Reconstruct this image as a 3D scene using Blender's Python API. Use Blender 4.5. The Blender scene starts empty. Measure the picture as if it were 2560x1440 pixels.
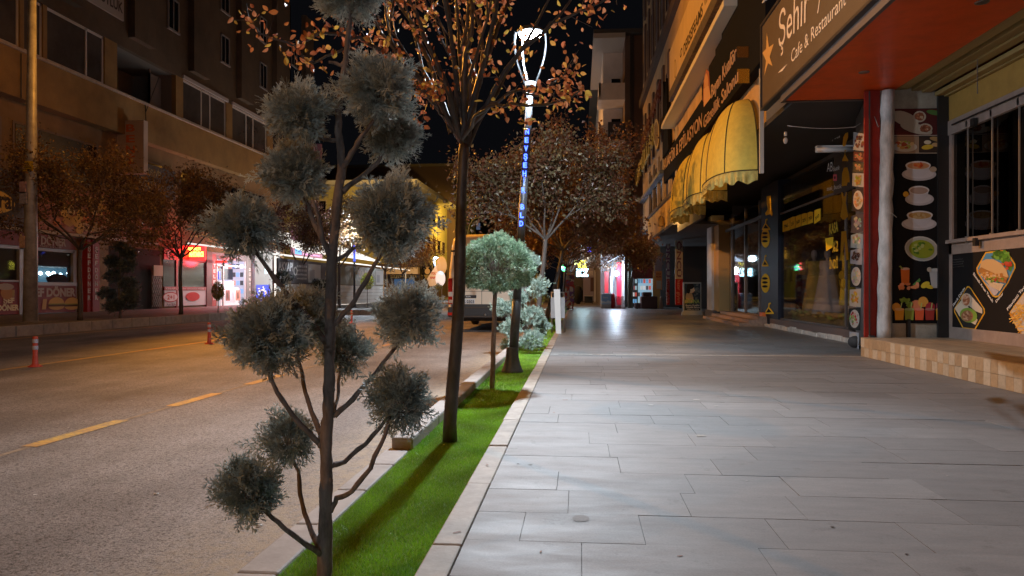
import bpy, math, random
import numpy as np
from mathutils import Vector, Matrix, noise
random.seed(7); np.random.seed(7)
sc = bpy.context.scene
col = sc.collection
R = math.radians
# ---------------------------------------------------------------- camera
F = 1850.0; CX, CY = 1280.0, 726.0; H = 1.1
YAW = math.atan(168/1850.0); CA, SA = math.cos(YAW), math.sin(YAW)
cd = bpy.data.cameras.new('camera'); cam = bpy.data.objects.new('camera', cd); col.objects.link(cam)
cam.location = (0, 0, H); cam.rotation_euler = (R(90), 0, YAW)
cd.sensor_width = 36; cd.lens = 36*F/2560; cd.shift_y = 6/2560; cd.clip_start = .05; cd.clip_end = 900
sc.camera = cam
# ---------------------------------------------------------------- world + lights
w = bpy.data.worlds.new('World'); sc.world = w; w.use_nodes = True
bg = w.node_tree.nodes['Background']; bg.inputs[0].default_value = (.14, .145, .19, 1); bg.inputs[1].default_value = .018
sc.view_settings.view_transform = 'Standard'; sc.view_settings.look = 'None'
sc.view_settings.exposure = 0; sc.view_settings.gamma = 1
sc.cycles.use_denoising = True
sc.cycles.max_bounces = 5; sc.cycles.transparent_max_bounces = 12
sc.cycles.sample_clamp_indirect = 4
SODIUM = (1.0, .40, .05); LED = (.80, .90, 1.0)
def lamp(name, kind, loc, power, color, size=.1, aim=None, spot=150, blend=.6):
    l = bpy.data.lights.new(name, kind); l.energy = power; l.color = color
    if kind == 'AREA': l.shape = 'DISK'; l.size = size
    else: l.shadow_soft_size = size
    if kind == 'SPOT': l.spot_size = R(spot); l.spot_blend = blend
    o = bpy.data.objects.new(name, l); col.objects.link(o); o.location = loc
    if aim is not None: o.rotation_euler = (Vector(aim)-Vector(loc)).to_track_quat('-Z', 'Y').to_euler()
    return o
# cool white lamp over the near verge (its bulb), sodium lamps of the street masts
NEAR_LAMP = (-.61, 10.25, 4.46)
def led(x, y, z, p_up, p_down):
    lamp('led_light', 'POINT', (x, y, z), p_up, LED, .10)
    lamp('led_light', 'SPOT', (x, y, z), p_down*.30, LED, .10, aim=(x, y, 0), spot=160, blend=.6)
    # the optic throws most light up and down the street
    for s_ in (-1, 1): lamp('led_light', 'SPOT', (x, y, z), p_down*.75, LED, .10, aim=(x+.25, y+s_*6.2, 0), spot=96, blend=1.0)
led(*NEAR_LAMP, 360, 2600)
led(-.9, -7.5, 4.3, 430, 40)
lamp('sodium_light', 'SPOT', (-12.6, 21.4, 10.4), 9500, SODIUM, .18, aim=(3, 19.5, 2), spot=112, blend=.5)
lamp('sodium_light', 'SPOT', (-12.6, -10, 10.4), 3300, SODIUM, .18, aim=(0, 4, 0), spot=125, blend=.5)
lamp('sodium_light', 'SPOT', (-12.6, 56, 10.4), 6000, SODIUM, .18, aim=(1, 56, 0), spot=130, blend=.4)
lamp('sodium_light', 'SPOT', (-12.6, 92, 10.4), 4500, (1, .62, .12), .18, aim=(-16, 96, 4), spot=165, blend=.5)

lamp('sodium_light', 'SPOT', (-12.6, 21.4, 10.4), 700, SODIUM, .18, aim=(-22, 24, 3), spot=120, blend=.8)
lamp('sodium_light', 'SPOT', (-12.6, 56, 10.4), 600, SODIUM, .18, aim=(-22, 50, 3), spot=120, blend=.8)
lamp('sodium_light', 'SPOT', (-13, 66, 9.5), 5200, (1, .58, .12), .18, aim=(-24, 80, 7), spot=125, blend=.6)  # added spot without a mast, brightens the corner building's front wall
# ---------------------------------------------------------------- photo geometry -> street planes
def onX(X, px, py):
    """point seen at (px,py) on the street-parallel plane at lateral X -> (Y, z)"""
    u = (px-CX)/F; d = X/(CA*u-SA)
    return d*(CA+SA*u), H+(CY-py)*d/F
def onY(Y, px, py):
    u = (px-CX)/F; d = Y/(CA+SA*u)
    return d*(CA*u-SA), H+(CY-py)*d/F
def onZ(z, px, py):
    u = (px-CX)/F; d = (z-H)/(CY-py)*F
    return d*(CA*u-SA), d*(CA+SA*u)
def atD(px, py, d):
    u = (px-CX)/F
    return Vector((d*(CA*u-SA), d*(CA+SA*u), H+(CY-py)*d/F))
def S(r, g, b):
    f = lambda c: (c/255/12.92) if c/255 <= .04045 else ((c/255+.055)/1.055)**2.4
    return (f(r), f(g), f(b))
# ---------------------------------------------------------------- materials
MATS = {}
def mat(name, c=(.5,.5,.5), rough=.6, metal=0, spec=.5, n=None, b=None, vc=False, em=None, es=0, trans=0, streak=None):
    if name in MATS: return MATS[name]
    m = bpy.data.materials.new(name); m.use_nodes = True; MATS[name] = m
    nt = m.node_tree; N = nt.nodes; L = nt.links; P = N['Principled BSDF']
    P.inputs['Roughness'].default_value = rough; P.inputs['Metallic'].default_value = metal
    P.inputs['Specular IOR Level'].default_value = spec
    P.inputs['Base Color'].default_value = (*c, 1)
    src = None
    tc = N.new('ShaderNodeTexCoord')
    if vc:
        a = N.new('ShaderNodeAttribute'); a.attribute_name = 'Col'; src = a.outputs['Color']
    if n:
        sc_, amt = n[0], n[1]
        t = N.new('ShaderNodeTexNoise'); t.inputs['Scale'].default_value = sc_; t.inputs['Detail'].default_value = 6; t.inputs['Roughness'].default_value = .65
        if streak:
            mp = N.new('ShaderNodeMapping'); mp.inputs['Scale'].default_value = streak; L.new(tc.outputs['Object'], mp.inputs[0]); L.new(mp.outputs[0], t.inputs['Vector'])
        else: L.new(tc.outputs['Object'], t.inputs['Vector'])
        rp = N.new('ShaderNodeMapRange'); rp.inputs[1].default_value = .3; rp.inputs[2].default_value = .7
        rp.inputs[3].default_value = 1-amt; rp.inputs[4].default_value = 1+amt; L.new(t.outputs[0], rp.inputs[0])
        mx = N.new('ShaderNodeMix'); mx.data_type = 'RGBA'; mx.blend_type = 'MULTIPLY'; mx.inputs[0].default_value = 1
        if src: L.new(src, mx.inputs[6])
        else: mx.inputs[6].default_value = (*c, 1)
        L.new(rp.outputs[0], mx.inputs[7]); src = mx.outputs[2]
    if src: L.new(src, P.inputs['Base Color'])
    if b:
        t2 = N.new('ShaderNodeTexNoise'); t2.inputs['Scale'].default_value = b[0]; t2.inputs['Detail'].default_value = 5
        L.new(tc.outputs['Object'], t2.inputs['Vector'])
        bp = N.new('ShaderNodeBump'); bp.inputs['Strength'].default_value = b[1]; bp.inputs['Distance'].default_value = b[2] if len(b) > 2 else .01
        L.new(t2.outputs[0], bp.inputs['Height']); L.new(bp.outputs[0], P.inputs['Normal'])
    if em is not None:
        P.inputs['Emission Color'].default_value = (*em, 1); P.inputs['Emission Strength'].default_value = es
        if em == 'vc': pass
    if trans:
        out = N['Material Output']; tr = N.new('ShaderNodeBsdfTranslucent'); ms = N.new('ShaderNodeMixShader'); ms.inputs[0].default_value = trans
        if src: L.new(src, tr.inputs[0])
        else: tr.inputs[0].default_value = (*c, 1)
        L.new(P.outputs[0], ms.inputs[1]); L.new(tr.outputs[0], ms.inputs[2]); L.new(ms.outputs[0], out.inputs[0])
    return m
def glass(name, tint=(.8,.85,.88), refl=.12):
    if name in MATS: return MATS[name]
    m = bpy.data.materials.new(name); m.use_nodes = True; MATS[name] = m
    nt = m.node_tree; N = nt.nodes; L = nt.links; N.remove(N['Principled BSDF']); out = N['Material Output']
    t = N.new('ShaderNodeBsdfTransparent'); t.inputs[0].default_value = (*tint, 1)
    g = N.new('ShaderNodeBsdfGlossy'); g.inputs['Roughness'].default_value = .03
    lw = N.new('ShaderNodeLayerWeight'); lw.inputs[0].default_value = .5
    pw = N.new('ShaderNodeMath'); pw.operation = 'POWER'; pw.inputs[1].default_value = 4.5; L.new(lw.outputs['Facing'], pw.inputs[0])
    ad = N.new('ShaderNodeMath'); ad.operation = 'ADD'; ad.use_clamp = True; ad.inputs[1].default_value = refl; L.new(pw.outputs[0], ad.inputs[0])
    ms = N.new('ShaderNodeMixShader'); L.new(ad.outputs[0], ms.inputs[0]); L.new(t.outputs[0], ms.inputs[1]); L.new(g.outputs[0], ms.inputs[2]); L.new(ms.outputs[0], out.inputs[0])
    return m
def lit(name, c, s):
    return mat(name, (.02,.02,.02), em=c, es=s)
def litvc(name, s):
    """glow put into the mesh colour, for backlit prints and room surfaces"""
    if name in MATS: return MATS[name]
    m = mat(name, vc=True, rough=.4); nt = m.node_tree; P = nt.nodes['Principled BSDF']
    a = [x for x in nt.nodes if x.type == 'ATTRIBUTE'][0]
    nt.links.new(a.outputs['Color'], P.inputs['Emission Color']); P.inputs['Emission Strength'].default_value = s
    return m
# ---------------------------------------------------------------- mesh builder
ORG = {}
def tag(o, label=None, cat=None, group=None, kind=None):
    if label: o['label'] = label
    if cat: o['category'] = cat
    if group: o['group'] = group
    if kind: o['kind'] = kind
    return o
def thing(name, label, cat, loc=(0,0,0), group=None):
    o = bpy.data.objects.new(name, None); col.objects.link(o); o.location = loc; o.empty_display_size = .2
    ORG[o] = Vector(loc); return tag(o, label, cat, group)
TEXT_CACHE = {}
def text_mesh(s, bold=0, depth=0, shear=0):
    k = (s, bold, depth > 0, shear)
    if k in TEXT_CACHE: return TEXT_CACHE[k]
    cu = bpy.data.curves.new('t', 'FONT'); cu.body = s; cu.size = 1; cu.offset = bold; cu.resolution_u = 3; cu.shear = shear
    if depth > 0: cu.extrude = .5
    ob = bpy.data.objects.new('t', cu); col.objects.link(ob)
    dg = bpy.context.evaluated_depsgraph_get(); me = bpy.data.meshes.new_from_object(ob.evaluated_get(dg))
    v = np.array([tuple(x.co) for x in me.vertices]) if len(me.vertices) else np.zeros((0, 3)); f = [tuple(p.vertices) for p in me.polygons]
    bpy.data.objects.remove(ob); bpy.data.curves.remove(cu); bpy.data.meshes.remove(me)
    if len(v):
        v[:, 0] -= v[:, 0].min(); wd = v[:, 0].max() or 1; v[:, 0] /= wd
        # cap height of this font is about .73 of the size
        v[:, 1] /= .73
    TEXT_CACHE[k] = (v, f); return v, f
class MB:
    def __init__(s): s.v = []; s.f = []; s.c = []; s.sm = []
    def add(s, vs, fs, c=None, sm=False):
        o = len(s.v); s.v.extend([tuple(p) for p in vs])
        for f in fs: s.f.append(tuple(i+o for i in f)); s.c.append(c); s.sm.append(sm)
        return s
    def box(s, x0, x1, y0, y1, z0, z1, c=None):
        if x0 > x1: x0, x1 = x1, x0
        if y0 > y1: y0, y1 = y1, y0
        if z0 > z1: z0, z1 = z1, z0
        v = [(x0,y0,z0),(x1,y0,z0),(x1,y1,z0),(x0,y1,z0),(x0,y0,z1),(x1,y0,z1),(x1,y1,z1),(x0,y1,z1)]
        return s.add(v, [(3,2,1,0),(4,5,6,7),(0,1,5,4),(1,2,6,5),(2,3,7,6),(3,0,4,7)], c)
    def obox(s, ctr, ax, ay, az, c=None):
        ctr, ax, ay, az = map(Vector, (ctr, ax, ay, az)); v = []
        for k in (-1, 1):
            for i, j in ((-1,-1),(1,-1),(1,1),(-1,1)): v.append(ctr+ax*i+ay*j+az*k)
        return s.add(v, [(3,2,1,0),(4,5,6,7),(0,1,5,4),(1,2,6,5),(2,3,7,6),(3,0,4,7)], c)
    def bar(s, a, b, w, h=None, c=None):
        a, b = Vector(a), Vector(b); h = h or w; d = (b-a); L = d.length/2; d.normalize()
        up = Vector((0,0,1)) if abs(d.z) < .95 else Vector((1,0,0)); r = d.cross(up).normalized(); u = r.cross(d)
        return s.obox((a+b)/2, r*w/2, d*L, u*h/2, c)
    def quad(s, *p, c=None): return s.add(p, [tuple(range(len(p)))], c)
    def prism(s, pts, ext, c=None):
        n = len(pts); e = Vector(ext); v = [Vector(p) for p in pts]+[Vector(p)+e for p in pts]
        return s.add(v, [tuple(range(n-1,-1,-1)), tuple(range(n, 2*n))]+[(i, (i+1)%n, n+(i+1)%n, n+i) for i in range(n)], c)
    def tube(s, pts, rad, n=8, c=None, cap=True, jit=0):
        pts = [Vector(p) for p in pts]; 
        if not isinstance(rad, (list, tuple)): rad = [rad]*len(pts)
        vs = []; prev = None
        for i, p in enumerate(pts):
            d = (pts[min(i+1, len(pts)-1)]-pts[max(i-1, 0)]).normalized()
            if prev is None:
                a = Vector((1,0,0)) if abs(d.x) < .8 else Vector((0,1,0)); r = (a-d*a.dot(d)).normalized()
            else: r = (prev-d*prev.dot(d)); r = r.normalized() if r.length > 1e-6 else prev
            prev = r; t = d.cross(r)
            for k in range(n):
                an = 2*math.pi*k/n; rr = rad[i]*(1+(random.uniform(-jit, jit) if jit else 0)); vs.append(p+(r*math.cos(an)+t*math.sin(an))*rr)
        fs = [(i*n+k, i*n+(k+1)%n, (i+1)*n+(k+1)%n, (i+1)*n+k) for i in range(len(pts)-1) for k in range(n)]
        if cap: fs += [tuple(range(n-1,-1,-1)), tuple(range((len(pts)-1)*n, len(pts)*n))]
        return s.add(vs, fs, c, True)
    def lathe(s, cx, cy, prof, n=24, c=None):
        vs = [(cx+r*math.cos(2*math.pi*k/n), cy+r*math.sin(2*math.pi*k/n), z) for r, z in prof for k in range(n)]
        fs = [(i*n+k, i*n+(k+1)%n, (i+1)*n+(k+1)%n, (i+1)*n+k) for i in range(len(prof)-1) for k in range(n)]
        fs += [tuple(range(n-1,-1,-1)), tuple(range((len(prof)-1)*n, len(prof)*n))]
        return s.add(vs, fs, c, True)
    def ell(s, ctr, rad, n=12, m=8, c=None, jit=0, fr=3):
        vs = []; ctr = Vector(ctr)
        for j in range(m+1):
            t = math.pi*j/m
            for k in range(n):
                a = 2*math.pi*k/n; d = Vector((math.sin(t)*math.cos(a), math.sin(t)*math.sin(a), math.cos(t)))
                q = 1+(noise.noise(d*fr+ctr)*jit if jit else 0); vs.append(ctr+Vector((d.x*rad[0], d.y*rad[1], d.z*rad[2]))*q)
        fs = [(j*n+k, (j+1)*n+k, (j+1)*n+(k+1)%n, j*n+(k+1)%n) for j in range(m) for k in range(n)]
        return s.add(vs, fs, c, True)
    def build(s, name, m, parent=None, bevel=0, origin=None, smooth=None):
        v = np.array([tuple(p) for p in s.v], dtype=float).reshape(-1, 3)
        if parent is not None: o3 = ORG[parent]
        elif origin is not None: o3 = Vector(origin)
        else: o3 = Vector(((v[:,0].min()+v[:,0].max())/2, (v[:,1].min()+v[:,1].max())/2, v[:,2].min()))
        me = bpy.data.meshes.new(name); me.from_pydata([tuple(p) for p in (v-np.array(o3))], [], s.f)
        if any(c is not None for c in s.c):
            at = me.color_attributes.new('Col', 'FLOAT_COLOR', 'CORNER'); buf = []
            for f, c in zip(s.f, s.c): buf += list((*(c or (.5,.5,.5)), 1))*len(f)
            at.data.foreach_set('color', buf)
        me.polygons.foreach_set('use_smooth', [bool(x) if smooth is None else smooth for x in s.sm])
        me.materials.append(m); me.update()
        ob = bpy.data.objects.new(name, me); col.objects.link(ob)
        if parent is not None: ob.parent = parent; 
        else: ob.location = o3
        ORG[ob] = Vector(o3)
        if bevel:
            md = ob.modifiers.new('bevel', 'BEVEL'); md.width = bevel; md.segments = 2; md.limit_method = 'ANGLE'
        return ob
class CV(MB):
    """prints and lettering on a wall plane, addressed by street coordinates; mode 'R' faces -X, 'L' faces +X, 'F' faces -Y"""
    def __init__(s, mode, k, lift=.003):
        super().__init__(); s.mode = mode; s.k = k; s.lift = lift; s.cnt = 0; s.tg = []
    def q(s, px, py): 
        return onY(s.k, px, py) if s.mode == 'F' else onX(s.k, px, py)
    def w(s, a, z, l=0):
        o = s.lift*(l+(s.cnt % 45)*.02 if l else 0)
        if s.mode == 'R': return (s.k-o, a, z)
        if s.mode == 'L': return (s.k+o, a, z)
        return (a, s.k-o, z)
    def pp(s, pts, c, l=1):
        s.cnt += 1; p = [s.w(*s.q(*t), l) for t in pts]; return s.add(p, [tuple(range(len(p)))], c)
    def wp(s, pts, c, l=1):
        s.cnt += 1; p = [s.w(a, z, l) for a, z in pts]; return s.add(p, [tuple(range(len(p)))], c)
    def pe(s, cx, cy, rx, ry, c, l=1, n=24, rot=0, jit=0, a0=0, a1=360):
        pts = []
        full = a1-a0 >= 360; m = n if full else n+1
        for i in range(m):
            t = R(a0+(a1-a0)*i/n); k = 1+random.uniform(-jit, jit); x = math.cos(t)*rx*k; y = math.sin(t)*ry*k
            pts.append((cx+x*math.cos(R(rot))-y*math.sin(R(rot)), cy+x*math.sin(R(rot))+y*math.cos(R(rot))))
        return s.pp(pts, c, l)
    def pr(s, x0, y0, x1, y1, c, l=1): return s.pp([(x0,y0),(x1,y0),(x1,y1),(x0,y1)], c, l)
    def ptext(s, t, x0, y0, x1, y1, h, c, l=2, bold=.012, depth=0, shear=0, ar=1):
        """baseline from pixel (x0,y0) to (x1,y1), cap height h px at the left end"""
        a0, z0 = s.q(x0, y0); a1, z1 = s.q(x1, y1); _, zt = s.q(x0, y0-h); hh = zt-z0
        return s.wtext(t, a0, z0, a1, z1, hh, c, l, bold, depth, shear)
    def wtext(s, t, a0, z0, a1, z1, hh, c, l=2, bold=.012, depth=0, shear=0):
        v, f = text_mesh(t, bold, depth, shear); L = math.hypot(a1-a0, z1-z0) or 1; dx, dz = (a1-a0)/L, (z1-z0)/L
        sg = 1 if (s.mode == 'L' or s.mode == 'F') else -1
        nx, nz = -dz*sg, dx*sg
        out = []
        for p in v:
            u_, vv = p[0]*L, p[1]*hh
            a = a0+dx*u_+nx*vv; z = z0+dz*u_+nz*vv
            q = s.w(a, z, l)
            if depth:
                o = (p[2]+.5)*depth; q = (q[0]-o, q[1], q[2]) if s.mode == 'R' else ((q[0]+o, q[1], q[2]) if s.mode == 'L' else (q[0], q[1]-o, q[2]))
            out.append(q)
        i0 = len(s.f); s.add(out, f, c); s.tg.append((i0, len(s.f))); return s
    def build(s, name, m, parent=None, **k):
        """each line of writing becomes a part of its own"""
        if 'letter' not in name or len(s.tg) < 2: return MB.build(s, name, m, parent, **k)
        own = set(); res = None
        for a, b_ in s.tg[1:]: own.update(range(a, b_))
        for idx in [[i for i in range(len(s.f)) if i not in own]]+[list(range(a, b_)) for a, b_ in s.tg[1:]]:
            o = MB(); mp = {}
            for i in idx:
                f = []
                for v in s.f[i]:
                    if v not in mp: mp[v] = len(o.v); o.v.append(s.v[v])
                    f.append(mp[v])
                o.f.append(tuple(f)); o.c.append(s.c[i]); o.sm.append(False)
            if o.f: r = o.build(name, m, parent, **k); res = res or r
        return res
    def blobs(s, cx, cy, rx, ry, cols, n=14, r=(2, 5), l=3):
        for i in range(n):
            t = random.uniform(0, 6.28); q = random.random()**.5
            s.pe(cx+math.cos(t)*rx*q, cy+math.sin(t)*ry*q, random.uniform(*r), random.uniform(*r)*.8, random.choice(cols), l+random.random()*.8, n=7, jit=.25)
def copy_tree(o, parent=None):
    c = o.copy(); col.objects.link(c)
    if parent is not None: c.parent = parent
    for ch in [x for x in col.objects if x.parent == o]: copy_tree(ch, c)
    return c
def struct(mb, name, m, **k):
    o = mb.build(name, m, **k); o['kind'] = 'structure'; return o
PRINT = mat('print', vc=True, rough=.6, spec=.2)
PRINTM = mat('matt_print', vc=True, rough=.85, spec=.08)
# ================================================================ GROUND
ZR = -.10   # road level
ZF = .15    # far pavement level
def nodes(name):
    m = bpy.data.materials.new(name); m.use_nodes = True; MATS[name] = m
    return m, m.node_tree.nodes, m.node_tree.links, m.node_tree.nodes['Principled BSDF']
def noise_n(N, L, vec, scale, detail=5, rough=.6):
    t = N.new('ShaderNodeTexNoise'); t.inputs['Scale'].default_value = scale; t.inputs['Detail'].default_value = detail; t.inputs['Roughness'].default_value = rough
    L.new(vec, t.inputs['Vector']); return t.outputs[0]
def ramp(N, L, fac, stops):
    r = N.new('ShaderNodeValToRGB'); e = r.color_ramp.elements
    while len(e) < len(stops): e.new(.5)
    for i, (p, c) in enumerate(stops): e[i].position = p; e[i].color = (*c, 1) if len(c) == 3 else c
    L.new(fac, r.inputs[0]); return r.outputs[0]
def mixc(N, L, fac, a, b, mode='MIX'):
    m = N.new('ShaderNodeMix'); m.data_type = 'RGBA'; m.blend_type = mode
    for i, x in ((0, fac), (6, a), (7, b)):
        if isinstance(x, (int, float)): m.inputs[i].default_value = x
        elif isinstance(x, tuple): m.inputs[i].default_value = (*x, 1)
        else: L.new(x, m.inputs[i])
    return m.outputs[2]
def bump(N, L, P, h, st, dist):
    b = N.new('ShaderNodeBump'); b.inputs['Strength'].default_value = st; b.inputs['Distance'].default_value = dist
    L.new(h, b.inputs['Height']); L.new(b.outputs[0], P.inputs['Normal'])
# asphalt: pale worn chips over dark binder, sand towards the near kerb
m, N, L, P = nodes('asphalt'); g = N.new('ShaderNodeNewGeometry').outputs['Position']
v = N.new('ShaderNodeTexVoronoi'); v.inputs['Scale'].default_value = 42; L.new(g, v.inputs['Vector'])
sp = ramp(N, L, noise_n(N, L, g, 95, 3, .7), [(.34, (.045,.038,.035)), (.45, (.22,.20,.19)), (.62, (.34,.31,.29))])
mpw = N.new('ShaderNodeMapping'); mpw.inputs['Scale'].default_value = (1, .14, 1); L.new(g, mpw.inputs[0])
wear = mixc(N, L, 1, ramp(N, L, noise_n(N, L, g, .7, 7, .7), [(.32, (.60,.58,.58)), (.66, (1.12,1.1,1.08))]), ramp(N, L, noise_n(N, L, mpw.outputs[0], 1.1, 5, .6), [(.35, (.72,.71,.71)), (.6, (1.08,1.07,1.05))]), 'MULTIPLY')
pit = ramp(N, L, noise_n(N, L, g, 30, 4, .75), [(.36, (.3,.28,.27)), (.47, (1,1,1))])
c1 = mixc(N, L, 1, mixc(N, L, 1, sp, wear, 'MULTIPLY'), pit, 'MULTIPLY')
sx = N.new('ShaderNodeSeparateXYZ'); L.new(g, sx.inputs[0])
mr = N.new('ShaderNodeMapRange'); mr.inputs[1].default_value = -2.05; mr.inputs[2].default_value = -1.40; L.new(sx.outputs[0], mr.inputs[0])
ad = N.new('ShaderNodeMath'); ad.operation = 'MULTIPLY'; L.new(mr.outputs[0], ad.inputs[0])
sn = ramp(N, L, noise_n(N, L, g, 14, 6, .8), [(.35, (0,0,0)), (.6, (1.4,1.4,1.4))]); L.new(sn, ad.inputs[1]); ad.use_clamp = True
L.new(mixc(N, L, ad.outputs[0], c1, (.34,.27,.19)), P.inputs['Base Color']); P.inputs['Roughness'].default_value = .72
P.inputs['Specular IOR Level'].default_value = .35
bump(N, L, P, noise_n(N, L, g, 70, 4, .7), .75, .010)
road = MB(); road.quad((-60,-20,ZR),(-1.37,-20,ZR),(-1.37,200,ZR),(-60,200,ZR)); struct(road, 'road', m)
gr = MB(); gr.quad((-300,-60,-.6),(300,-60,-.6),(300,500,-.6),(-300,500,-.6)); struct(gr, 'ground', mat('ground_soil', (.06,.055,.05), .9, n=(.5,.3)))
# painted lines (worn yellow)
m, N, L, P = nodes('yellow_paint'); g = N.new('ShaderNodeNewGeometry').outputs['Position']
a = ramp(N, L, noise_n(N, L, g, 17, 8, .85), [(.44, (.22,.18,.13)), (.58, (.56,.36,.08))])
a = mixc(N, L, ramp(N, L, noise_n(N, L, g, 1.3, 3), [(.4, (0,0,0)), (.6, (.5,.5,.5))]), a, (.5,.17,.06))
L.new(a, P.inputs['Base Color']); P.inputs['Roughness'].default_value = .6
yp = m
def strip(name, x0, x1, y0, y1, z, mt, seg=1):
    b = MB()
    for i in range(seg):
        a0 = y0+(y1-y0)*i/seg; a1 = y0+(y1-y0)*(i+1)/seg; b.quad((x0,a0,z),(x1,a0,z),(x1,a1,z),(x0,a1,z))
    return struct(b, name, mt)
def xl(px, py, z=ZR): return onZ(z, px, py)
strip('lane_line', -8.74, -8.60, -5, 150, ZR+.004, yp)
strip('edge_line', -14.0, -13.88, -5, 34, ZR+.004, yp)
for (a, b) in (((100,1118),(345,1052)), ((450,1016),(570,984)), ((640,962),(735,938)), ((940,872),(1010,857)), ((1065,838),(1100,830))):
    p0 = xl(*a); p1 = xl(*b); strip('lane_dash', -4.27, -4.13, p0[1], p1[1], ZR+.004, yp)
# faded older dash track between
strip('worn_line', -4.22, -4.16, 4, 60, ZR+.002, mat('worn_paint', (.26,.19,.13), .8, n=(9,.5)))
# pavement: dark grout sheet with individual slabs
m, N, L, P = nodes('stone_slab'); g = N.new('ShaderNodeNewGeometry').outputs['Position']
at = N.new('ShaderNodeAttribute'); at.attribute_name = 'Col'
mp = N.new('ShaderNodeMapping'); mp.inputs['Scale'].default_value = (.8, 2.6, 1); L.new(g, mp.inputs[0])
st = ramp(N, L, noise_n(N, L, mp.outputs[0], 3.2, 9, .78), [(.3, (.78,.78,.79)), (.7, (1.12,1.11,1.10))])
sp = ramp(N, L, noise_n(N, L, g, 90, 4, .8), [(.3, (.80,.80,.80)), (.7, (1.10,1.10,1.10))])
spot = mixc(N, L, 1, ramp(N, L, noise_n(N, L, g, 5.5, 6, .8), [(.30, (.66,.64,.62)), (.42, (1,1,1))]), ramp(N, L, noise_n(N, L, g, 24, 5, .8), [(.30, (.70,.69,.68)), (.37, (1,1,1))]), 'MULTIPLY')
c = mixc(N, L, 1, mixc(N, L, 1, mixc(N, L, 1, at.outputs['Color'], st, 'MULTIPLY'), sp, 'MULTIPLY'), spot, 'MULTIPLY')
L.new(c, P.inputs['Base Color'])
rr = ramp(N, L, noise_n(N, L, mp.outputs[0], 2.2, 5, .7), [(.3, (.28,.28,.28)), (.7, (.44,.44,.44))])
sy = N.new('ShaderNodeSeparateXYZ'); L.new(g, sy.inputs[0]); ny = N.new('ShaderNodeMapRange'); ny.inputs[1].default_value = 9; ny.inputs[2].default_value = 19; ny.inputs[3].default_value = .30; ny.inputs[4].default_value = 0; L.new(sy.outputs[1], ny.inputs[0])
ra = N.new('ShaderNodeMath'); L.new(rr, ra.inputs[0]); L.new(ny.outputs[0], ra.inputs[1]); L.new(ra.outputs[0], P.inputs['Roughness'])   # slabs get smoother with distance down the street
P.inputs['Specular IOR Level'].default_value = .5
bump(N, L, P, noise_n(N, L, g, 11, 8, .75), .30, .004)
slabm = m
b = MB(); b.quad((-.640,-2,-.012),(9,-2,-.012),(9,110,-.012),(-.640,110,-.012)); struct(b, 'pavement_bed', mat('mortar', (.10,.09,.085), .9, n=(30,.4)))
b = MB(); rnd = random.Random(3); y = 1.14
while y < 100:
    rh = .42; x = -.500; far = y > 12.75
    first = rnd.uniform(.2, .95); k = 0
    while x < 6.4:
        wd = first if k == 0 else rnd.choice((.6,.8,.95,.55,.75)); k += 1
        x1 = min(x+wd, 6.45); gp = .0014
        if far: c = rnd.uniform(.15, .19); cc = (c*1.02, c, c*1.0)  # far slabs darker: their look at a grazing view is put into the colour
        else: c = rnd.uniform(.172, .212); cc = (c*1.0, c*.97, c*.96)
        z = rnd.uniform(-.0012, .0012); sl = rnd.uniform(-.0012, .0012)
        y0, y1 = y+gp, y+rh-gp-(rnd.random() < .3)*.003
        b.add([(x+gp,y0,z),(x1-gp,y0,z+sl),(x1-gp,y1,z+sl),(x+gp,y1,z),(x+gp,y0,-.012),(x1-gp,y0,-.012),(x1-gp,y1,-.012),(x+gp,y1,-.012)],
              [(0,1,2,3),(4,5,1,0),(5,6,2,1),(6,7,3,2),(7,4,0,3)], cc); x = x1
    y += rh
struct(b, 'pavement', slabm)
strip('mortar_joint', -.5, 4.7, 12.70, 12.80, .0045, mat('pale_mortar', (.40,.37,.33), .8, n=(25,.3)), 1)
# edging stones along the turf
edgm = mat('edging_stone', (.30,.265,.225), .7, n=(6,.28), b=(40,.4,.004))
b = MB(); y = 1.1; rnd = random.Random(5)
while y < 70:
    L_ = 1.03; z = rnd.uniform(-.004, .004); dx = rnd.uniform(-.006, .006)
    b.box(-.640+dx, -.506, y+.006, y+L_-.008, -.09, .001+z); y += L_
struct(b, 'pavement_edging', edgm, bevel=.008)
# kerbs beside the road
kerbm = mat('kerb_concrete', (.33,.30,.28), .75, n=(5,.22), b=(50,.35,.004))
b = MB(); y = 1.0
for L_ in (.62,)*7:
    b.box(-1.375, -1.20, y+.004, min(y+L_, 5.22)-.004, -.3, -.030); y += L_
struct(b, 'low_kerb', kerbm, bevel=.012)
b = MB(); y = 5.20; rnd = random.Random(6)
while y < 100:
    b.box(-1.345+rnd.uniform(-.006,.006), -1.185, y+.004, y+.99, -.3, .045+rnd.uniform(-.003,.003)); y += 1.0
struct(b, 'raised_kerb', kerbm, bevel=.015)
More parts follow.
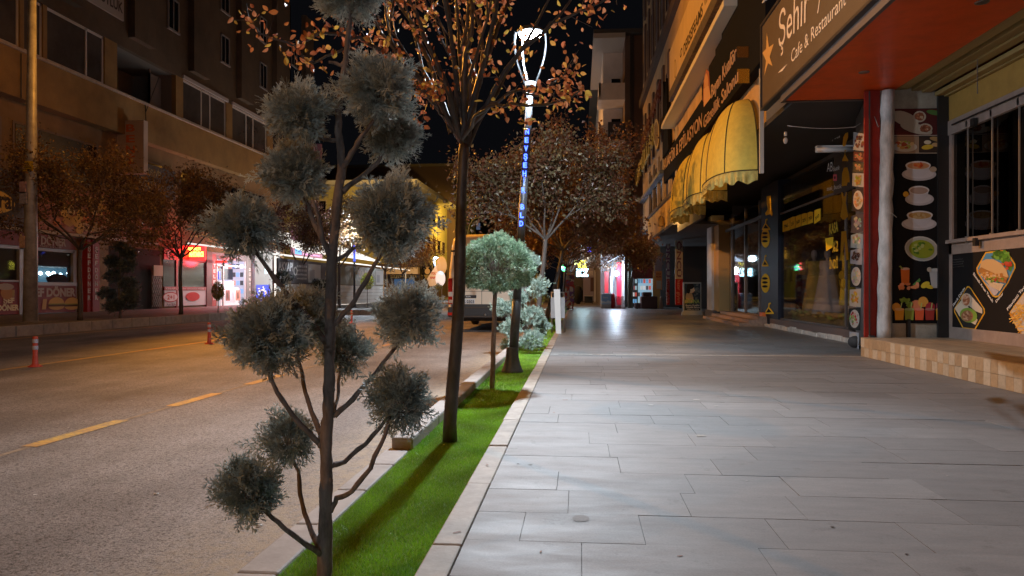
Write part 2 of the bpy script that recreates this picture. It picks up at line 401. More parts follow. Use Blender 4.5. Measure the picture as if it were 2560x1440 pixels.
# turf
b = MB(); b.quad((-1.20,1,-.040),(-.638,1,-.040),(-.638,60,-.040),(-1.20,60,-.040)); struct(b, 'turf_bed', mat('turf_backing', (.05,.15,.012), .9, n=(25,.45)))
def blades(n, y0, y1, h, wd):
    x = np.random.uniform(-1.19, -.648, n); y = y0+(y1-y0)*np.random.rand(n)**1.3
    an = np.random.uniform(0, 2*np.pi, n); hh = h*np.random.uniform(.5, 1.2, n); lx = np.random.normal(0, .6, n)*hh; ly = np.random.normal(0, .6, n)*hh
    ux, uy = np.cos(an)*wd/2, np.sin(an)*wd/2; z0 = -.040
    V = np.zeros((n, 3, 3)); V[:,0] = np.c_[x-ux, y-uy, np.full(n, z0)]; V[:,1] = np.c_[x+ux, y+uy, np.full(n, z0)]; V[:,2] = np.c_[x+lx, y+ly, z0+hh]
    return V.reshape(-1, 3)
def npmesh(name, V, Fc, mt, parent=None, colv=None, origin=None, smooth=False):
    """V verts, Fc (n,k) faces, colv per-face colours"""
    o3 = np.array(ORG[parent]) if parent is not None else (np.array(origin) if origin is not None else np.array([(V[:,0].min()+V[:,0].max())/2, (V[:,1].min()+V[:,1].max())/2, V[:,2].min()]))
    V = V-o3; n, k = Fc.shape; me = bpy.data.meshes.new(name)
    me.vertices.add(len(V)); me.vertices.foreach_set('co', V.astype(np.float32).ravel())
    me.loops.add(n*k); me.loops.foreach_set('vertex_index', Fc.astype(np.int32).ravel())
    me.polygons.add(n); me.polygons.foreach_set('loop_start', np.arange(0, n*k, k, dtype=np.int32))
    try: me.polygons.foreach_set('loop_total', np.full(n, k, dtype=np.int32))
    except Exception: pass
    if colv is not None:
        at = me.color_attributes.new('Col', 'FLOAT_COLOR', 'CORNER')
        cc = np.ones((n*k, 4), dtype=np.float32); cc[:, :3] = np.repeat(colv, k, axis=0); at.data.foreach_set('color', cc.ravel())
    me.update(calc_edges=True); me.validate(); me.polygons.foreach_set('use_smooth', np.full(n, smooth)); me.materials.append(mt)
    ob = bpy.data.objects.new(name, me); col.objects.link(ob)
    if parent is not None: ob.parent = parent
    else: ob.location = o3
    ORG[ob] = Vector(o3); return ob
V = np.vstack([blades(150000, 2.2, 7, .017, .0022), blades(60000, 6.5, 14, .018, .005), blades(30000, 13, 30, .02, .012)])
Fc = np.arange(len(V)).reshape(-1, 3); t = np.random.rand(len(Fc), 1)
cv = (1-t)*np.array([[.13,.33,.015]])+t*np.array([[.38,.68,.05]])
px_ = V.reshape(-1,3,3)[:,0]; pt_ = .5+.5*np.sin(px_[:,0]*9+np.sin(px_[:,1]*3.1)*2)*np.sin(px_[:,1]*5.3+np.cos(px_[:,0]*7)); cv *= (.62+.5*pt_)[:,None]; cv[np.random.rand(len(Fc)) < .05] = (.5,.55,.3)
tag(npmesh('artificial_grass', V, Fc, mat('turf_blade', vc=True, rough=.42, spec=.5, trans=.2), colv=cv), kind='stuff')
# far pavement with kerb; it bulges out beyond the side street
fpm = mat('far_paving', (.14,.13,.125), .7, n=(3,.3), b=(12,.3,.01))
b = MB(); b.box(-22.4, -14.8, -20, 35.2, -.35, ZF); b.box(-22.4, -9.5, 35.2, 150, -.35, ZF); b.box(-60, -22.4, 56.9, 74, -.35, ZF)
struct(b, 'far_pavement', fpm)
b = MB(); y = -10; rnd = random.Random(4)
while y < 35: b.box(-14.8, -14.58, y+.01, y+.99, -.3, ZF+.03+rnd.uniform(-.005,.005)); y += 1
x = -14.6
while x < -9.5: b.box(x+.01, x+.99, 35.0, 35.2, -.3, ZF+.01); x += 1
y = 35.2
while y < 140: b.box(-9.5, -9.3, y+.01, y+.99, -.3, ZF+.01); y += 1
struct(b, 'far_kerb', kerbm, bevel=.02)
# ---------------------------------------------------------------- small litter
def leaf_litter(x, y, s, rz, c, name='fallen_leaf', z=.003):
    b = MB(); pts = []
    for i in range(10):
        t = i/9*math.pi; pts.append((math.cos(t), math.sin(t)*.38))
    vs = []; fs = []
    for k, (a, q) in enumerate(pts): vs += [(a*s, q*s, z+.25*s*abs(q)+.1*s*abs(a)), (a*s, 0, z+.002), (a*s, -q*s, z+.25*s*abs(q)+.1*s*a*a)]
    for k in range(9): o = 3*k; fs += [(o, o+3, o+4, o+1), (o+1, o+4, o+5, o+2)]
    rz = R(rz); vs = [(x+a*math.cos(rz)-q*math.sin(rz), y+a*math.sin(rz)+q*math.cos(rz), zz) for a, q, zz in vs]
    b.add(vs, fs); return b.build(name, mat('dry_leaf', (.20,.09,.055), .7, n=(60,.4)))
for i, (px, py, s, rz, lab) in enumerate(((1143,1333,.022,40,'curled dry leaf on the edging stone nearest the camera'), (1413,1001,.028,10,'small dark dry leaf on the bright paving beside the turf'), (1352,1381,.012,80,'tiny dark crumb of leaf on the paving close to the bottom edge'), (1218,1163,.018,120,'brown leaf scrap on the edging stone beside the long trunk shadow'), (1700,1392,.014,20,'dark leaf scrap on the nearest paving slabs'), (1385,1032,.02,70,'brown leaf lying on the paving left of the shadowed band'))):
    x, y = onZ(0, px, py); tag(leaf_litter(x, y, s, rz, None), lab, 'leaf', 'dry leaves scattered on the pavement')
for i, (px, py, lab) in enumerate(((385,1238,'white cigarette butt lying on the rough asphalt'), (642,1318,'white cigarette butt in the sandy gutter by the kerb'))):
    x, y = onZ(ZR, px, py); b = MB(); b.tube([(x,y,ZR+.006),(x+.022,y+.012,ZR+.006)], .0045, 8)
    tag(b.build('cigarette_butt', mat('butt_paper', (.8,.78,.74), .6)), lab, 'cigarette butt')
for i, (px, py, s) in enumerate(((1740,1000,.05), (1790,1015,.03), (1752,1090,.045), (1628,1013,.035))):
    x, y = onZ(0, px, py); b = MB(); pts = [(x+math.cos(k)*s*random.uniform(.6,1.1), y+math.sin(k)*s*random.uniform(.6,1.1), .0035) for k in np.linspace(0, 5.9, 9)]
    b.add(pts, [tuple(range(9))]); struct(b, 'paint_spot', mat('pale_spot', (.34,.33,.31), .9, spec=.05))
x, y = onZ(0, 1451, 1297); b = MB(); b.add([(x+math.cos(k)*.042*random.uniform(.85,1.1), y+math.sin(k)*.055*random.uniform(.85,1.1), .0035) for k in np.linspace(0, 5.9, 14)], [tuple(range(14))]); struct(b, 'coffee_stain', mat('dark_stain', (.160,.142,.130), .7, spec=.3, n=(60,.2)))

rs = random.Random(12)
for i in range(36):
    x = rs.uniform(-.45, 4.6); y = rs.uniform(2.2, 13); s_ = rs.uniform(.003, .013); b = MB(); b.add([(x+math.cos(k)*s_*rs.uniform(.7,1.2), y+math.sin(k)*s_*rs.uniform(.7,1.2), .0034) for k in np.linspace(0, 5.6, 9)], [tuple(range(9))]); struct(b, 'gum_spot', mat('gum', (.105,.095,.09), .9, spec=.05) if i % 3 else mat('pale_spot', (.34,.33,.31), .9, spec=.05))

for i in range(26):
    x = rs.uniform(-7, -1.5); y = rs.uniform(4, 16); s_ = rs.uniform(.004, .011); b = MB(); b.add([(x+math.cos(k)*s_*rs.uniform(.7,1.2), y+math.sin(k)*s_*1.6*rs.uniform(.7,1.2), ZR+.004) for k in np.linspace(0, 5.4, 7)], [tuple(range(7))]); struct(b, 'grit_speck', mat('grit_pale', (.55,.52,.48), .8))
# ================================================================ NEAR LAMP POST
def street_lamp(x, y, z0, hgt, lean, label, text=True, detail=True, ls=60, group=None, s=1.0):
    t = thing('street_lamp', label, 'street lamp', (x, y, z0), group)
    iron = mat('lamp_iron', (.07,.08,.09), .45, .3, n=(20,.2)); wht = mat('lamp_white', (.07,.08,.09), .5, .1)
    top = z0+hgt; hb = top-.95*s
    P_ = lambda z: (x+lean*(z-z0)/hgt, y, z)
    b = MB(); b.lathe(x, y, [(.155*s,z0-.02),(.155*s,z0+.012),(.145*s,z0+.03),(.115*s,z0+.10),(.092*s,z0+.20),(.082*s,z0+.32),(.080*s,z0+.34),(.06*s,z0+.345)], 28); b.build('base', iron, t)
    b = MB(); b.tube([P_(z0+.32), P_(z0+1.0)], [.064*s,.062*s], 20); b.tube([P_(z0+.985), P_(z0+1.005)], .066*s, 20); b.tube([P_(z0+1.0), P_(z0+hgt*.56)], [.058*s,.052*s], 20); b.build('lower_pole', iron, t)
    b = MB(); b.tube([P_(z0+hgt*.56), P_(hb+.02)], [.052*s,.046*s], 20); b.tube([P_(hb-.06), P_(hb+.10)], [.065*s,.075*s], 20); b.build('upper_pole', wht, t)
    hx = x+lean*(hb-z0)/hgt
    for sd in (-1, 1, 0):
        b = MB(); pts = []
        for i in range(13):
            q = i/12; r = (.05+.16*math.sin(q*math.pi*.62)**1.1*1.05)*s; zz = hb+.02+q*.78*s
            if sd: pts.append((hx+sd*r, y+.02, zz))
            else: pts.append((hx-.55*r, y+.75*r, zz))
        w_ = .03*s
        for a_, c_ in zip(pts[:-1], pts[1:]): b.bar(a_, c_, .034*s if sd else .026*s, .022*s)
        b.build('arm', wht, t)
    b = MB(); hz = hb+.80*s; b.lathe(hx, y+.03, [(.05*s,hz+.08*s),(.13*s,hz+.06*s),(.185*s,hz+.02*s),(.185*s,hz-.005),(.17*s,hz-.012)], 32); b.build('head', wht, t)
    b = MB(); b.lathe(hx, y+.03, [(.155*s,hz-.013),(.15*s,hz-.05*s),(.11*s,hz-.075*s),(.03,hz-.085*s)], 28); b.build('lens', lit('led_lens_%d' % ls, (.86,.93,1.0), ls), t)
    if text:
        # upright letters one above the other on the pole's face
        word = 'NEVŞEHİR BLD'; b = MB(); zt = z0+(726-324)/F*10.2+1.1; zb = z0+(726-553)/F*10.2+1.1
        for i, ch in enumerate(word):
            if ch == ' ': b.build('blue_letters', lit('blue_led', (.04,.09,1.0), 9), t); b = MB(); continue
            zz = zt+(zb-zt)*i/11; v, f = text_mesh(ch, .035, 0)
            wd = .052 if ch not in 'İ' else .014; hh = .072
            px_ = x+lean*(zz-z0)/hgt
            b.add([(px_-wd/2+p[0]*wd, y-.062, zz-hh/2+p[1]*hh) for p in v], f)
        b.build('blue_letters', lit('blue_led', (.04,.09,1.0), 9), t)
    elif detail:
        b = MB(); b.tube([P_(z0+hgt*.52), P_(z0+hgt*.70)], .06*s, 12); b.build('blue_letters', lit('blue_led_far', (.05,.10,1.0), 2.2), t)
    return t
street_lamp(-.925, 10.22, -.03, 4.86, .31, 'lit white forked street lamp with glowing blue letters down its grey pole', ls=220)
# ================================================================ FOLIAGE TOOLS
def sprig(nb=7, L=1, w=.035, seed=0, spread=42):
    """flat feathery conifer sprig along +Z, unit length"""
    rn = random.Random(seed); V = []; Fq = []
    def blade(a, d, l, w):
        d = Vector(d).normalized(); sd = d.cross(Vector((0,1,0))) 
        sd = (sd.normalized() if sd.length > .01 else Vector((1,0,0)))*w/2; a = Vector(a); o = len(V); e = a+d*l
        bow = Vector((0, rn.uniform(-.12,.12)*l, 0))
        V.extend([a-sd, a+sd, e+sd*.3+bow, e-sd*.3+bow]); Fq.append((o, o+1, o+2, o+3)); return e
    blade((0,0,0), (0,0,1), L, w)
    for i in range(nb):
        t = .12+.8*i/nb; sgn = 1 if i % 2 else -1; a = R(rn.uniform(spread-12, spread+14)); l = L*(.5-.32*t)*rn.uniform(.8,1.2)
        d = (math.sin(a)*sgn, rn.uniform(-.3,.3), math.cos(a)); p = Vector((0,0,t*L)); blade(p, d, l, w*.8)
        dv = Vector(d).normalized()
        for q in (.35, .65):
            for s2 in (-1, 1):
                a2 = a*sgn+R(34)*s2; blade(p+dv*l*q, (math.sin(a2), rn.uniform(-.3,.3), math.cos(a2)), l*.42, w*.7)
    return np.array([tuple(v) for v in V]), np.array(Fq)
SPR = [sprig(6, w=.062, seed=i) for i in range(5)]
SPR_S = [sprig(4, w=.12, seed=20+i) for i in range(4)]
def rot_to(d, roll):
    """(n,3) unit directions -> (n,3,3) matrices whose Z column is d"""
    n = len(d); up = np.tile([[0,0,1.]], (n, 1)); up[np.abs(d[:,2]) > .95] = [1,0,0]
    x = np.cross(up, d); x /= np.linalg.norm(x, axis=1)[:,None]; y = np.cross(d, x)
    c, s = np.cos(roll)[:,None], np.sin(roll)[:,None]; x2 = x*c+y*s; y2 = -x*s+y*c
    return np.stack([x2, y2, d], axis=2)
def scatter(tmpl, pos, d, scale, roll=None):
    n = len(pos); d = d/np.linalg.norm(d, axis=1)[:,None]; roll = np.random.uniform(0, 2*np.pi, n) if roll is None else roll
    M_ = rot_to(d, roll); Vs = []; Fs = []; idx = []; off = 0; pick = np.random.randint(0, len(tmpl), n)
    for k, (tv, tf) in enumerate(tmpl):
        w_ = np.where(pick == k)[0]
        if not len(w_): continue
        V = np.einsum('nij,vj->nvi', M_[w_], tv)*scale[w_][:,None,None]+pos[w_][:,None,:]
        Fc = tf[None]+(np.arange(len(w_))*len(tv))[:,None,None]+off; off += V.shape[0]*V.shape[1]
        Vs.append(V.reshape(-1,3)); Fs.append(Fc.reshape(-1, tf.shape[1])); idx.append(np.repeat(w_, len(tf)))
    return np.vstack(Vs), np.vstack(Fs), np.concatenate(idx)
def conifer_pad(ctr, rad, n, L, tmpl, mt, parent, cols, name='foliage', up=.35, flat=0, hollow=.55, edge=None):
    d = np.random.normal(size=(n, 3)); d /= np.linalg.norm(d, axis=1)[:,None]
    r = hollow+(1-hollow)*np.random.rand(n)**.5; r *= .80
    lump = 1+.38*np.sin(d[:,0]*5+ctr[0]*9)*np.cos(d[:,2]*4+ctr[2]*7)+.14*np.sin(d[:,1]*9+d[:,0]*7)
    pos = np.array(ctr)+d*np.array(rad)*(r*lump)[:,None]
    dd = d+np.random.normal(scale=.55, size=(n,3)); dd[:,2] += up
    far = np.random.rand(n) < .10; pos[far] = np.array(ctr)+(pos[far]-np.array(ctr))*np.random.uniform(1.15, 1.45, (far.sum(),1))
    V, Fc, ix = scatter(tmpl, pos, dd, L*np.random.uniform(.55, 1.35, n))
    t = np.random.rand(n, 1); cv = (1-t)*np.array([cols[0]])+t*np.array([cols[1]]); cv *= np.random.uniform(.8, 1.15, (n,1))
    # inner wood twigs
    return npmesh(name, V, Fc, mt, parent, cv[ix])
CON = mat('conifer_needles', vc=True, rough=.6, spec=.3, trans=.22)
BARK = mat('conifer_bark', (.19,.15,.135), .85, n=(38,.5), b=(60,.8,.006), streak=(1,1,.25))
# ---------------------------------------------------------------- the near cloud-pruned conifer
def near_conifer():
    bx, by = onZ(-.04, 812, 1478)
    t = thing('cloud_pruned_conifer', 'tall grey green conifer with round foliage pads on bare branches, nearest the camera', 'tree', (bx, by, -.04), 'cloud pruned conifers')
    d0 = 2.70
    P_ = lambda px, py, dd=0: atD(px, py, d0+dd)
    tr = [(810,1484),(812,1400),(815,1290),(816,1200),(815,1110),(820,1040),(823,950),(824,850),(826,750),(830,650),(838,560),(846,480),(855,430),(853,380),(846,330),(846,280),(852,220),(860,170),(868,120),(875,50),(880,-20),(884,-110)]
    rp = [20,18,17,16,15,14.5,13.5,13,13.5,12,11,11.5,11,10,8.5,7.5,8,7.5,6.5,5.5,4,3]
    pts = [P_(x,y) for x, y in tr]; mid = []; rr = []
    for i in range(len(pts)-1):
        for k in range(4):
            q = k/4; mid.append(pts[i].lerp(pts[i+1], q)+Vector((random.uniform(-.0015,.0015), random.uniform(-.0015,.0015), 0))); rr.append((rp[i]*(1-q)+rp[i+1]*q)*d0/F*random.uniform(.93,1.08))
    b = MB(); b.tube(mid, rr, 14, jit=.05)
    for i in range(16):
        k = random.randrange(6, len(mid)-6); b.ell(mid[k]+Vector((random.choice((-1,1))*rr[k]*.8, random.uniform(-1,.2)*rr[k]*.6, 0)), (rr[k]*.4, rr[k]*.4, rr[k]*.6), 8, 6)
    b.build('trunk', BARK, t)
    br = [ [(806,1388,0),(770,1365,-.1),(710,1320,-.16),(665,1280,-.2),(632,1240,-.22)],
           [(802,1372,0),(778,1330,.05),(755,1260,.1),(745,1180,.12),(722,1120,.14)],
           [(826,1280,0),(842,1245,.0),(880,1232,-.1),(925,1170,-.15),(960,1090,-.15),(975,1040,-.15)],
           [(824,1168,0),(860,1155,.08),(915,1110,.12),(965,1050,.1),(985,1020,.1)],
           [(806,1112,0),(752,1065,-.05),(705,1000,-.1),(675,940,-.12),(645,890,-.12)],
           [(808,1098,0),(778,1030,.1),(758,960,.16),(742,870,.18)],
           [(834,1040,0),(846,980,.2),(850,900,.3)],
           [(836,1040,0),(880,1000,.02),(940,930,.05),(995,860,.06),(1012,830,.06)],
           [(832,812,0),(870,775,.02),(915,700,.04),(950,640,.04),(968,600,.04)],
           [(826,870,0),(790,820,-.04),(735,755,-.1),(690,700,-.14),(635,625,-.16),(618,590,-.16)],
           [(830,648,0),(812,610,.05),(785,560,.1),(772,515,.12),(745,470,.12)],
           [(828,655,0),(808,600,-.02),(795,540,-.04),(780,500,-.04)],
           [(842,650,0),(880,625,.06),(930,600,.1)],
           [(856,478,0),(905,440,.06),(940,410,.1),(960,375,.12)],
           [(850,425,0),(880,385,-.03),(905,340,-.05),(935,300,-.06)],
           [(848,352,0),(800,345,-.03),(770,320,-.05)],
           [(852,205,0),(880,175,.02),(930,160,.04)], [(862,165,0),(840,158,0),(822,155,0)] ]
    for q in br:
        ps = [P_(*p) for p in q]; m_ = []
        for i in range(len(ps)-1):
            for k in range(3): m_.append(ps[i].lerp(ps[i+1], k/3)+Vector([random.uniform(-.003,.003) for _ in range(3)]))
        m_.append(ps[-1]); n_ = len(m_); r0 = 7.5*d0/F; thin = len(q) < 4
        b = MB(); b.tube(m_, [(r0*(.75 if thin else 1))*(1-.5*i/n_)*random.uniform(.9,1.12) for i in range(n_)], 8, jit=.06); b.build('branch', BARK, t)
    A = (.31,.35,.325); B = (.64,.66,.60)
    pads = [(872,-14,100,52,0),(745,290,84,66,-.05),(948,228,88,86,-.06),(985,350,74,52,.14),(735,438,82,86,.1),(610,572,86,78,-.16),(972,548,112,124,.02),
            (668,838,118,104,-.12),(768,800,74,78,.16),(1022,795,78,80,.06),(862,880,74,70,.32),(998,1000,88,94,-.12),(722,1100,78,80,.14),(622,1232,92,94,-.22)]
    for (px, py, rx, ry, dd) in pads:
        c = P_(px, py, dd); k = (d0+dd)/F*.62; rad = (rx*k, (rx+ry)*.46*k, ry*k); low = py > 850
        area = rx*ry/8000
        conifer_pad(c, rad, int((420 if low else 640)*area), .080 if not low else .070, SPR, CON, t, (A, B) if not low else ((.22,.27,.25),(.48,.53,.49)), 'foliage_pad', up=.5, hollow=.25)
        # fine wood inside the pad
        b = MB(); 
        for i in range(26):
            d = Vector((random.gauss(0,1), random.gauss(0,1), random.gauss(.3,1))).normalized(); s_ = c-Vector((0,0,rad[2]*.6)); e = c+Vector((d.x*rad[0], d.y*rad[1], d.z*rad[2]))*.85
            mdl = s_.lerp(e, .5)+Vector([random.uniform(-.015,.015) for _ in range(3)]); b.tube([s_, mdl, e], [.0028,.0018,.0008], 4, cap=False)
        b.build('twigs', BARK, t)
    return t
near_conifer()
# ---------------------------------------------------------------- round topiary on a stem
def topiary(px, py, ctrpx, rx, ry, label, d=None, cols=((.12,.22,.15),(.56,.72,.54)), n=12000, L=.04, shape=0, group='round topiary balls on thin stems'):
    x, y = onZ(-.04, px, py); t = thing('topiary_ball_tree', label, 'topiary', (x, y, -.04), group)
    k = y/F; c = atD(ctrpx[0], ctrpx[1], y/1.0); c.y = y
    b = MB(); p0 = Vector((x,y,-.06)); p1 = Vector((c.x, c.y, c.z))
    ms = [p0.lerp(p1, i/12)+Vector((random.uniform(-.004,.004), random.uniform(-.004,.004), 0)) for i in range(13)]
    b.tube(ms, [.032-.010*i/12 for i in range(13)], 10, jit=.06); b.build('trunk', BARK, t)
    rad = (rx*k, rx*k, ry*k)
    # dense dark core of twigs so the ball is not see-through, then the sprigs
    b = MB()
    for i in range(120):
        dd = Vector((random.gauss(0,1), random.gauss(0,1), random.gauss(0,1))).normalized(); e = c+Vector((dd.x*rad[0], dd.y*rad[1], dd.z*rad[2]))*.55
        b.tube([c-Vector((0,0,rad[2]*.5)), (c+e)/2+Vector((0,0,-.02)), e], [.006,.004,.002], 5, cap=False)
    b.build('twigs', BARK, t)
    nn = n; dr = np.random.normal(size=(nn,3)); dr /= np.linalg.norm(dr, axis=1)[:,None]
    lump = 1+.07*np.sin(dr[:,0]*6+1)*np.cos(dr[:,2]*7)+.09*np.sin(dr[:,0]*15+dr[:,1]*6)*np.cos(dr[:,2]*14+dr[:,1]*9)
    dr[:,2] = np.sign(dr[:,2])*np.abs(dr[:,2])**.72; dr[:,:2] *= 1.06
    flat = np.where(dr[:,2] < 0, .55, 1.0); wide = np.where(dr[:,2] < .15, 1.07, 1.0)
    pos = np.array(c)+dr*np.array(rad)*((.76+.24*np.random.rand(nn)**.6)*lump)[:,None]*np.c_[wide, wide, flat]*.93
    dd = dr+np.random.normal(scale=.45, size=(nn,3)); dd[:,2] += .35
    V, Fc, ix = scatter(SPR_S, pos, dd, L*np.random.uniform(.6,1.25,nn)); tt = np.random.rand(nn,1)**1.3
    cv = (1-tt)*np.array([cols[0]])+tt*np.array([cols[1]]); npmesh('foliage', V, Fc, CON, t, cv[ix]); return t
topiary(1230, 972, (1238, 676), 88, 92, 'round blue green topiary ball on a thin stem beside the lamp post', group=None)
# second cloud-pruned conifer behind the lamp post
def small_conifer(base, pads, label, dd0, cols, group='cloud pruned conifers', n=1.0, zg=-.04, stem=.03, L=.055):
    x, y = base; t = thing('cloud_pruned_conifer', label, 'tree', (x, y, zg), group)
    top = max(c[2] for c, r in pads); b = MB(); tp = [Vector((x+.03*math.sin(i*1.3), y, zg+(top-zg)*i/10)) for i in range(11)]
    b.tube(tp, [stem*(1-.07*i) for i in range(11)], 9, jit=.06); b.build('trunk', BARK, t)
    for c, r in pads:
        c = Vector(c); z = max(zg+.15, c.z-abs(c.x-x)*.8-.18); s_ = Vector((x, y, z)); b = MB(); mdl = s_.lerp(c, .5)+Vector((0,0,-.06)); b.tube([s_, mdl, c], [.014,.011,.006], 7); b.build('branch', BARK, t)
        conifer_pad(c, (r[0], r[0], r[1]), int(900*n), L, SPR_S, CON, t, cols, 'foliage_pad', hollow=.35, up=.3)
    return t
d = 13.4; bx, by = onZ(-.04, 1322, 875); k = d/F
pads = [(1228+30,770,.20,.16,0),(1345,700+18,.20,.2,.1),(1330,655,.15,.14,0),(1330,790,.26,.2,0),(1275,820,.22,.18,-.1),(1275,865,.18,.12,.1),(1352,815,.16,.15,.2),(1330,848,.24,.19,-.25),(1295,745,.17,.14,.1)]
pp = []
for (px, py, a, c_, dy) in pads: p = atD(px, py, d+dy); pp.append(((p.x,p.y,p.z),(a,c_)))
small_conifer((bx,by), pp, 'pale mint green conifer with small round pads right behind the lamp post', d, ((.17,.26,.22),(.48,.58,.50)))
# ---------------------------------------------------------------- broadleaf trees
def leaf_t(seed=0, fine=False):
    rn = random.Random(seed); w = .30; cz = .12*rn.uniform(.5,1.5)
    V = [(0,0,0),(-w*.8,cz,.35),(0,0,.35),(w*.8,cz,.35),(-w*.75,cz,.68),(0,-.02,.70),(w*.75,cz,.68),(0,-.08,1)]
    Fq = [(0,2,1,1),(0,3,2,2),(1,2,5,4),(2,3,6,5),(4,5,7,7),(5,6,7,7)]
    V2 = [(0,0,0),(-w,cz,.45),(0,-.01,.45),(w,cz,.45),(0,-.07,1)]
    if not fine: return np.array(V2), np.array([(0,2,1),(0,3,2),(1,2,4),(2,3,4)])
    rows = [(0,0),(.12,.55),(.30,.92),(.52,1.0),(.74,.72),(.90,.34),(1,0)]; V = []; F_ = []
    for t, k in rows: V += [(-w*k, cz*k, t), (0, -.05*math.sin(t*3)*rn.uniform(.5,2), t), (w*k, cz*k, t)]
    for i in range(6):
        o = 3*i
        for a, b in ((0,1),(1,2)): F_ += [(o+a, o+b, o+3+b), (o+a, o+3+b, o+3+a)]
    return np.array(V), np.array(F_)
LEAF = [leaf_t(i) for i in range(4)]; LEAF_F = [leaf_t(i, True) for i in range(5)]
def grow(b, p, d, L, r, lev, tips, nodes_, rn, curve=.12, spread=28, minr=.0022, seg=5, kids=(2,3), up=.06, shrink=.68):
    pts = [p.copy()]; rad = [r]; q = p.copy(); dd = d.copy(); e = r*.62
    for i in range(seg):
        dd = (dd+Vector((rn.gauss(0,curve), rn.gauss(0,curve), rn.gauss(0,curve)+up))).normalized(); q = q+dd*(L/seg); pts.append(q.copy()); rad.append(max(minr, r+(e-r)*(i+1)/seg)); nodes_.append((q.copy(), dd.copy(), lev))
    b.tube(pts, rad, 8 if r > .02 else (6 if r > .008 else 4), cap=False, jit=.04 if r > .01 else 0)
    if lev <= 0: tips.append((q, dd)); return
    for k in range(rn.randint(*kids)):
        ax = dd.orthogonal().normalized(); ax.rotate(Matrix.Rotation(rn.uniform(0, 6.283), 4, dd) if False else Matrix.Rotation(rn.uniform(0, 6.283), 3, dd))
        nd = (dd*math.cos(R(spread*rn.uniform(.5,1.3)))+ax*math.sin(R(spread*rn.uniform(.5,1.3)))).normalized()
        st = pts[-1] if k < 2 else pts[rn.randint(2, seg-1)]
        grow(b, st, nd, L*shrink*rn.uniform(.8,1.2), max(minr, e*.86), lev-1, tips, nodes_, rn, curve, spread, minr, seg, kids, up, shrink)
def broadleaf(base, crotch, rtrunk, limbs, label, group, leafm, cols, nleaf, leafL, seed, barkm, lean=(0,0), L0=1.0, lev=4, tilt=(18,42), spread=28, droop=0, name='plum_tree', crown=None, extra=None, shrink=.72, up=.05, leafspread=.12, azf=None, tmpl=None, lv_max=2):
    rn = random.Random(seed); x, y, z = base; t = thing(name, label, 'tree', base, group)
    top = Vector((x+lean[0], y+lean[1], crotch)); b = MB(); n = 16; pts = []; rad = []
    for i in range(n+1):
        q = i/n; pts.append(Vector(base).lerp(top, q)+Vector((.012*math.sin(q*7+seed), .01*math.cos(q*5), 0))*(q > .05)); rad.append(rtrunk*(1.12-.32*q) if i else rtrunk*1.25)
    rad[-1] *= 1.12; rad[-2] *= 1.05; b.tube(pts, rad, 16, jit=.025); b.build('trunk', barkm, t)
    b = MB(); tips = []; nd = []
    for i in range(limbs):
        az = azf(i) if azf else 2*math.pi*(i+rn.uniform(-.2,.2))/limbs; tl = R(rn.uniform(*tilt))
        d = Vector((math.cos(az)*math.sin(tl), math.sin(az)*math.sin(tl), math.cos(tl))); s_ = top+Vector((math.cos(az),math.sin(az),0))*rtrunk*.3+Vector((0,0,-rtrunk*rn.uniform(.3,1.2)))
        grow(b, s_, d, L0*rn.uniform(.85,1.15), rtrunk*.50, lev, tips, nd, rn, .09, spread, up=up, shrink=shrink)
    if extra:
        for poly, r0 in extra:
            m_ = []
            for i in range(len(poly)-1):
                for k in range(4): m_.append(Vector(poly[i]).lerp(Vector(poly[i+1]), k/4)+Vector([rn.uniform(-.012,.012) for _ in range(3)]))
            m_.append(Vector(poly[-1])); b.tube(m_, [r0*(1-.75*i/len(m_))+.001 for i in range(len(m_))], 6, cap=False)
            for i in range(len(m_)//3, len(m_)):
                for _ in range(2): nd.append((m_[i], Vector((rn.gauss(0,1), rn.gauss(0,1), rn.gauss(0,1))).normalized(), 0))
                if rn.random() < .5:
                    e = m_[i]+Vector((rn.gauss(0,.08), rn.gauss(0,.08), rn.gauss(.05,.08))); b.tube([m_[i], e], [.003,.0015], 4, cap=False); nd.append((e, Vector((0,0,1)), 0)); nd.append((e, Vector((1,0,0)), 0))
    b.build('branches', barkm, t)
    src = [(p, d) for p, d, lv in nd if lv <= lv_max and (crown is None or crown(p))]
    P_ = np.array([tuple(p) for p, d in src]); D_ = np.array([tuple(d) for p, d in src])
    ix = np.random.randint(0, len(P_), nleaf); pos = P_[ix]+np.random.normal(scale=leafspread, size=(nleaf,3)); d = D_[ix]*.4+np.random.normal(scale=.7, size=(nleaf,3)); d[:,2] -= droop
    V, Fc, fi = scatter(tmpl or LEAF, pos, d, leafL*np.random.uniform(.55,1.2,nleaf)); pal = np.array(cols); c = pal[np.random.randint(0, len(pal), nleaf)]*np.random.uniform(.7,1.25,(nleaf,1))
    npmesh('leaves', V, Fc, leafm, t, c[fi]); return t
PLB = mat('plum_bark', (.055,.043,.040), .5, n=(26,.45), b=(45,.6,.006), streak=(1,1,.35), spec=.6)
PLB2 = mat('pale_bark', (.105,.09,.08), .7, n=(20,.35), b=(45,.6,.006), streak=(1,1,.35))
LFM = mat('autumn_leaf', vc=True, rough=.38, spec=.5, trans=.3)
AUT = [(.62,.22,.06),(.50,.16,.05),(.66,.32,.07),(.55,.18,.08),(.62,.26,.12),(.38,.11,.04),(.60,.38,.07)]
bx, by = onZ(-.04, 1125, 1106); D1 = 5.37
ct = atD(1156, 335, D1)
def ex(*pts): return [tuple(atD(px, py, D1+dd)) for px, py, dd in pts]
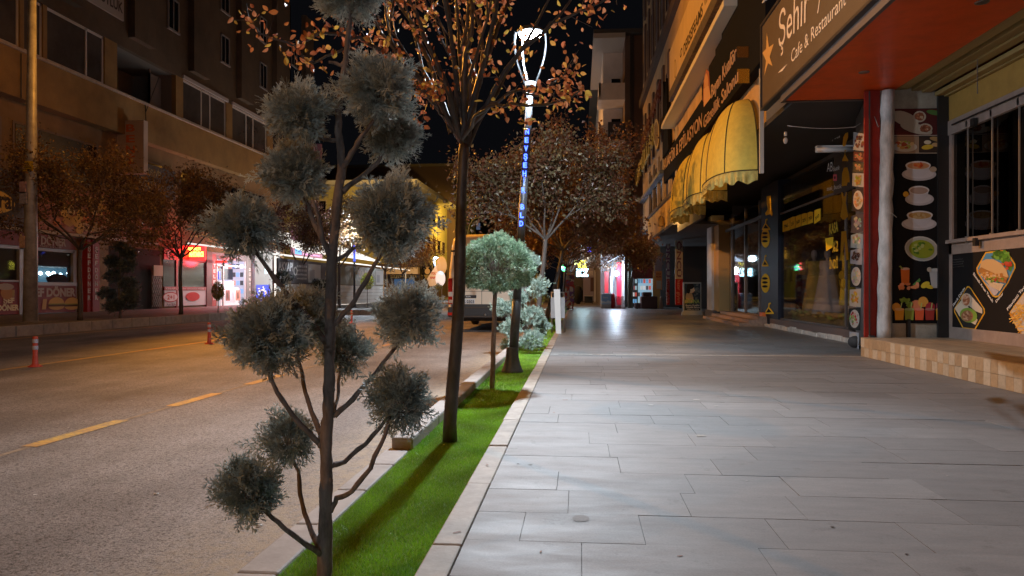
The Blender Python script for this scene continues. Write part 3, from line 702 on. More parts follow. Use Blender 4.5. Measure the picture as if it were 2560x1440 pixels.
extra = [(ex((1150,345,0),(1080,230,-.1),(1000,150,-.25),(900,95,-.4),(800,85,-.5),(740,110,-.55)), .022),
         (ex((1010,160,-.2),(930,150,-.4),(860,120,-.6),(780,160,-.6),(720,110,-.7),(650,85,-.7),(612,50,-.7)), .012),
         (ex((1160,345,0),(1190,290,-.3),(1230,262,-.5),(1300,262,-.6),(1380,262,-.7),(1430,245,-.75),(1450,224,-.8)), .013),
         (ex((1160,340,0),(1240,230,.2),(1300,120,.2),(1380,60,.1),(1470,20,0),(1540,-10,0)), .022),
         (ex((1165,330,0),(1230,260,-.2),(1290,225,-.4),(1340,240,-.4),(1400,200,-.4),(1440,150,-.4)), .013),
         (ex((1155,340,0),(1110,200,-.2),(1060,90,-.3),(1020,-20,-.4)), .028), (ex((1158,335,0),(1160,200,-.1),(1175,80,-.1),(1180,-40,-.1)), .030),
         (ex((1160,335,0),(1200,190,0),(1250,60,.1),(1280,-40,.1)), .028), (ex((1130,330,0),(1080,180,.1),(1030,60,.2),(960,-40,.3)), .022),
         (ex((1120,300,0),(1085,262,-.2),(1060,225,-.3),(1030,215,-.4),(1075,240,-.4)), .008)]
broadleaf((bx,by,-.04), ct.z, .046, 9, 'bare trunked plum tree with sparse orange leaves in front of the street lamp', 'plum trees along the near verge', LFM, AUT, 3600, .050, 11, PLB,
          lean=(ct.x-bx, 0), L0=.80, lev=3, tilt=(14,46), spread=24, droop=.5, extra=extra, shrink=.82, up=.06, leafspread=.05, tmpl=LEAF_F, lv_max=1)
OLV = [(.13,.10,.05),(.17,.14,.07),(.13,.06,.035),(.19,.15,.09),(.11,.05,.03),(.12,.055,.03)]
BRN = [(.17,.08,.045),(.22,.11,.06),(.13,.06,.04),(.20,.13,.06)]
for (px, py, dd, cr, n_, cols, lab, sd, L0, bk) in ((1340,850,17.3,3.25,16000,OLV,'bushy plum tree with a pale trunk and olive brown leaves behind the lamp post',21,.92,PLB2),
        (1362,822,22.0,2.6,26000,BRN,'brown leaved plum tree with a thin brown trunk leaning right behind the yellow shrub',22,1.35,PLB2),
        (1385,800,29,2.7,24000,BRN,'third brown leaved plum tree in the row running away behind the lamp post',23,1.5,PLB),
        (1402,782,38,2.8,17000,BRN,'fourth dark plum tree in the row, beside the newspaper stands',24,1.6,PLB),
        (1415,770,50,2.9,8000,BRN,'farthest dark plum tree at the end of the near row',25,1.6,PLB)):
    c = atD(px, 726, dd); broadleaf((c.x, c.y, -.04), 2.35, .06, 7, lab, 'plum trees along the near verge', LFM, cols, n_, .10 if dd < 25 else .13, sd, bk, lean=((.22 if sd == 21 else .55 if sd == 22 else .3),0), L0=L0, lev=3, tilt=((25,58) if sd == 21 else (30,78)), spread=34, droop=.3, shrink=.74, up=.035, leafspread=.16)
LVL = [(.16,.09,.045),(.22,.12,.05),(.12,.07,.035),(.24,.16,.06)]
NEON_LIT = [(.15,.06,.05),(.12,.04,.035),(.17,.08,.06)]  # leaves reddened: the neon's light is put into their colour
for (px, X, n_, cols, lab, sd, L0) in ((200,-15.8,13000,LVL,'brown leaved street tree in front of the first far shop, right of the steel mast',31,1.25), (452,-15.8,13000,LVL,'brown leaved street tree beside the red neon sign shop front',32,1.25),
        (752,-15.6,11000,NEON_LIT,'dark street tree glowing red beside the neon, left of the white site hoarding',33,1.5), (848,-12.9,9000,LVL,'slim dark trunked street tree before the middle of the white site hoarding',34,1.25),
        (963,-13.2,7000,LVL,'pale trunked street tree at the right end of the white site hoarding',35,1.3), (1007,-13.4,7000,LVL,'round brown street tree before the awning of the far restaurant',36,1.3)):
    u = (px-CX)/F; dpt = X/(CA*u-SA); c = atD(px, 726, dpt)
    broadleaf((c.x, c.y, ZF-.02), ZF+2.3, .075, 7, lab, 'street trees on the far pavement', LFM, cols, n_, .11 if dpt < 35 else .14, sd, PLB, L0=L0, lev=3, tilt=(22,62), spread=34, droop=.2, shrink=.76, up=.04, leafspread=.18)
# small standards and topiaries farther off
def standard_shrub(x, y, z0, hstem, r, h, cols, label, group=None, n=1500, L=.07, name='standard_shrub'):
    t = thing(name, label, 'shrub', (x,y,z0), group); b = MB(); b.tube([(x,y,z0-.02),(x+.01,y,z0+hstem*.5),(x,y,z0+hstem+h*.5)], [.022,.02,.012], 8); b.build('trunk', BARK, t)
    n_ = n; d = np.random.normal(size=(n_,3)); d /= np.linalg.norm(d,axis=1)[:,None]; pos = np.array([x,y,z0+hstem+h/2])+d*np.array([r,r,h/2])*(np.random.rand(n_,1)**.4)
    V, Fc, fi = scatter(LEAF, pos, d+np.random.normal(scale=.6,size=(n_,3)), L*np.random.uniform(.6,1.2,n_)); pal = np.array(cols); c = pal[np.random.randint(0,len(pal),n_)]*np.random.uniform(.7,1.2,(n_,1)); npmesh('foliage', V, Fc, LFM, t, c[fi]); return t
YL = [(.38,.30,.05),(.30,.26,.05),(.45,.38,.07),(.20,.22,.05)]; GRN = [(.06,.13,.03),(.10,.2,.05),(.14,.2,.06)]
c = atD(1349, 726, 20.8); standard_shrub(c.x, c.y, -.04, .75, .2, .85, YL, 'yellow leaved standard shrub on a thin stem in the near verge behind the pale trunk')
for px, X, hs, r, h, cols, lab in ((545,-14.9+.1,.55,.23,.75,YL,'small yellow green standard shrub beside the lit phone shop'), (918,-11.5,1.0,.35,.9,[(.6,.6,.08),(.45,.5,.08)],'bright yellow green standard shrub before the white hoarding'), (1058,-11.5,.4,.45,.5,YL,'low yellow shrub near the far restaurant steps')):
    u = (px-CX)/F; dpt = X/(CA*u-SA); c = atD(px, 726, dpt); standard_shrub(c.x, c.y, ZF, hs, r, h, cols, lab)
for px, py, lab in ((706,696,'dark flattened topiary ball, left of the two before the hoarding'), (800,712,'dark topiary ball, right of the two before the hoarding')):
    u = (px-CX)/F; dpt = -14.9/(CA*u-SA); c = atD(px, py, dpt); r = (27 if px < 750 else 22)*dpt/F
    t = thing('topiary_ball_tree', lab, 'topiary', (c.x, c.y, ZF)); b = MB(); b.tube([(c.x,c.y,ZF),(c.x,c.y,c.z)], .025, 8); b.build('trunk', BARK, t)
    conifer_pad(c, (r, r, r*.7), 1500, .09, SPR_S, CON, t, ((.03,.05,.035),(.07,.09,.07)), hollow=.5, up=.1)
u = (1096-CX)/F; dpt = -11/(CA*u-SA); c = atD(1096, 718, dpt); t = thing('topiary_ball_tree', 'small brightly lit topiary ball beside the white give way signs', 'topiary', (c.x, c.y, ZF)); b = MB(); b.tube([(c.x,c.y,ZF),(c.x,c.y,c.z)], .03, 8); b.build('trunk', BARK, t); conifer_pad(c, (.35,.35,.28), 500, .1, SPR_S, CON, t, ((.2,.3,.26),(.4,.5,.44)), hollow=.5)
# dark conifer on the far pavement
u = (300-CX)/F; dpt = -15.7/(CA*u-SA); pp = []
for (px, py, a, c_) in ((302,618,.22,.2),(322,633,.3,.24),(280,655,.26,.24),(318,665,.34,.24),(285,690,.4,.26),(320,710,.36,.26),(268,735,.36,.24),(325,738,.36,.26),(285,765,.36,.24),(322,760,.36,.24)):
    p = atD(px, py, dpt+random.uniform(-.3,.3)); pp.append(((p.x,p.y,p.z),(a*.8,c_*.8)))
c = atD(300, 726, dpt); small_conifer((c.x, c.y), pp, 'dim cloud pruned conifer on the far pavement before the dark doorway', dpt, ((.09,.12,.12),(.17,.21,.2)), n=.45, zg=ZF, stem=.05, L=.12)
# ================================================================ RIGHT: CAFE WITH THE NEON_LIT SOFFIT
plaster = mat('orange_plaster', (.50,.36,.22), .8, n=(2.5,.18), b=(30,.25,.005))
dark = mat('dark_paint', (.018,.017,.018), .5)
steel = mat('grey_aluminium', (.32,.30,.30), .42, .5, n=(9,.12))
cafe = thing('cafe_building', 'cafe with red soffit, brown fascia sign and a menu covered serving counter at the right', 'cafe', (6.2, 8, 0))
redm = mat('red_panel', (.80,.10,.010), .38, spec=.25, n=(3,.14), b=(3,.12,.01))
SZ = 4.45
b = MB(); b.box(3.62, 5.25, 1.0, 13.45, SZ, SZ+.12); b.build('red_soffit', redm, cafe)
b = MB(); b.box(3.555, 3.615, 1, 13.50, SZ-.02, SZ+.16); b.box(3.56, 5.3, 13.455, 13.52, SZ-.02, SZ+.14); b.build('soffit_edge', mat('soffit_trim', (.12,.10,.095), .5, .2), cafe)
ym = mat('yellow_boards', (.34,.24,.09), .6, n=(4,.22), streak=(1,.06,1))
b = MB(); x = 5.255; zs = SZ+.02
for i, (wd, dz) in enumerate(((.10,0),(.12,.01),(.05,.06),(.16,-.02),(.16,-.05),(.05,.0),(.13,-.12),(.13,-.14))):
    b.box(x, x+wd-.006, 1, 12.910, zs+dz-.02, zs+dz+.05); x += wd
b.build('yellow_soffit', ym, cafe, bevel=.006)
b = MB(); b.box(6.10, 6.2, 1, 12.910, 3.90, 4.5); b.build('yellow_fascia', mat('yellow_paint_fascia', (.36,.22,.05), .7, n=(4,.15)), cafe)
for px, py in ((2160,180),(2455,5)):
    X_, Y_ = onZ(SZ, px, py); b = MB(); b.lathe(X_, Y_, [(.05,SZ-.012),(.075,SZ-.010),(.08,SZ+.002)], 20); b.build('downlight', mat('downlight_rim', (.30,.28,.26), .3, .8), cafe)
# back wall panel, red strip, white pipe column
b = MB(); xr2,_=onY(12.9,2200,500); b.box(xr2, 6.30, 12.920, 13.2, 0, 4.6); b.build('end_wall', mat('worn_plaster', (.36,.33,.28), .85, n=(3,.35), b=(10,.5,.01)), cafe)
b = MB(); xr0,_=onY(12.87,2161,500); xr1,_=onY(12.87,2200,500); b.box(xr0, xr1, 12.870, 12.90, .0, 4.44); b.build('red_strip', mat('red_wall_paint', (.33,.022,.012), .5, n=(6,.2)), cafe)
b = MB(); pts = []
x0, _ = onY(12.850, 2214, 300); x1_, _ = onY(12.850, 2208, 830)
for i in range(26):
    q = i/25; xq,_=onY(12.81, 2209+11*q, 500); pts.append((xq+.006*math.sin(i*2.1), 12.810, .30+q*4.12))
b.tube(pts, [.105+.006*math.sin(i*1.7) for i in range(26)], 16, jit=.02); b.build('column', mat('peeling_white', (.56,.54,.53), .7, n=(4,.5), b=(12,.7,.012), streak=(1,1,.4)), cafe)
b = MB(); b.tube([(5.01,12.830,4.4),(5.012,12.830,3.4),(5.03,12.820,3.0),(5.02,12.820,2.7),(5.10,12.710,2.4),(5.2,12.690,2.3)], .006, 5); b.tube([(4.9,12.830,4.0),(4.96,12.820,3.82),(5.03,12.820,3.9)], .006, 5); b.build('cable', mat('grey_cable', (.4,.38,.36), .5), cafe)
b = MB(); b.box(5.93, 6.10, 12.86, 12.915, .32, 4.4); b.build('dark_gap_strip', dark, cafe)  # dark strip filling the dark gap between end wall and counter
# serving counter wall at X = 6.10
b = MB(); b.box(6.10, 6.4, 1, 12.890, .30, .50); b.box(6.10, 6.4, 1, 12.890, 1.69, 1.91); b.box(6.04, 6.10, 1, 12.870, 1.87, 1.93); b.box(6.08, 6.4, 1, 12.890, 3.66, 3.90); b.box(6.10, 6.14, 12.770, 12.900, .5, 3.66); b.build('counter_frame', mat('beige_aluminium', (.36,.29,.26), .5, .2, n=(7,.12)), cafe, bevel=.006)
b = MB(); b.box(6.11, 6.4, 1, 12.890, .50, 1.69, (.012,.012,.014)); b.build('counter_panel', mat('black_panel', (.010,.010,.012), .6, spec=.2), cafe)
b = MB(); b.box(6.14, 6.15, 1, 12.890, 1.93, 3.66); b.build('counter_glass', glass('dark_glass', (.10,.10,.11), .02), cafe)
b = MB(); b.box(6.5, 7.6, 1, 12.870, .3, 3.9); b.build('interior', mat('cafe_interior', (.02,.018,.018), .8), cafe)
for px in (2419, 2480, 2548):
    Y_, _ = onX(6.10, px, 500); b = MB(); b.box(6.095, 6.115, Y_-.008, Y_+.008, 1.93, 3.68); b.box(6.08, 6.12, Y_-.025, Y_+.025, 3.68, 3.78); b.box(6.07, 6.12, Y_-.02, Y_+.02, 1.86, 1.95); b.build('glass_divider', mat('rail_metal', (.5,.47,.44), .3, .6), cafe)
b = MB(); b.box(6.0, 6.06, 11.9, 12.0, 3.62, 3.74); b.box(6.0, 6.06, 11.85, 11.93, 1.78, 1.90); b.tube([(6.05,1,3.80),(6.05,12.670,3.80)], .012, 6); b.build('sliding_rail', dark, cafe)
Yc, zc = onX(5.75, 2357, 270); b = MB()
for i in range(14): b.ell((5.6, 11.0, 4.35-i*.035), (.010,.006,.02), 6, 5)
b.build('chain', mat('chain_metal', (.25,.22,.2), .5, .6), cafe)
# the tiled step
stp = thing('tiled_step', 'long low step clad in beige and cream tiles in front of the serving counter', 'step', (5.3, 7, 0))
b = MB(); b.box(4.70, 6.10, 1, 12.830, -.02, .306); b.build('core', mat('step_core', (.25,.21,.16), .8), stp)
b = MB(); rnd = random.Random(2); y = 12.830; i = 0
TA, TB = (.36,.26,.155), (.46,.39,.29)
while y > 1.2:
    wd = rnd.choice((.15,.17,.19,.155)); k = i % 2
    for r_, (z0, z1) in enumerate(((.004,.155),(.158,.312))):
        cc = TA if (k+(r_ if rnd.random() < .3 else 0)) % 2 == 0 else TB; f = rnd.uniform(.82,1.1)
        b.box(4.682, 4.70, y-wd+.002, y-.001, z0, z1, tuple(c*f for c in cc))
    y -= wd; i += 1
x = 4.70
while x < 6.0:
    if x+.13 > 5.2 or True:
        f = rnd.uniform(.85,1.1); b.box(x+.001, min(x+.15,6.1)-.001, 12.830, 12.842, .004, .312, tuple(c*f for c in rnd.choice((TA,TB))))
    x += .15
b.build('riser_tile', mat('glazed_tile', vc=True, rough=.45, n=(16,.16)), stp, bevel=.002)
b = MB(); y = 12.830
while y > 1.2:
    x = 4.68
    while x < 6.05:
        f = rnd.uniform(.88,1.08); b.box(x+.0015, min(x+.33,6.1)-.0015, y-.33+.0015, y-.0015, .306, .318, tuple(c*f for c in (.34,.26,.175))); x += .33
    y -= .33
b.build('tread_tile', mat('tread_tile', vc=True, rough=.5, n=(5,.28), streak=(1.6,.3,1)), stp)
# ---- brown sign over the pavement edge
sg = thing('cafe_sign', 'brown overhead sign reading Şehir Cafe & Restaurant with a gold star', 'shop sign', (3.55, 9, 4.55))
b = MB(); b.box(3.50, 3.58, 3.5, 14.58, 4.60, 6.16); b.build('panel', mat('brown_sign', (.105,.066,.038), .5, n=(3,.12)), sg)
b = MB(); b.box(3.47, 3.60, 3.5, 14.63, 4.555, 4.60); b.box(3.47, 3.60, 3.5, 14.63, 6.16, 6.21); b.box(3.47,3.60,14.58,14.63,4.6,6.16); b.build('frame', mat('sign_frame', (.06,.05,.045), .4, .5), sg)
gold = (.86,.56,.30); CRM = (.88,.70,.50)
c = CV('R', 3.50); c.ptext('Şehir', 1947, 121, 2024, 46, 88, CRM, 2, .0)
c.ptext('Cafe & Restaurant', 1979, 158, 2116, 10, 33, CRM, 2, .0)
c.ptext('/', 2044, 34, 2056, 22, 70, CRM, 2, -.01)
c.build('lettering', mat('sign_letters', vc=True, rough=.45), sg)
c = CV('R', 3.50); pts = []
for i in range(10):
    t = -math.pi/2+i*math.pi/5; r = (1 if i % 2 == 0 else .38); pts.append((1920+14.5*r*math.cos(t), 135+50*r*math.sin(t)))
pts = [(1918,80),(1923,118),(1935,110),(1925,142),(1932,165),(1921,158),(1911,190),(1916,152),(1907,132),(1916,122)]
c.pp(pts, (.72,.40,.12), 2); c.pp([(1945,183),(1955,172),(1969,160),(1957,177)], CRM, 2); c.build('star', mat('sign_letters', vc=True), sg)
# ---- printed menu on the end wall
mn = thing('menu_poster', 'tall black menu poster with soup bowls and juices on the end wall of the cafe', 'poster', (5.7, 12.910, .6))
c = CV('F', 12.910, .003)
K = (.010,.010,.012); W_ = (.62,.62,.68)
b = MB(); xa, za = onY(12.910, 2231, 808); xb, zb = onY(12.910, 2366, 270); b.box(xa, xb, 12.905, 12.917, za, zb); b.build('board', mat('poster_black', K, .65, spec=.15), mn)
c.pr(2232,272,2363,338,(.10,.02,.02),3); 
for (x,y,rx,ry,rot) in ((2262,298,36,17,22),(2290,322,42,12,14)): c.pe(x,y,rx,ry,(.50,.42,.33),4,rot=rot,jit=.03)
for (x,y,rx,ry) in ((2298,292,16,14),(2312,322,18,13)):
    c.pe(x,y,rx,ry,(.55,.47,.38),5); c.pe(x,y,rx*.75,ry*.75,(.30,.10,.05),6,jit=.1); c.blobs(x,y,rx*.5,ry*.5,[(.5,.2,.1),(.2,.06,.03),(.6,.45,.3)],8,(2,4),7)
c.pe(2335,282,20,6,(.10,.22,.06),4,rot=10); c.pr(2232,338,2363,340,(.5,.4,.35),4)
c.pr(2231,341,2297,382,(.30,.22,.16),3); c.pe(2262,368,30,12,(.5,.48,.45),4); c.blobs(2262,362,20,9,[(.5,.3,.1),(.35,.08,.05),(.3,.4,.1),(.6,.5,.3)],22,(3,7),5)
c.pr(2299,341,2363,380,(.05,.035,.03),3); c.pe(2318,356,9,5,(.6,.6,.5),4); c.pe(2318,368,15,6,(.6,.45,.05),4,rot=-8); c.pe(2345,349,22,6,(.5,.3,.12),4,rot=10); c.pe(2340,362,12,5,(.5,.36,.2),4); c.pr(2231,382,2363,384,(.4,.36,.3),4)
def bowl(cx, cy, sx, soup, side=None, wd=37):
    c.pe(cx+sx, cy+18, wd+6, 16, (.50,.50,.56), 3); c.pe(cx+sx, cy+16, wd, 13, (.60,.60,.66), 4)
    c.pp([(cx-wd*.82,cy-3),(cx+wd*.82,cy-3),(cx+wd*.70,cy+12),(cx+wd*.35,cy+24),(cx-wd*.35,cy+24),(cx-wd*.70,cy+12)], (.56,.56,.63), 5)
    c.pe(cx, cy-4, wd*.86, 11, (.68,.68,.72), 6); c.pe(cx, cy-3, wd*.74, 8.5, soup, 7)
    if side: c.pe(*side, 8)
bowl(2294,418,3,(.55,.30,.16),(2331,424,9,7,(.45,.36,.28))); c.blobs(2294,414,16,4,[(.6,.10,.03),(.6,.2,.05)],10,(3,7),8)
bowl(2296,480,2,(.40,.30,.26),(2263,486,7,7,(.7,.42,.05)),30)
bowl(2298,542,-1,(.45,.28,.10),None,38); c.blobs(2298,540,20,5,[(.5,.36,.18),(.4,.22,.06)],12,(3,6),8)
c.pe(2303,622,42,31,(.55,.56,.55),3,rot=8); c.pe(2303,622,39,28,(.42,.44,.42),4,rot=8); c.pe(2303,623,32,23,(.28,.34,.03),5,rot=8); c.blobs(2303,622,22,15,[(.10,.22,.02),(.08,.18,.02),(.40,.46,.15)],18,(3,6),6)
c.pp([(2251,672),(2273,672),(2272,712),(2253,712)],(.75,.20,.04),4); c.pe(2262,672,11,3,(.75,.55,.5),5); c.pp([(2246,666),(2250,664),(2258,672),(2255,673)],(.3,.4,.1),5)
c.blobs(2270,715,26,6,[(.75,.28,.12),(.8,.35,.2)],9,(4,9),5); c.pp([(2280,712),(2298,695),(2300,702),(2288,714)],(.12,.30,.08),5)
c.pp([(2322,676),(2352,674),(2348,720),(2328,720)],(.55,.55,.56),4); c.pe(2337,675,15,4,(.66,.66,.66),5); c.pe(2322,674,6,6,(.6,.5,.4),6); c.pp([(2345,672),(2350,658),(2352,659),(2348,673)],(.6,.45,.25),5)
c.pe(2312,712,12,7,(.78,.62,.06),5,rot=-30); c.pe(2320,716,12,5,(.75,.58,.05),6,rot=20)
for (x,y,r_,cc) in ((2240,768,11,(.75,.35,.06)),(2290,764,14,(.75,.25,.12)),(2307,755,13,(.8,.4,.08)),(2325,768,12,(.45,.04,.06)),(2350,765,11,(.4,.08,.12))): c.pe(x,y,r_,r_,cc,4,jit=.04)
c.blobs(2263,757,13,12,[(.28,.42,.08),(.22,.36,.05)],16,(4,6),5)
for (x, cc) in ((2247,(.78,.36,.04)),(2272,(.30,.36,.06)),(2297,(.80,.13,.05)),(2323,(.42,.05,.04)),(2350,(.78,.40,.05))):
    c.pp([(x-12,773),(x+12,773),(x+10,800),(x-10,800)],cc,6); c.pe(x,773,12,3.5,tuple(q*.8+.15 for q in cc),7); c.pp([(x+4,757),(x+7,757),(x+4,773),(x+2,773)],(.5,.6,.2),8)
c.pp([(2350,748),(2354,725),(2360,740),(2364,722),(2366,750)],(.10,.16,.08),4)
c.build('food_pictures', PRINT, mn)
b = MB(); 
for x in (2268,2350): xa, _ = onY(12.870, x, 800); b.box(xa, xa+.06, 12.880, 12.920, .32, .62)
b.build('lower_post', dark, mn)
# ---- counter print: diamonds with sandwiches
cp = thing('counter_menu', 'black counter panel poster with yellow rimmed diamond pictures of chicken doner', 'poster', (6.1, 10, .5))
c = CV('R', 6.108, .0025)
YR = (.80,.42,.03)
def diamond(pts, inner, bgc):
    c.pp(pts, YR, 1); cx = sum(p[0] for p in pts)/len(pts); cy = sum(p[1] for p in pts)/len(pts)
    s_ = .93; c.pp([(cx+(x-cx)*s_, cy+(y-cy)*s_) for x, y in pts], bgc, 2)
# chicken in bread
D1_ = [(2464,630),(2513,625),(2521,631),(2539,660),(2539,670),(2521,708),(2497,742),(2489,744),(2482,741),(2443,682),(2441,670)]
diamond(D1_, None, (.10,.30,.52)); c.pp([(2484,629),(2512,627),(2536,662),(2528,680),(2500,650),(2482,646)],(.10,.24,.03),3); c.blobs(2505,638,22,11,[(.12,.32,.03),(.2,.42,.06),(.06,.16,.02)],26,(3,7),4)
c.blobs(2520,664,12,12,[(.55,.06,.03),(.6,.10,.05)],8,(4,7),5); c.pp([(2452,673),(2455,655),(2468,648),(2486,648),(2505,658),(2519,675),(2525,694),(2500,690),(2470,675)],(.70,.45,.20),6)
c.pp([(2448,676),(2456,668),(2500,688),(2523,693),(2518,708),(2490,703),(2460,692)],(.45,.20,.05),7); c.blobs(2486,688,30,8,[(.65,.32,.08),(.75,.45,.18),(.5,.2,.04),(.7,.5,.3)],34,(2,5),8); c.blobs(2490,700,28,6,[(.15,.3,.03),(.5,.08,.04),(.3,.4,.05)],22,(2,4),9)
c.pp([(2456,688),(2490,706),(2514,710),(2503,728),(2480,716)],(.68,.52,.34),8); c.pp([(2466,706),(2500,728),(2493,738),(2487,738)],(.55,.48,.5),7)
D2_ = [(2418,716),(2423,715),(2428,720),(2462,772),(2463,783),(2438,826),(2408,822),(2386,780),(2386,772)]
diamond(D2_, None, (.03,.03,.03)); c.pp([(2390,768),(2412,742),(2425,735),(2457,772),(2457,784),(2440,778),(2425,765)],(.62,.55,.45),3); c.pp([(2388,770),(2405,752),(2430,775),(2446,800),(2440,812),(2410,796),(2400,790)],(.72,.62,.48),4)
c.pe(2418,750,13,17,(.62,.52,.40),5); c.pe(2418,750,9,14,(.42,.17,.08),6); c.blobs(2418,750,7,11,[(.6,.3,.17),(.7,.42,.28),(.35,.12,.05)],18,(2,4),7); c.pe(2424,788,22,18,(.25,.40,.06),6,rot=20); c.pe(2421,790,15,14,(.40,.17,.08),7); c.blobs(2421,790,11,10,[(.55,.28,.15),(.3,.1,.05),(.65,.4,.25)],22,(2,4),8)
D3_ = [(2562,728),(2570,720),(2575,840),(2556,838),(2545,826),(2527,790),(2525,780)]
diamond(D3_, None, (.6,.5,.4)); 
for i in range(60):
    x = random.uniform(2530,2566); y = random.uniform(762,836); a = random.uniform(-1.2,1.2); 
    if y > 780+(x-2530)*1.6+12 or y < 775-(x-2530)*1.0: continue
    dx, dy = math.cos(a)*11, math.sin(a)*11; c.pp([(x-dx,y-dy-1.4),(x+dx,y+dy-1.4),(x+dx,y+dy+1.4),(x-dx,y-dy+1.4)], random.choice([(.80,.42,.06),(.70,.30,.03),(.85,.55,.15)]), 4+random.random()*3)
c.ptext('Tavuk Dürün', 2384, 768, 2414, 722, 7, (.85,.82,.8), 3, .02)
c.ptext('Ekmek Arası Tavuk', 2434, 686, 2483, 757, 7, (.85,.82,.8), 3, .02)
c.ptext('Döner', 2492, 757, 2510, 735, 7, (.85,.82,.8), 3, .02); c.ptext('Pilavüstü Tavuk', 2521, 777, 2572, 708, 8, (.85,.82,.8), 3, .02)
for i in range(4):
    for j in range(10): c.pe(2380+j*3+(i%2)*2, 650+i*6-j*.3, .55, .55, (.4,.38,.35), 2, n=5)
c.build('print', PRINT, cp)
# ================================================================ poster pillar between cafe and boutique
pil = thing('poster_pillar', 'leaning advertising panel of food photographs beside the red wall strip', 'poster stand', (5.1, 13.6, 0))
pa = Vector((5.36,14.95,0)); pb = Vector((4.80,12.78,0))      # ground line of the panel, facing the street
def panel_pt(q, z, off=0):
    p = pa.lerp(pb, q); dn = Vector((-(pa-pb).y, (pa-pb).x, 0)).normalized(); dn = dn if dn.x < 0 else -dn
    return (p.x+dn.x*off, p.y+dn.y*off, z)
def panel_from(px, py):
    """pixel -> (q,z) on that slanted panel"""
    u = (px-CX)/F; dx, dy = CA*u-SA, CA+SA*u; ex, ey = pb.x-pa.x, pb.y-pa.y
    det = dx*(-ey)-dy*(-ex); t = (pa.x*(-ey)-pa.y*(-ex))/det; q = (dx*pa.y-dy*pa.x)/det
    return q, H+(CY-py)*t/F
for q_ in (2112, 2160): pass
b = MB()
def pslab(b, q0, q1, z0, z1, off, th, c=None):
    v = [panel_pt(q0,z0,off),panel_pt(q1,z0,off),panel_pt(q1,z1,off),panel_pt(q0,z1,off)]; w = [panel_pt(q0,z0,off-th),panel_pt(q1,z0,off-th),panel_pt(q1,z1,off-th),panel_pt(q0,z1,off-th)]
    b.add(v+w, [(0,1,2,3),(7,6,5,4),(0,4,5,1),(1,5,6,2),(2,6,7,3),(3,7,4,0)], c)
pslab(b, 0, 1, .10, 4.42, 0, .015); b.build('panel', mat('panel_black', (.03,.028,.028), .5), pil)
b = MB(); b.box(4.80,4.88,12.75,12.83,0,.35); b.tube([(4.85,12.75,.10),(5.05,12.9,.10)], .06, 10); b.tube([(5.32,14.8,.12),(5.2,14.6,.12)], .11, 14); b.build('foot', mat('rusty_iron', (.05,.045,.045), .7), pil)
def quadimg(poly, colr, l):
    pts = [panel_from(*p) for p in poly]; pc.add([panel_pt(q, z, .004*l) for q, z in pts], [tuple(range(len(pts)))], colr)
pc = MB()
bands = [(2134,330,2165,335,378,(.42,.42,.44),[(.12,.06,.04),(.2,.1,.06)]),(2134,378,2164,383,405,(.15,.06,.04),[(.5,.18,.1),(.12,.25,.1),(.6,.3,.15)]),(2133,405,2163,408,432,(.12,.10,.06),[(.5,.25,.12),(.6,.4,.2)]),(2132,432,2162,434,468,(.45,.45,.45),[(.35,.28,.05),(.45,.35,.1)]),
         (2131,474,2161,470,530,(.06,.045,.04),[(.5,.25,.12),(.6,.35,.18)]),(2129,540,2159,532,585,(.10,.09,.11),[(.4,.4,.44),(.3,.3,.36)]),(2128,588,2158,578,622,(.35,.45,.52),[(.6,.6,.6),(.3,.35,.2)]),(2127,626,2156,620,662,(.4,.4,.44),[(.06,.03,.03),(.15,.05,.05)]),
         (2127,664,2155,662,720,(.02,.02,.02),[(.6,.5,.38)]),(2125,724,2153,722,768,(.6,.5,.4),[(.65,.38,.05),(.55,.3,.05)]),(2122,772,2152,768,826,(.03,.03,.03),[(.6,.2,.08),(.3,.4,.12),(.5,.05,.06),(.6,.5,.45)]),(2118,828,2148,832,880,(.5,.5,.54),[(.12,.13,.16),(.3,.22,.1)])]
for (x0, y0, x1, y0b, y1, bgc, fg) in bands:
    quadimg([(x0,y0),(x1,y0b),(x1-.5,y1),(x0-1,y1-3)], bgc, 1); cx, cy = (x0+x1)/2, (min(y0,y0b)+y1)/2; hh = (y1-y0)/2
    if bgc[0] < .05 or hh > 24: 
        quadimg([(cx+math.cos(t)*12.5, cy+math.sin(t)*hh*.85) for t in np.linspace(0,6.0,18)], (.6,.56,.52), 1.5)
    for i in range(22):
        t = random.uniform(0,6.28); q = random.random()**.5; r_ = random.uniform(2,5)
        ex_, ey_ = cx+math.cos(t)*10*q, cy+math.sin(t)*hh*.6*q
        quadimg([(ex_+math.cos(a)*r_*.7, ey_+math.sin(a)*r_) for a in np.linspace(0,5.5,7)], tuple(x*random.uniform(.7,1.3) for x in random.choice(fg)), 2+random.random()*1.5)
pc.build('food_photos', PRINTM, pil)
# ================================================================ BOUTIQUE
BX = 5.77
bt = thing('boutique', 'dark glass fronted boutique with yellow clothes icons beside the cafe', 'shop', (7, 18, 0))
b = MB(); b.box(BX-.02, 10.5, 14.9, 23.2, -.05, .24); b.build('plinth', mat('plinth_tile', (.20,.15,.12), .6, n=(14,.3)), bt)
b = MB(); y = 15.2; rnd = random.Random(8)
while y < 22.6:
    L_ = rnd.uniform(.5,.9); b.box(BX-.14-rnd.uniform(0,.03), BX-.02, y, y+L_-.02, -.02, .10+rnd.uniform(-.02,.03)); y += L_
b.build('whitewashed_stone', mat('whitewash', (.52,.49,.45), .85, n=(6,.3), b=(14,.6,.01)), bt, bevel=.02)
b = MB(); b.box(BX-.10, BX+.02, 15.0, 22.7, .10, .26); b.build('sill', mat('ribbed_sill', (.14,.10,.09), .7, n=(60,.4), streak=(1,4,1)), bt)
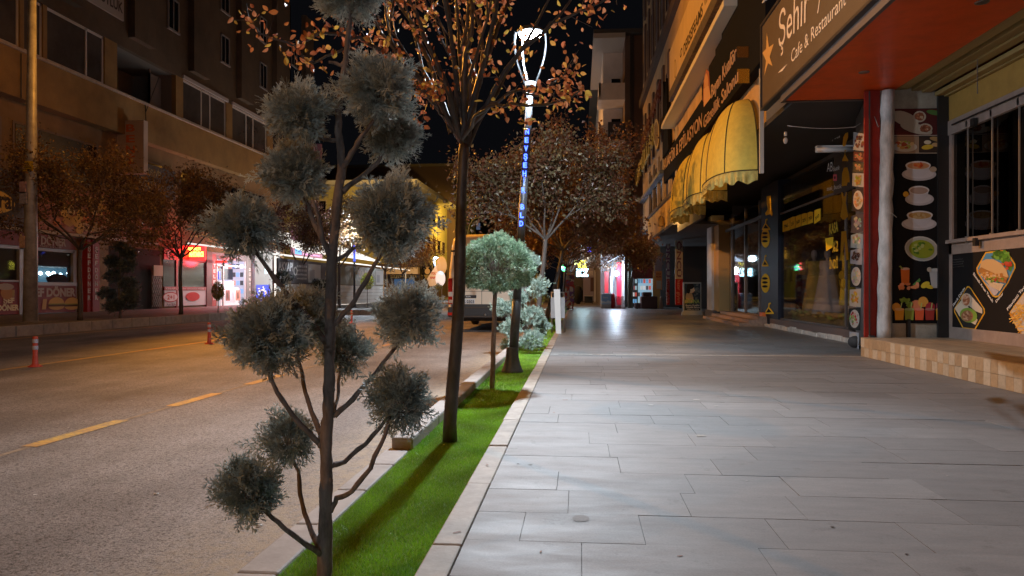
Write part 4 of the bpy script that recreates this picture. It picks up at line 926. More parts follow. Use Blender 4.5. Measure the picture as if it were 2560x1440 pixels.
b = MB(); b.box(BX+.02, BX+.03, 15.0, 22.7, .30, 4.1); b.build('window_glass', glass('shop_glass', (.80,.80,.82), .03), bt)
b = MB()
for y in (15.0, 16.72, 22.7): b.box(BX, BX+.05, y-.03, y+.03, .26, 4.2)
b.box(BX, BX+.05, 15, 22.7, 3.28, 3.33); b.box(BX, BX+.05, 15, 22.7, .26, .31); b.build('window_frame', mat('grey_frame', (.10,.09,.09), .5, .3), bt)
b = MB(); b.box(9.4, 9.5, 14.9, 23.2, .2, 4.4, (.16,.14,.13)); b.box(BX+.1, 9.5, 14.9, 15.0, .2, 4.4, (.12,.11,.11)); b.box(BX+.1, 9.5, 23.1, 23.2, .2, 4.4, (.12,.11,.10)); b.box(BX+.05, 9.5, 14.9, 23.2, .2, .26, (.06,.05,.045)); b.box(BX+.3, 9.5, 14.9, 23.2, 4.3, 4.4, (.06,.055,.055))
for k in range(24): b.box(9.36, 9.4, 15.0, 23.1, .3+k*.17, .3+k*.17+.15, (.18,.16,.16))
b.build('interior', mat('boutique_inside', vc=True, rough=.8), bt)
b = MB(); rnd = random.Random(3)
b.box(BX+.35, BX+1.6, 16.9, 22.0, .26, .42, (.25,.2,.1)); b.build('display_stage', mat('stage', vc=True, rough=.8), bt)
def garment(name, x, y, z0, z1, w, c, label, flare=1.3):
    t = thing('hanging_garment', label, 'garment', (x,y,z0)); b = MB(); n = 18; rows = 12; vs = []
    for j in range(rows+1):
        q = j/rows; z = z1-(z1-z0)*q; ww = w*(.55+(flare-.55)*q) if q > .2 else w*(.75-.9*abs(q-.1))
        for i in range(n):
            a = 2*math.pi*i/n; rr = 1+.16*math.sin(a*6+1)*q; vs.append((x+math.cos(a)*ww*.45*rr, y+math.sin(a)*ww*.5*rr, z))
    b.add(vs, [(j*n+i, j*n+(i+1)%n, (j+1)*n+(i+1)%n, (j+1)*n+i) for j in range(rows) for i in range(n)], None, True); b.build(name, mat('cloth_%02d%02d%02d' % tuple(int(q*99) for q in c), c, .85, n=(5,.2)), t)
    b = MB(); b.ell((x,y,z1+.18),(.085,.09,.13),10,8); b.tube([(x,y,z1-.05),(x,y,z1+.08)], .045, 8); b.tube([(x,y,z0),(x,y,.26)], .02, 6); b.lathe(x,y,[(.16,.26),(.16,.28),(.03,.30)],14); b.build('mannequin', mat('mannequin', (.42,.38,.35), .5), t)
garment('dress', 6.35, 18.2, .75, 2.0, .42, (.62,.52,.05), 'mannequin in a long yellow dress in the boutique window', 1.0)
garment('blouse', 6.3, 19.5, .5, 1.85, .6, (.45,.43,.42), 'mannequin in a pale grey gown in the boutique window, middle one')
garment('skirt', 6.4, 20.9, .6, 1.9, .5, (.40,.33,.10), 'mannequin in an olive fringed dress at the far end of the boutique window')
garment('coat', 6.4, 16.95, .5, 1.8, .42, (.12,.22,.42), 'mannequin in blue clothes nearest the camera in the boutique window')
b = MB()
for i in range(160):
    x = random.uniform(6.0,6.5); y = random.uniform(17,22); b.ell((x,y,.42+.12*random.random()), (.07,.10,.05), 6, 4, tuple(c*random.uniform(.6,1.2) for c in (.50,.38,.10)))
o = b.build('straw_heap', mat('heap', vc=True, rough=.8), None); tag(o, 'low heap of golden straw along the boutique window floor', 'straw heap', kind=None)
# sale stickers, lettering on glass
c = CV('R', BX+.015, .004); Yl = (.75,.55,.03)
for i, (x0,y0,x1,y1,y0b,y1b,t) in enumerate(((1957,553,1975,545,580,575,'%'),(1976,545,1988,541,574,570,'25'),(1989,541,2003,536,570,565,'50'),(2004,536,2018,533,565,561,'25'),(2019,532,2033,530,561,556,'70'),(2036,526,2052,521,560,550,'50'))):
    c.pp([(x0,y0),((x0+x1)/2,y0-3),(x1,y1),(x1,y1b),(x0,y0b)], Yl, 1); c.ptext(t, x0+3, y0b-9, x1-3, y1b-9, 8, (.04,.035,.01), 2, .02)
c.ptext('KASA', 2074, 586, 2096, 578, 26, (.42,.33,.04), 1, .03); c.ptext('%2', 2081, 630, 2096, 627, 26, (.42,.33,.04), 1, .03); c.ptext('İNDİ', 2074, 672, 2095, 669, 22, (.42,.33,.04), 1, .03)
c.pp([(2064,596),(2084,592),(2082,618),(2066,628)], Yl, 1)
c.build('stickers', PRINTM, bt)
# board with handle text above the window
c = CV('R', BX-.03, .004); Yq, zq = onX(BX-.03, 2062, 350); 
b = MB(); b.box(BX-.03, BX, 15.05, 17.35, 3.25, 4.3); b.build('upper_board', mat('board_black', (.012,.012,.015), .5), bt)
c.ptext('Aysel', 2072, 352, 2100, 344, 10, (.5,.5,.52), 2, 0); c.ptext('AB', 2068, 430, 2082, 428, 24, (.5,.5,.52), 2, -.005); c.ptext('Butik', 2084, 428, 2100, 424, 12, (.5,.5,.52), 2, -.005); c.ptext('asel_butik', 2068, 477, 2105, 470, 11, (.5,.5,.52), 2, 0)
c.pr(2084,436,2093,452,(.45,.10,.14),2); c.pe(2088.5,444,2.2,4,(.02,.02,.02),3); c.build('board_lettering', PRINT, bt)
# tube lamp, off
b = MB(); b.tube([(4.9,15.9,4.02),(5.72,15.9,4.02)], .055, 12); b.box(4.9,5.72,15.84,15.96,4.07,4.10); tag(b.build('tube_lamp', mat('white_plastic', (.62,.6,.6), .4)), 'unlit white fluorescent tube lamp sticking out under the boutique ceiling', 'lamp')
# icon columns
def icons(mode, k, name, slots, mt):
    c = CV(mode, k, .004)
    for kind, px, py, s in slots:
        Yc_ = (.88,.62,.05)
        if kind == 'boot': c.pp([(px-6*s,py-26),(px+4*s,py-28),(px+5*s,py-4),(px+9*s,py+18),(px+7*s,py+24),(px+3*s,py+18),(px-8*s,py+22),(px-10*s,py+16),(px-3*s,py+6),(px-6*s,py-8)],Yc_)
        if kind == 'hanger':
            c.pp([(px-11*s,py+10),(px-1*s,py-6),(px+12*s,py+10),(px+12*s,py+13),(px-11*s,py+13)],Yc_); c.pp([(px-7*s,py+9),(px-1*s,py-1),(px+8*s,py+9)],(.012,.014,.022),2); c.pp([(px-2*s,py-5),(px-1*s,py-14),(px+4*s,py-16),(px+5*s,py-12),(px+1*s,py-11),(px+1*s,py-5)],Yc_)
        if kind == 'bee':
            c.pe(px,py,11*s,24,Yc_); 
            for j in (-12,-2,8): c.pe(px-1,py+j,7*s,3,(.012,.014,.022),2)
        if kind == 'shoe': c.pp([(px-6*s,py+16),(px-4*s,py-4),(px+1*s,py-14),(px+7*s,py-16),(px+7*s,py-4),(px+3*s,py+10),(px+1*s,py+18),(px-4*s,py+20)],Yc_)
        if kind == 'shirt': c.pp([(px-4*s,py-22),(px+4*s,py-24),(px+8*s,py-10),(px+10*s,py+14),(px+5*s,py+14),(px+3*s,py+22),(px-9*s,py+24),(px-8*s,py-8)],Yc_)
        if kind == 'dress': c.pp([(px-7*s,py-34),(px-4*s,py-34),(px-2*s,py-24),(px+2*s,py-24),(px+4*s,py-34),(px+6*s,py-34),(px+4*s,py-8),(px+9*s,py+26),(px+2*s,py+34),(px-4*s,py+34),(px-9*s,py+26),(px-4*s,py-8)],Yc_)
        if kind == 'trousers': c.pp([(px-7*s,py-36),(px+5*s,py-38),(px+11*s,py+34),(px+5*s,py+36),(px,py-12),(px-5*s,py+36),(px-10*s,py+36)],Yc_)
        if kind == 'bag': c.pe(px-2,py-12,7*s,11,Yc_); c.pp([(px-8,py),(px-6,py),(px-4,py+14),(px+4,py+22),(px+2,py+25),(px-6,py+16)],Yc_); c.pp([(px+5,py-2),(px+7,py),(px+6,py+20),(px+4,py+20)],Yc_)
    return c.build(name, mt)
ic = thing('icon_column', 'navy pillar cladding with yellow boots, hangers and shirts at the far end of the boutique window', 'pillar', (BX, 22.9, 0))
b = MB(); Ya, _ = onX(BX-.06, 1903, 700); Yb, _ = onX(BX-.06, 1945, 700); b.box(BX-.06, BX+.3, Yb, Ya, .02, 4.3); b.build('cladding', mat('navy_panel', (.010,.013,.026), .55, spec=.25, n=(2,.2)), ic)
o = icons('R', BX-.062, 'icons', [('boot',1923,517,1),('hanger',1915,562,.9),('bee',1914,595,1),('hanger',1913,653,.7),('bee',1914,708,1),('hanger',1923,772,1)], PRINTM)
o.location = Vector(o.location)-ORG[ic]; o.parent = ic
ic2 = thing('icon_column', 'narrow dark board with a yellow dress, trousers and bag between boutique window and food pillar', 'pillar', (5.5, 15.3, 0))
b = MB(); v0 = Vector((5.77,16.05,0)); v1 = Vector((5.37,14.98,0)); b.prism([(v0.x,v0.y,.10),(v1.x,v1.y,.10),(v1.x,v1.y,4.3),(v0.x,v0.y,4.3)], (.08,-.02,0)); b.build('board', mat('board_navy', (.010,.011,.016), .6, spec=.2), ic2)
def bd_from(px, py):
    u = (px-CX)/F; dx, dy = CA*u-SA, CA+SA*u; ex, ey = v1.x-v0.x, v1.y-v0.y
    det = dx*(-ey)-dy*(-ex); t = (v0.x*(-ey)-v0.y*(-ex))/det; return (dx*t-.012, dy*t-.004, H+(CY-py)*t/F)
class TMP(CV):
    def q(s, px, py): return (px, py)
    def w(s, a, z, l=0): p = bd_from(a, z); return (p[0]-.004*l, p[1]-.001*l, p[2])
_CV = CV; CV = TMP
o = icons('R', 0, 'icons', [('shoe',2116,347,1),('hanger',2116,390,.6),('shirt',2117,442,1),('dress',2114,515,1),('trousers',2114,615,.95),('bag',2110,700,1)], PRINTM)
CV = _CV; o.location = Vector(o.location)-ORG[ic2]; o.parent = ic2
# ================================================================ APARTMENT BLOCK A with salon (X = 3.9 overhang)
AX = 3.9
blkA = thing('apartment_block', 'orange lit apartment block overhanging the shops on the right', 'building', (8, 30, 4))
wallA = mat('block_wall', (.48,.33,.19), .85, n=(.8,.22), b=(20,.3,.006))
lilac = mat('brown_pilaster', (.13,.09,.085), .7, n=(1.5,.2))
b = MB(); b.box(AX, 12, 15.9, 46, 4.62, 21); b.build('wall', wallA, blkA)
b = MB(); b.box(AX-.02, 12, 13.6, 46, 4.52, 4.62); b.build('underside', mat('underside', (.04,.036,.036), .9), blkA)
# cornice, slab, pilasters, windows
b = MB(); b.box(AX-.22, AX, 20, 46.1, 12.3, 12.75); b.build('cornice', mat('cornice', (.10,.07,.06), .8), blkA)
b = MB(); b.box(AX-.55, AX, 17.6, 30.8, 7.72, 7.88); b.build('balcony_slab', mat('slab_white', (.62,.58,.50), .7), blkA)
for z0, z1 in ((8.0,11.4),(12.9,16.6),(17.0,20.6)):
    y = 18.2
    while y < 45.5:
        if not (z0 < 9 and y < 30):
            b = MB(); b.box(AX-.10, AX, y, y+.62, z0, z1); b.build('pilaster', lilac, blkA)
        b = MB(); b.box(AX-.012, AX+.02, y+1.0, y+1.9, z0+.7, z1-.6); b.build('window', glass('night_window', (.03,.03,.035), .04) if False else mat('night_pane', (.02,.02,.025), .12), blkA); y += 2.3
for y in (29.6, 31.9, 34.2, 36.5, 38.8, 41.1):
    b = MB(); b.box(AX-.08, AX, y, y+.5, 4.9, 7.6); b.build('lower_pilaster', mat('pale_pilaster', (.42,.36,.30), .8, n=(2,.2)), blkA)
for y in (30.3, 32.6, 34.9, 37.2, 39.5): 
    b = MB(); b.box(AX-.01, AX+.02, y, y+1.3, 5.0, 7.3); b.build('window', mat('night_pane', (.02,.02,.025), .12), blkA)
# recessed shop front below, walls and pillars
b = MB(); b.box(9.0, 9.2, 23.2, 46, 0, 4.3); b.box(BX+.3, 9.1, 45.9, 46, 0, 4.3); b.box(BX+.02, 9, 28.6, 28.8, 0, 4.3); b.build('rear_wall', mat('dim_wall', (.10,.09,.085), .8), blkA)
Yp0, _ = onX(5.45, 1783, 790); Yp1, _ = onX(5.45, 1765, 790)
b = MB(); b.box(5.45, 5.95, 31.2, 32.3, 0, 4.2); b.build('pillar', mat('white_pillar', (.55,.52,.52), .6, n=(2,.15)), blkA)
b = MB(); b.box(5.55, 6.1, 30.2, 31.2, .25, 3.9); b.build('side_pier', mat('orange_pier', (.50,.33,.14), .8), blkA)
b = MB(); b.box(5.40, 6.0, 30.6, 32.4, 0, .28); b.build('pillar_base', mat('pier_base', (.12,.10,.10), .8), blkA)
b = MB(); b.box(AX, AX+.12, 24.2, 30, 3.42, 4.3); b.build('beam', mat('dim_wall', (.1,.09,.085)), blkA)
# salon glass front
sl = thing('beauty_salon', 'dark glazed salon doorway between the navy icon pillar and the white pillar', 'salon', (5.8, 26, 0))
b = MB(); b.box(BX+.05, BX+.06, 23.3, 29.5, .3, 3.9); b.build('glass', glass('shop_glass'), sl)
b = MB()
for px in (1897, 1861, 1828): y, _ = onX(BX, px, 700); b.box(BX, BX+.08, y-.04, y+.04, .25, 4.0)
b.box(BX, BX+.08, 23.3, 30, 3.4, 3.5); b.build('frame', mat('grey_frame', (.1,.09,.09)), sl)
b = MB(); b.box(BX-.9, BX+.3, 23.2, 29.8, 0, .10, (.22,.15,.11)); b.box(BX-.6, BX+.3, 23.2, 29.6, .10, .20, (.24,.16,.12)); b.box(BX-.3, BX+.3, 23.2, 29.5, .20, .30, (.22,.15,.11)); b.build('steps', mat('step_tile', vc=True, rough=.6, n=(12,.3)), sl)
b = MB(); b.box(BX+.4, BX+.5, 24.0, 24.5, 1.2, 1.5, (.5,.12,.04)); b.box(BX+.6, BX+.9, 24.2, 26.5, .3, .95, (.12,.07,.05)); b.box(BX+1.4, BX+1.5, 23.6, 27, 1.6, 3, (.10,.06,.04))
for i in range(22): b.ell((BX+.7, random.uniform(24.2,26.4), 1.0+random.random()*.25), (.03,.04,.09), 6, 5, random.choice([(.4,.3,.2),(.3,.1,.05),(.5,.5,.5)]))
b.box(BX+.1, BX+.18, 23.45, 23.75, .3, 2.6, (.35,.16,.08)); b.build('interior_shelf', mat('salon_goods', vc=True, rough=.6), sl)
b = MB(); b.bar((BX+.2,24.8,3.05),(BX+1.5,27.5,3.05),.08,.05); b.build('ceiling_lamp', mat('white_plastic', (.62,.6,.6)), sl)
x, y = onZ(.28, 1895, 800); b = MB(); b.box(BX-.16, BX-.02, 23.35, 23.75, .10, .40); b.box(BX-.17,BX-.01,23.4,23.7,.40,.42); tag(b.build('orange_crate', mat('orange_crate', (.65,.16,.03), .5), bevel=.01), 'small orange box on the salon steps at the foot of the navy icon pillar', 'box')
# ---- salon sign boards
ss = thing('salon_sign', 'long black sign reading Kuaför & Epilasyon Güzellik Salonu with copper letters', 'shop sign', (3.8, 27, 5.9))
b = MB(); b.box(3.74, AX-.01, 22.6, 33.4, 5.85, 6.95); b.build('long_panel', mat('sign_black', (.010,.010,.011), .9, spec=.1), ss)
b = MB(); b.box(3.66, AX-.01, 15.0, 22.6, 5.75, 7.15); y = 22.5; z = 7.15; st = [(22.6,21.4,7.25),(21.4,20.4,7.45),(20.4,19.5,7.6),(19.5,18.7,7.75),(18.7,17.9,7.9),(17.9,16.4,8.1),(16.4,15.0,8.3)]
for y1_, y0_, zt in st: b.box(3.66, AX-.01, y0_, y1_, 7.15, zt)
b.build('stepped_panel', mat('sign_black', (.01,.01,.011)), ss)
cop = (.58,.37,.24)
c = CV('R', 3.74); c.ptext('KUAFÖR & EPİLASYON', 1660, 425, 1756, 317, 26, cop, 1, .005, depth=.012); c.build('lettering', mat('copper_letters', vc=True, rough=.45), ss)
c = CV('R', 3.66); c.ptext('Güzellik Salonu', 1760, 322, 1846, 203, 30, cop, 1, .005, depth=.012); c.ptext('Bayan Kuaför', 1779, 246, 1842, 146, 34, cop, 1, .005, depth=.012); c.build('lettering', mat('copper_letters', vc=True), ss)
c = CV('R', 3.66); c.pp([(1757,250),(1760,200),(1766,172),(1773,180),(1776,235),(1762,262)],(.35,.13,.08),2); c.pe(1766,205,5,22,(.55,.30,.18),3); c.pp([(1760,222),(1772,214),(1778,244),(1760,268)],(.6,.36,.22),3); c.build('emblem', PRINT, ss)
c = CV('R', 3.655); c.pr(1843,172,1874,208,(.85,.50,.05),1); c.pr(1842,116,1872,144,(.30,.16,.03),1); c.build('gilt_plate', mat('gilt', vc=True, rough=.22, metal=.8), ss)
# ---- beige board on the facade
bb = thing('clinic_sign', 'long beige board with dark raised letters high on the orange lit facade', 'shop sign', (3.7, 24, 9))
b = MB(); b.box(3.72, AX-.01, 15, 31.1, 9.3, 10.95); b.build('panel', mat('beige_board', (.62,.46,.26), .6, n=(1.2,.1)), bb)
c = CV('R', 3.72); c.ptext('DERSEFEAMS', 1709, 140, 1757, 36, 28, (.06,.045,.03), 1, .03); c.ptext('O', 1700, 148, 1706, 134, 20, (.06,.045,.03), 1, .02); c.ptext('DİŞ KLİNİĞİ SAĞLIK', 1712, 152, 1755, 52, 5, (.18,.13,.08), 1, 0); c.pe(1688,172,3,24,(.28,.2,.12),1); c.pe(1688,172,2.2,20,(.62,.46,.26),2); c.ptext('VIP', 1761, 18, 1770, 0, 18, (.06,.045,.03), 1, .01); c.build('lettering', PRINTM, bb)
b = MB(); b.box(3.70, AX-.01, 15, 31.1, 8.9, 9.28); b.build('lower_trim', mat('granite_trim', (.10,.08,.06), .7, n=(8,.6)), bb)
# raised letters farther along
rl = thing('roof_letters', 'tall yellow raised letters at the far end of the orange lit facade', 'shop sign', (3.6, 38, 7))
b = MB(); b.box(3.58, 3.86, 33.6, 45.2, 6.35, 6.5); b.build('bracket', mat('bracket_blue', (.12,.15,.22), .5, .3), rl)
c = CV('R', 3.6); c.ptext('OPMİLLAR', 1592, 468, 1640, 348, 40, (.50,.38,.08), 1, .01, depth=.08); c.build('lettering', mat('yellow_letters', vc=True, rough=.5), rl)
c = CV('R', 3.86); c.ptext('KIRTASİYE MARKET', 1605, 385, 1655, 232, 28, (.22,.05,.03), 1, .01, depth=.1); c.build('red_lettering', mat('yellow_letters', vc=True), rl)
c = CV('R', 3.55); c.pe(1641,335,7,38,(.62,.46,.2),1); c.pe(1641,335,5,30,(.25,.16,.07),2); c.build('round_emblem', PRINT, rl)
b = MB(); b.prism([(3.86,31.4,7.0),(3.86,32.2,10.2),(3.86,32.6,9.4),(3.86,33.4,10.4),(3.86,33.6,7.0)], (-.15,0,0)); tag(b.build('sign_fin', mat('sign_black', (.01,.01,.011))), 'black jagged fin at the end of the red letters on the facade', 'sign fin')
# ---- three dome awnings
awn = mat('awning_cloth', (.90,.74,.15), .75, n=(7,.10), b=(8,.25,.02), trans=.25)
val = mat('awning_valance', (.66,.56,.18), .8, n=(9,.28), trans=.25)
def awning(yc, label, txt):
    a_, b_, hh = 1.62, .80, 1.80; z0 = 3.66; t = thing('dome_awning', label, 'awning', (AX-.12, yc, z0-.25), 'yellow dome awnings over the boutique door'); X0 = AX-.12
    nA, nV = 40, 16; b = MB(); vs = []
    def pt(i, j, k=1.0):
        th = math.pi*i/nA; ph = math.pi/2*j/nV; c_ = math.cos(ph)**.75
        # squarish dome: superellipse plan
        ct_, st_ = math.cos(th), math.sin(th); e = .72; cx_ = math.copysign(abs(ct_)**e, ct_); sx_ = abs(st_)**e
        return (X0-b_*sx_*c_*k, yc-a_*cx_*(c_*.92+.08 if j < nV else .08)*k, z0+hh*math.sin(ph)**.95)
    for j in range(nV+1):
        for i in range(nA+1): vs.append(pt(i, j))
    n1 = nA+1; b.add(vs, [(j*n1+i, j*n1+i+1, (j+1)*n1+i+1, (j+1)*n1+i) for j in range(nV) for i in range(nA)], None, True)
    b.build('canopy', awn, t)
    b = MB()
    for i in range(0, nA+1, 10): b.tube([Vector(pt(i, j, 1.006)) for j in range(nV+1)], .014, 5)
    b.tube([Vector(pt(i, 0, 1.006)) for i in range(nA+1)], .014, 5); b.build('seam', mat('awning_piping', (.07,.055,.02), .7), t)
    b = MB(); vs = []
    for r_ in range(4):
        for i in range(nA*3+1):
            th = i/3; p = pt(th, 0); fl = 1+.012*math.sin(i*.9)*r_; dz = .085*r_*(1+(.16*math.sin(i*.42+yc) if r_ == 3 else 0)); vs.append((X0+(p[0]-X0)*fl, yc+(p[1]-yc)*fl, z0-dz))
    n1 = nA*3+1; b.add(vs, [(j*n1+i, j*n1+i+1, (j+1)*n1+i+1, (j+1)*n1+i) for j in range(3) for i in range(nA*3)], None, True); b.build('valance', val, t)
    # text on the valance, wrapped round the front
    v, f = text_mesh(txt, .0); out = []
    for p in v:
        th = 20+(1-p[0])*11-3 if True else 0; q = pt(th, 0, 1.03); out.append((q[0]-.006, q[1], z0-.20+p[1]*.12))
    b = MB(); b.add(out, f); b.build('lettering', mat('awning_ink', (.10,.11,.08), .7), t)
awning(17.75, 'yellow dome awning nearest the camera, valance reading butik.com', 'butik.com')
awning(21.0, 'middle yellow dome awning, valance reading Butik', 'Butik')
awning(24.25, 'farthest yellow dome awning, mostly hidden behind the other two', 'Aysel')
b = MB(); b.box(AX-.14, AX-.06, 15.86, 15.94, 3.55, 5.95); tag(b.build('white_post', mat('white_metal', (.5,.46,.42), .5)), 'white upright bar at the near end of the yellow awnings', 'bracket')
# hanging bulb + wire
b = MB(); b.tube([(4.02,14.9,4.2),(4.02,14.9,4.12)], .03, 10); b.ell((4.02,14.9,4.03),(.045,.045,.065),12,8); tag(b.build('light_bulb', mat('bulb_glass', (.45,.42,.4), .15)), 'bare unlit bulb hanging in the dark beside the yellow awning', 'bulb')
b = MB(); b.tube([(3.7,13.6,4.04)]+[(3.7+i*.2,13.6+.02*i,4.04-.05*math.sin(i/7*3.14)) for i in range(1,7)]+[(5.0,13.7,4.08)], .006, 5); tag(b.build('wire', mat('grey_cable', (.4,.38,.36))), 'thin white wire sagging below the red soffit', 'wire')
b = MB(); p0 = Vector((3.55,14.8,6.45)); p1 = Vector((2.9,17.0,7.0)); a0 = atD(1870,76,17.5); a1 = atD(1916,-5,14.5); b.tube([a0,a1],.035,8); tag(b.build('slanted_pole', mat('white_metal', (.5,.46,.42))), 'thin pale pole slanting up above the cafe sign', 'pole')
# signs block wall between sign and soffit
b = MB(); b.box(AX, 12, 1, 13.55, 4.62, 14); b2 = b.build('wall', mat('orange_wall', (.42,.12,.03), .8), cafe)
# ---- yellow fascia shop further on
yf = thing('yellow_fascia', 'yellow lit boarded shop fascia with a hanging lantern beyond the awnings', 'shop fascia', (3.7, 35, 3.9))
Y0, z0_ = onX(3.85, 1690, 560); Y1, z1_ = onX(3.85, 1622, 600)
b = MB(); y = Y0
while y < Y1-.1: b.box(3.80, 3.88, y+.01, min(y+.9,Y1)-.01, 3.85, 5.0); y += .9
b.build('boards', mat('yellow_board', (.66,.42,.09), .7, n=(2,.2)), yf)
b = MB(); b.box(3.70,3.9,Y0,Y1,5.0,5.12); b.box(3.75, 9, Y0, 45, 3.74, 3.85); b.build('canopy_underside', mat('dim_wall', (.1,.09,.085)), yf)
p = atD(1653, 552, 33); b = MB(); b.lathe(p.x, p.y, [(.16,p.z-.25),(.16,p.z-.2),(.12,p.z+.12),(.05,p.z+.22)], 14); b.tube([(p.x,p.y,p.z+.2),(p.x,p.y,p.z+.45)],.01,5); b.build('lantern', mat('lantern', (.25,.16,.06), .6), yf)
p = atD(1685, 545, 29.3); b = MB(); b.ell(p, (.07,.07,.09), 10, 8); b.build('bulb', lit('warm_bulb', (1,.6,.2), 40), yf); lamp('warm_bulb_light', 'POINT', (p.x-.15, p.y, p.z), 70, (1,.55,.15), .08)
# banners
for (px0, px1, X, tx, lab) in ((1688,1707,5.35,'ÖNCÜ','tall white and red banner reading ÖNCÜ next to the beauty light box'), (1666,1674,5.1,'ÖNCÜ','narrow white and red banner, left and behind the wider ÖNCÜ banner')):
    y0, z = onX(X, px1, 700); x0, z0b = onY(y0, px0, 762); x1b, z1b = onY(y0, px1, 600)
    c = CV('F', y0, .004); t = thing('banner', lab, 'banner', (x0, y0, z0b)); b = MB(); b.box(x0, x1b, y0, y0+.05, z0b, z1b); b.build('panel', mat('banner_white', (.55,.55,.58), .5), t)
    zm = z0b+(z1b-z0b)*.40; c.wp([(x0,z0b),(x1b,z0b),(x1b,zm),(x0,zm)],(.42,.02,.02),1)
    xc = (x0+x1b)/2; c.wtext(tx, xc-.10, z1b-.05, xc-.10, zm+.1, .22, (.22,.12,.22), 2, .03); c.wtext('hazır giyim', xc-.08, zm-.05, xc-.08, z0b+.1, .16, (.62,.30,.25), 2, .01); c.build('lettering', PRINT, t)
# beauty light box
y0 = 33.6; x0, z0b = onY(y0, 1708, 780); x1b, z1b = onY(y0, 1753, 706)
t = thing('light_box', 'beauty salon poster box showing a dark haired woman in profile, standing before the white pillar', 'sign', (x0, y0, 0)); b = MB(); b.box(x0, x1b, y0, y0+.14, z0b, z1b); b.box(x0-.05,x1b+.05,y0-.03,y0+.25,0,z0b); b.build('box', mat('box_grey', (.30,.33,.36), .5), t)
c = CV('F', y0, .004); c.pr(1711,709,1751,776,(.025,.045,.07),1); c.pe(1723,742,9,12,(.45,.33,.20),2); c.pp([(1712,752),(1722,738),(1733,742),(1734,756),(1712,758)],(.48,.36,.22),3); c.pe(1729,724,7,9,(.6,.48,.36),3); c.pp([(1734,720),(1738,727),(1734,729)],(.6,.48,.36),3); c.pe(1726,716,9,7,(.015,.012,.012),4); c.pe(1721,724,5,10,(.015,.012,.012),4); c.pe(1733,731,2,.8,(.4,.08,.05),5)
c.blobs(1742,730,7,18,[(.12,.15,.17),(.08,.10,.12),(.02,.03,.04)],20,(2,4),2)
c.ptext('DIDNA', 1714, 758, 1749, 758, 10, (.25,.36,.10), 5, .03); c.ptext('Bayan Kuaför', 1714, 765, 1749, 765, 4, (.6,.6,.6), 5, .02); c.ptext('Güzellik Salonu', 1715, 770, 1749, 770, 4, (.6,.6,.6), 5, .02); c.ptext('0384 212 18 36', 1718, 774.5, 1747, 774.5, 2.5, (.5,.5,.5), 5, .01); c.build('poster', PRINT, t)
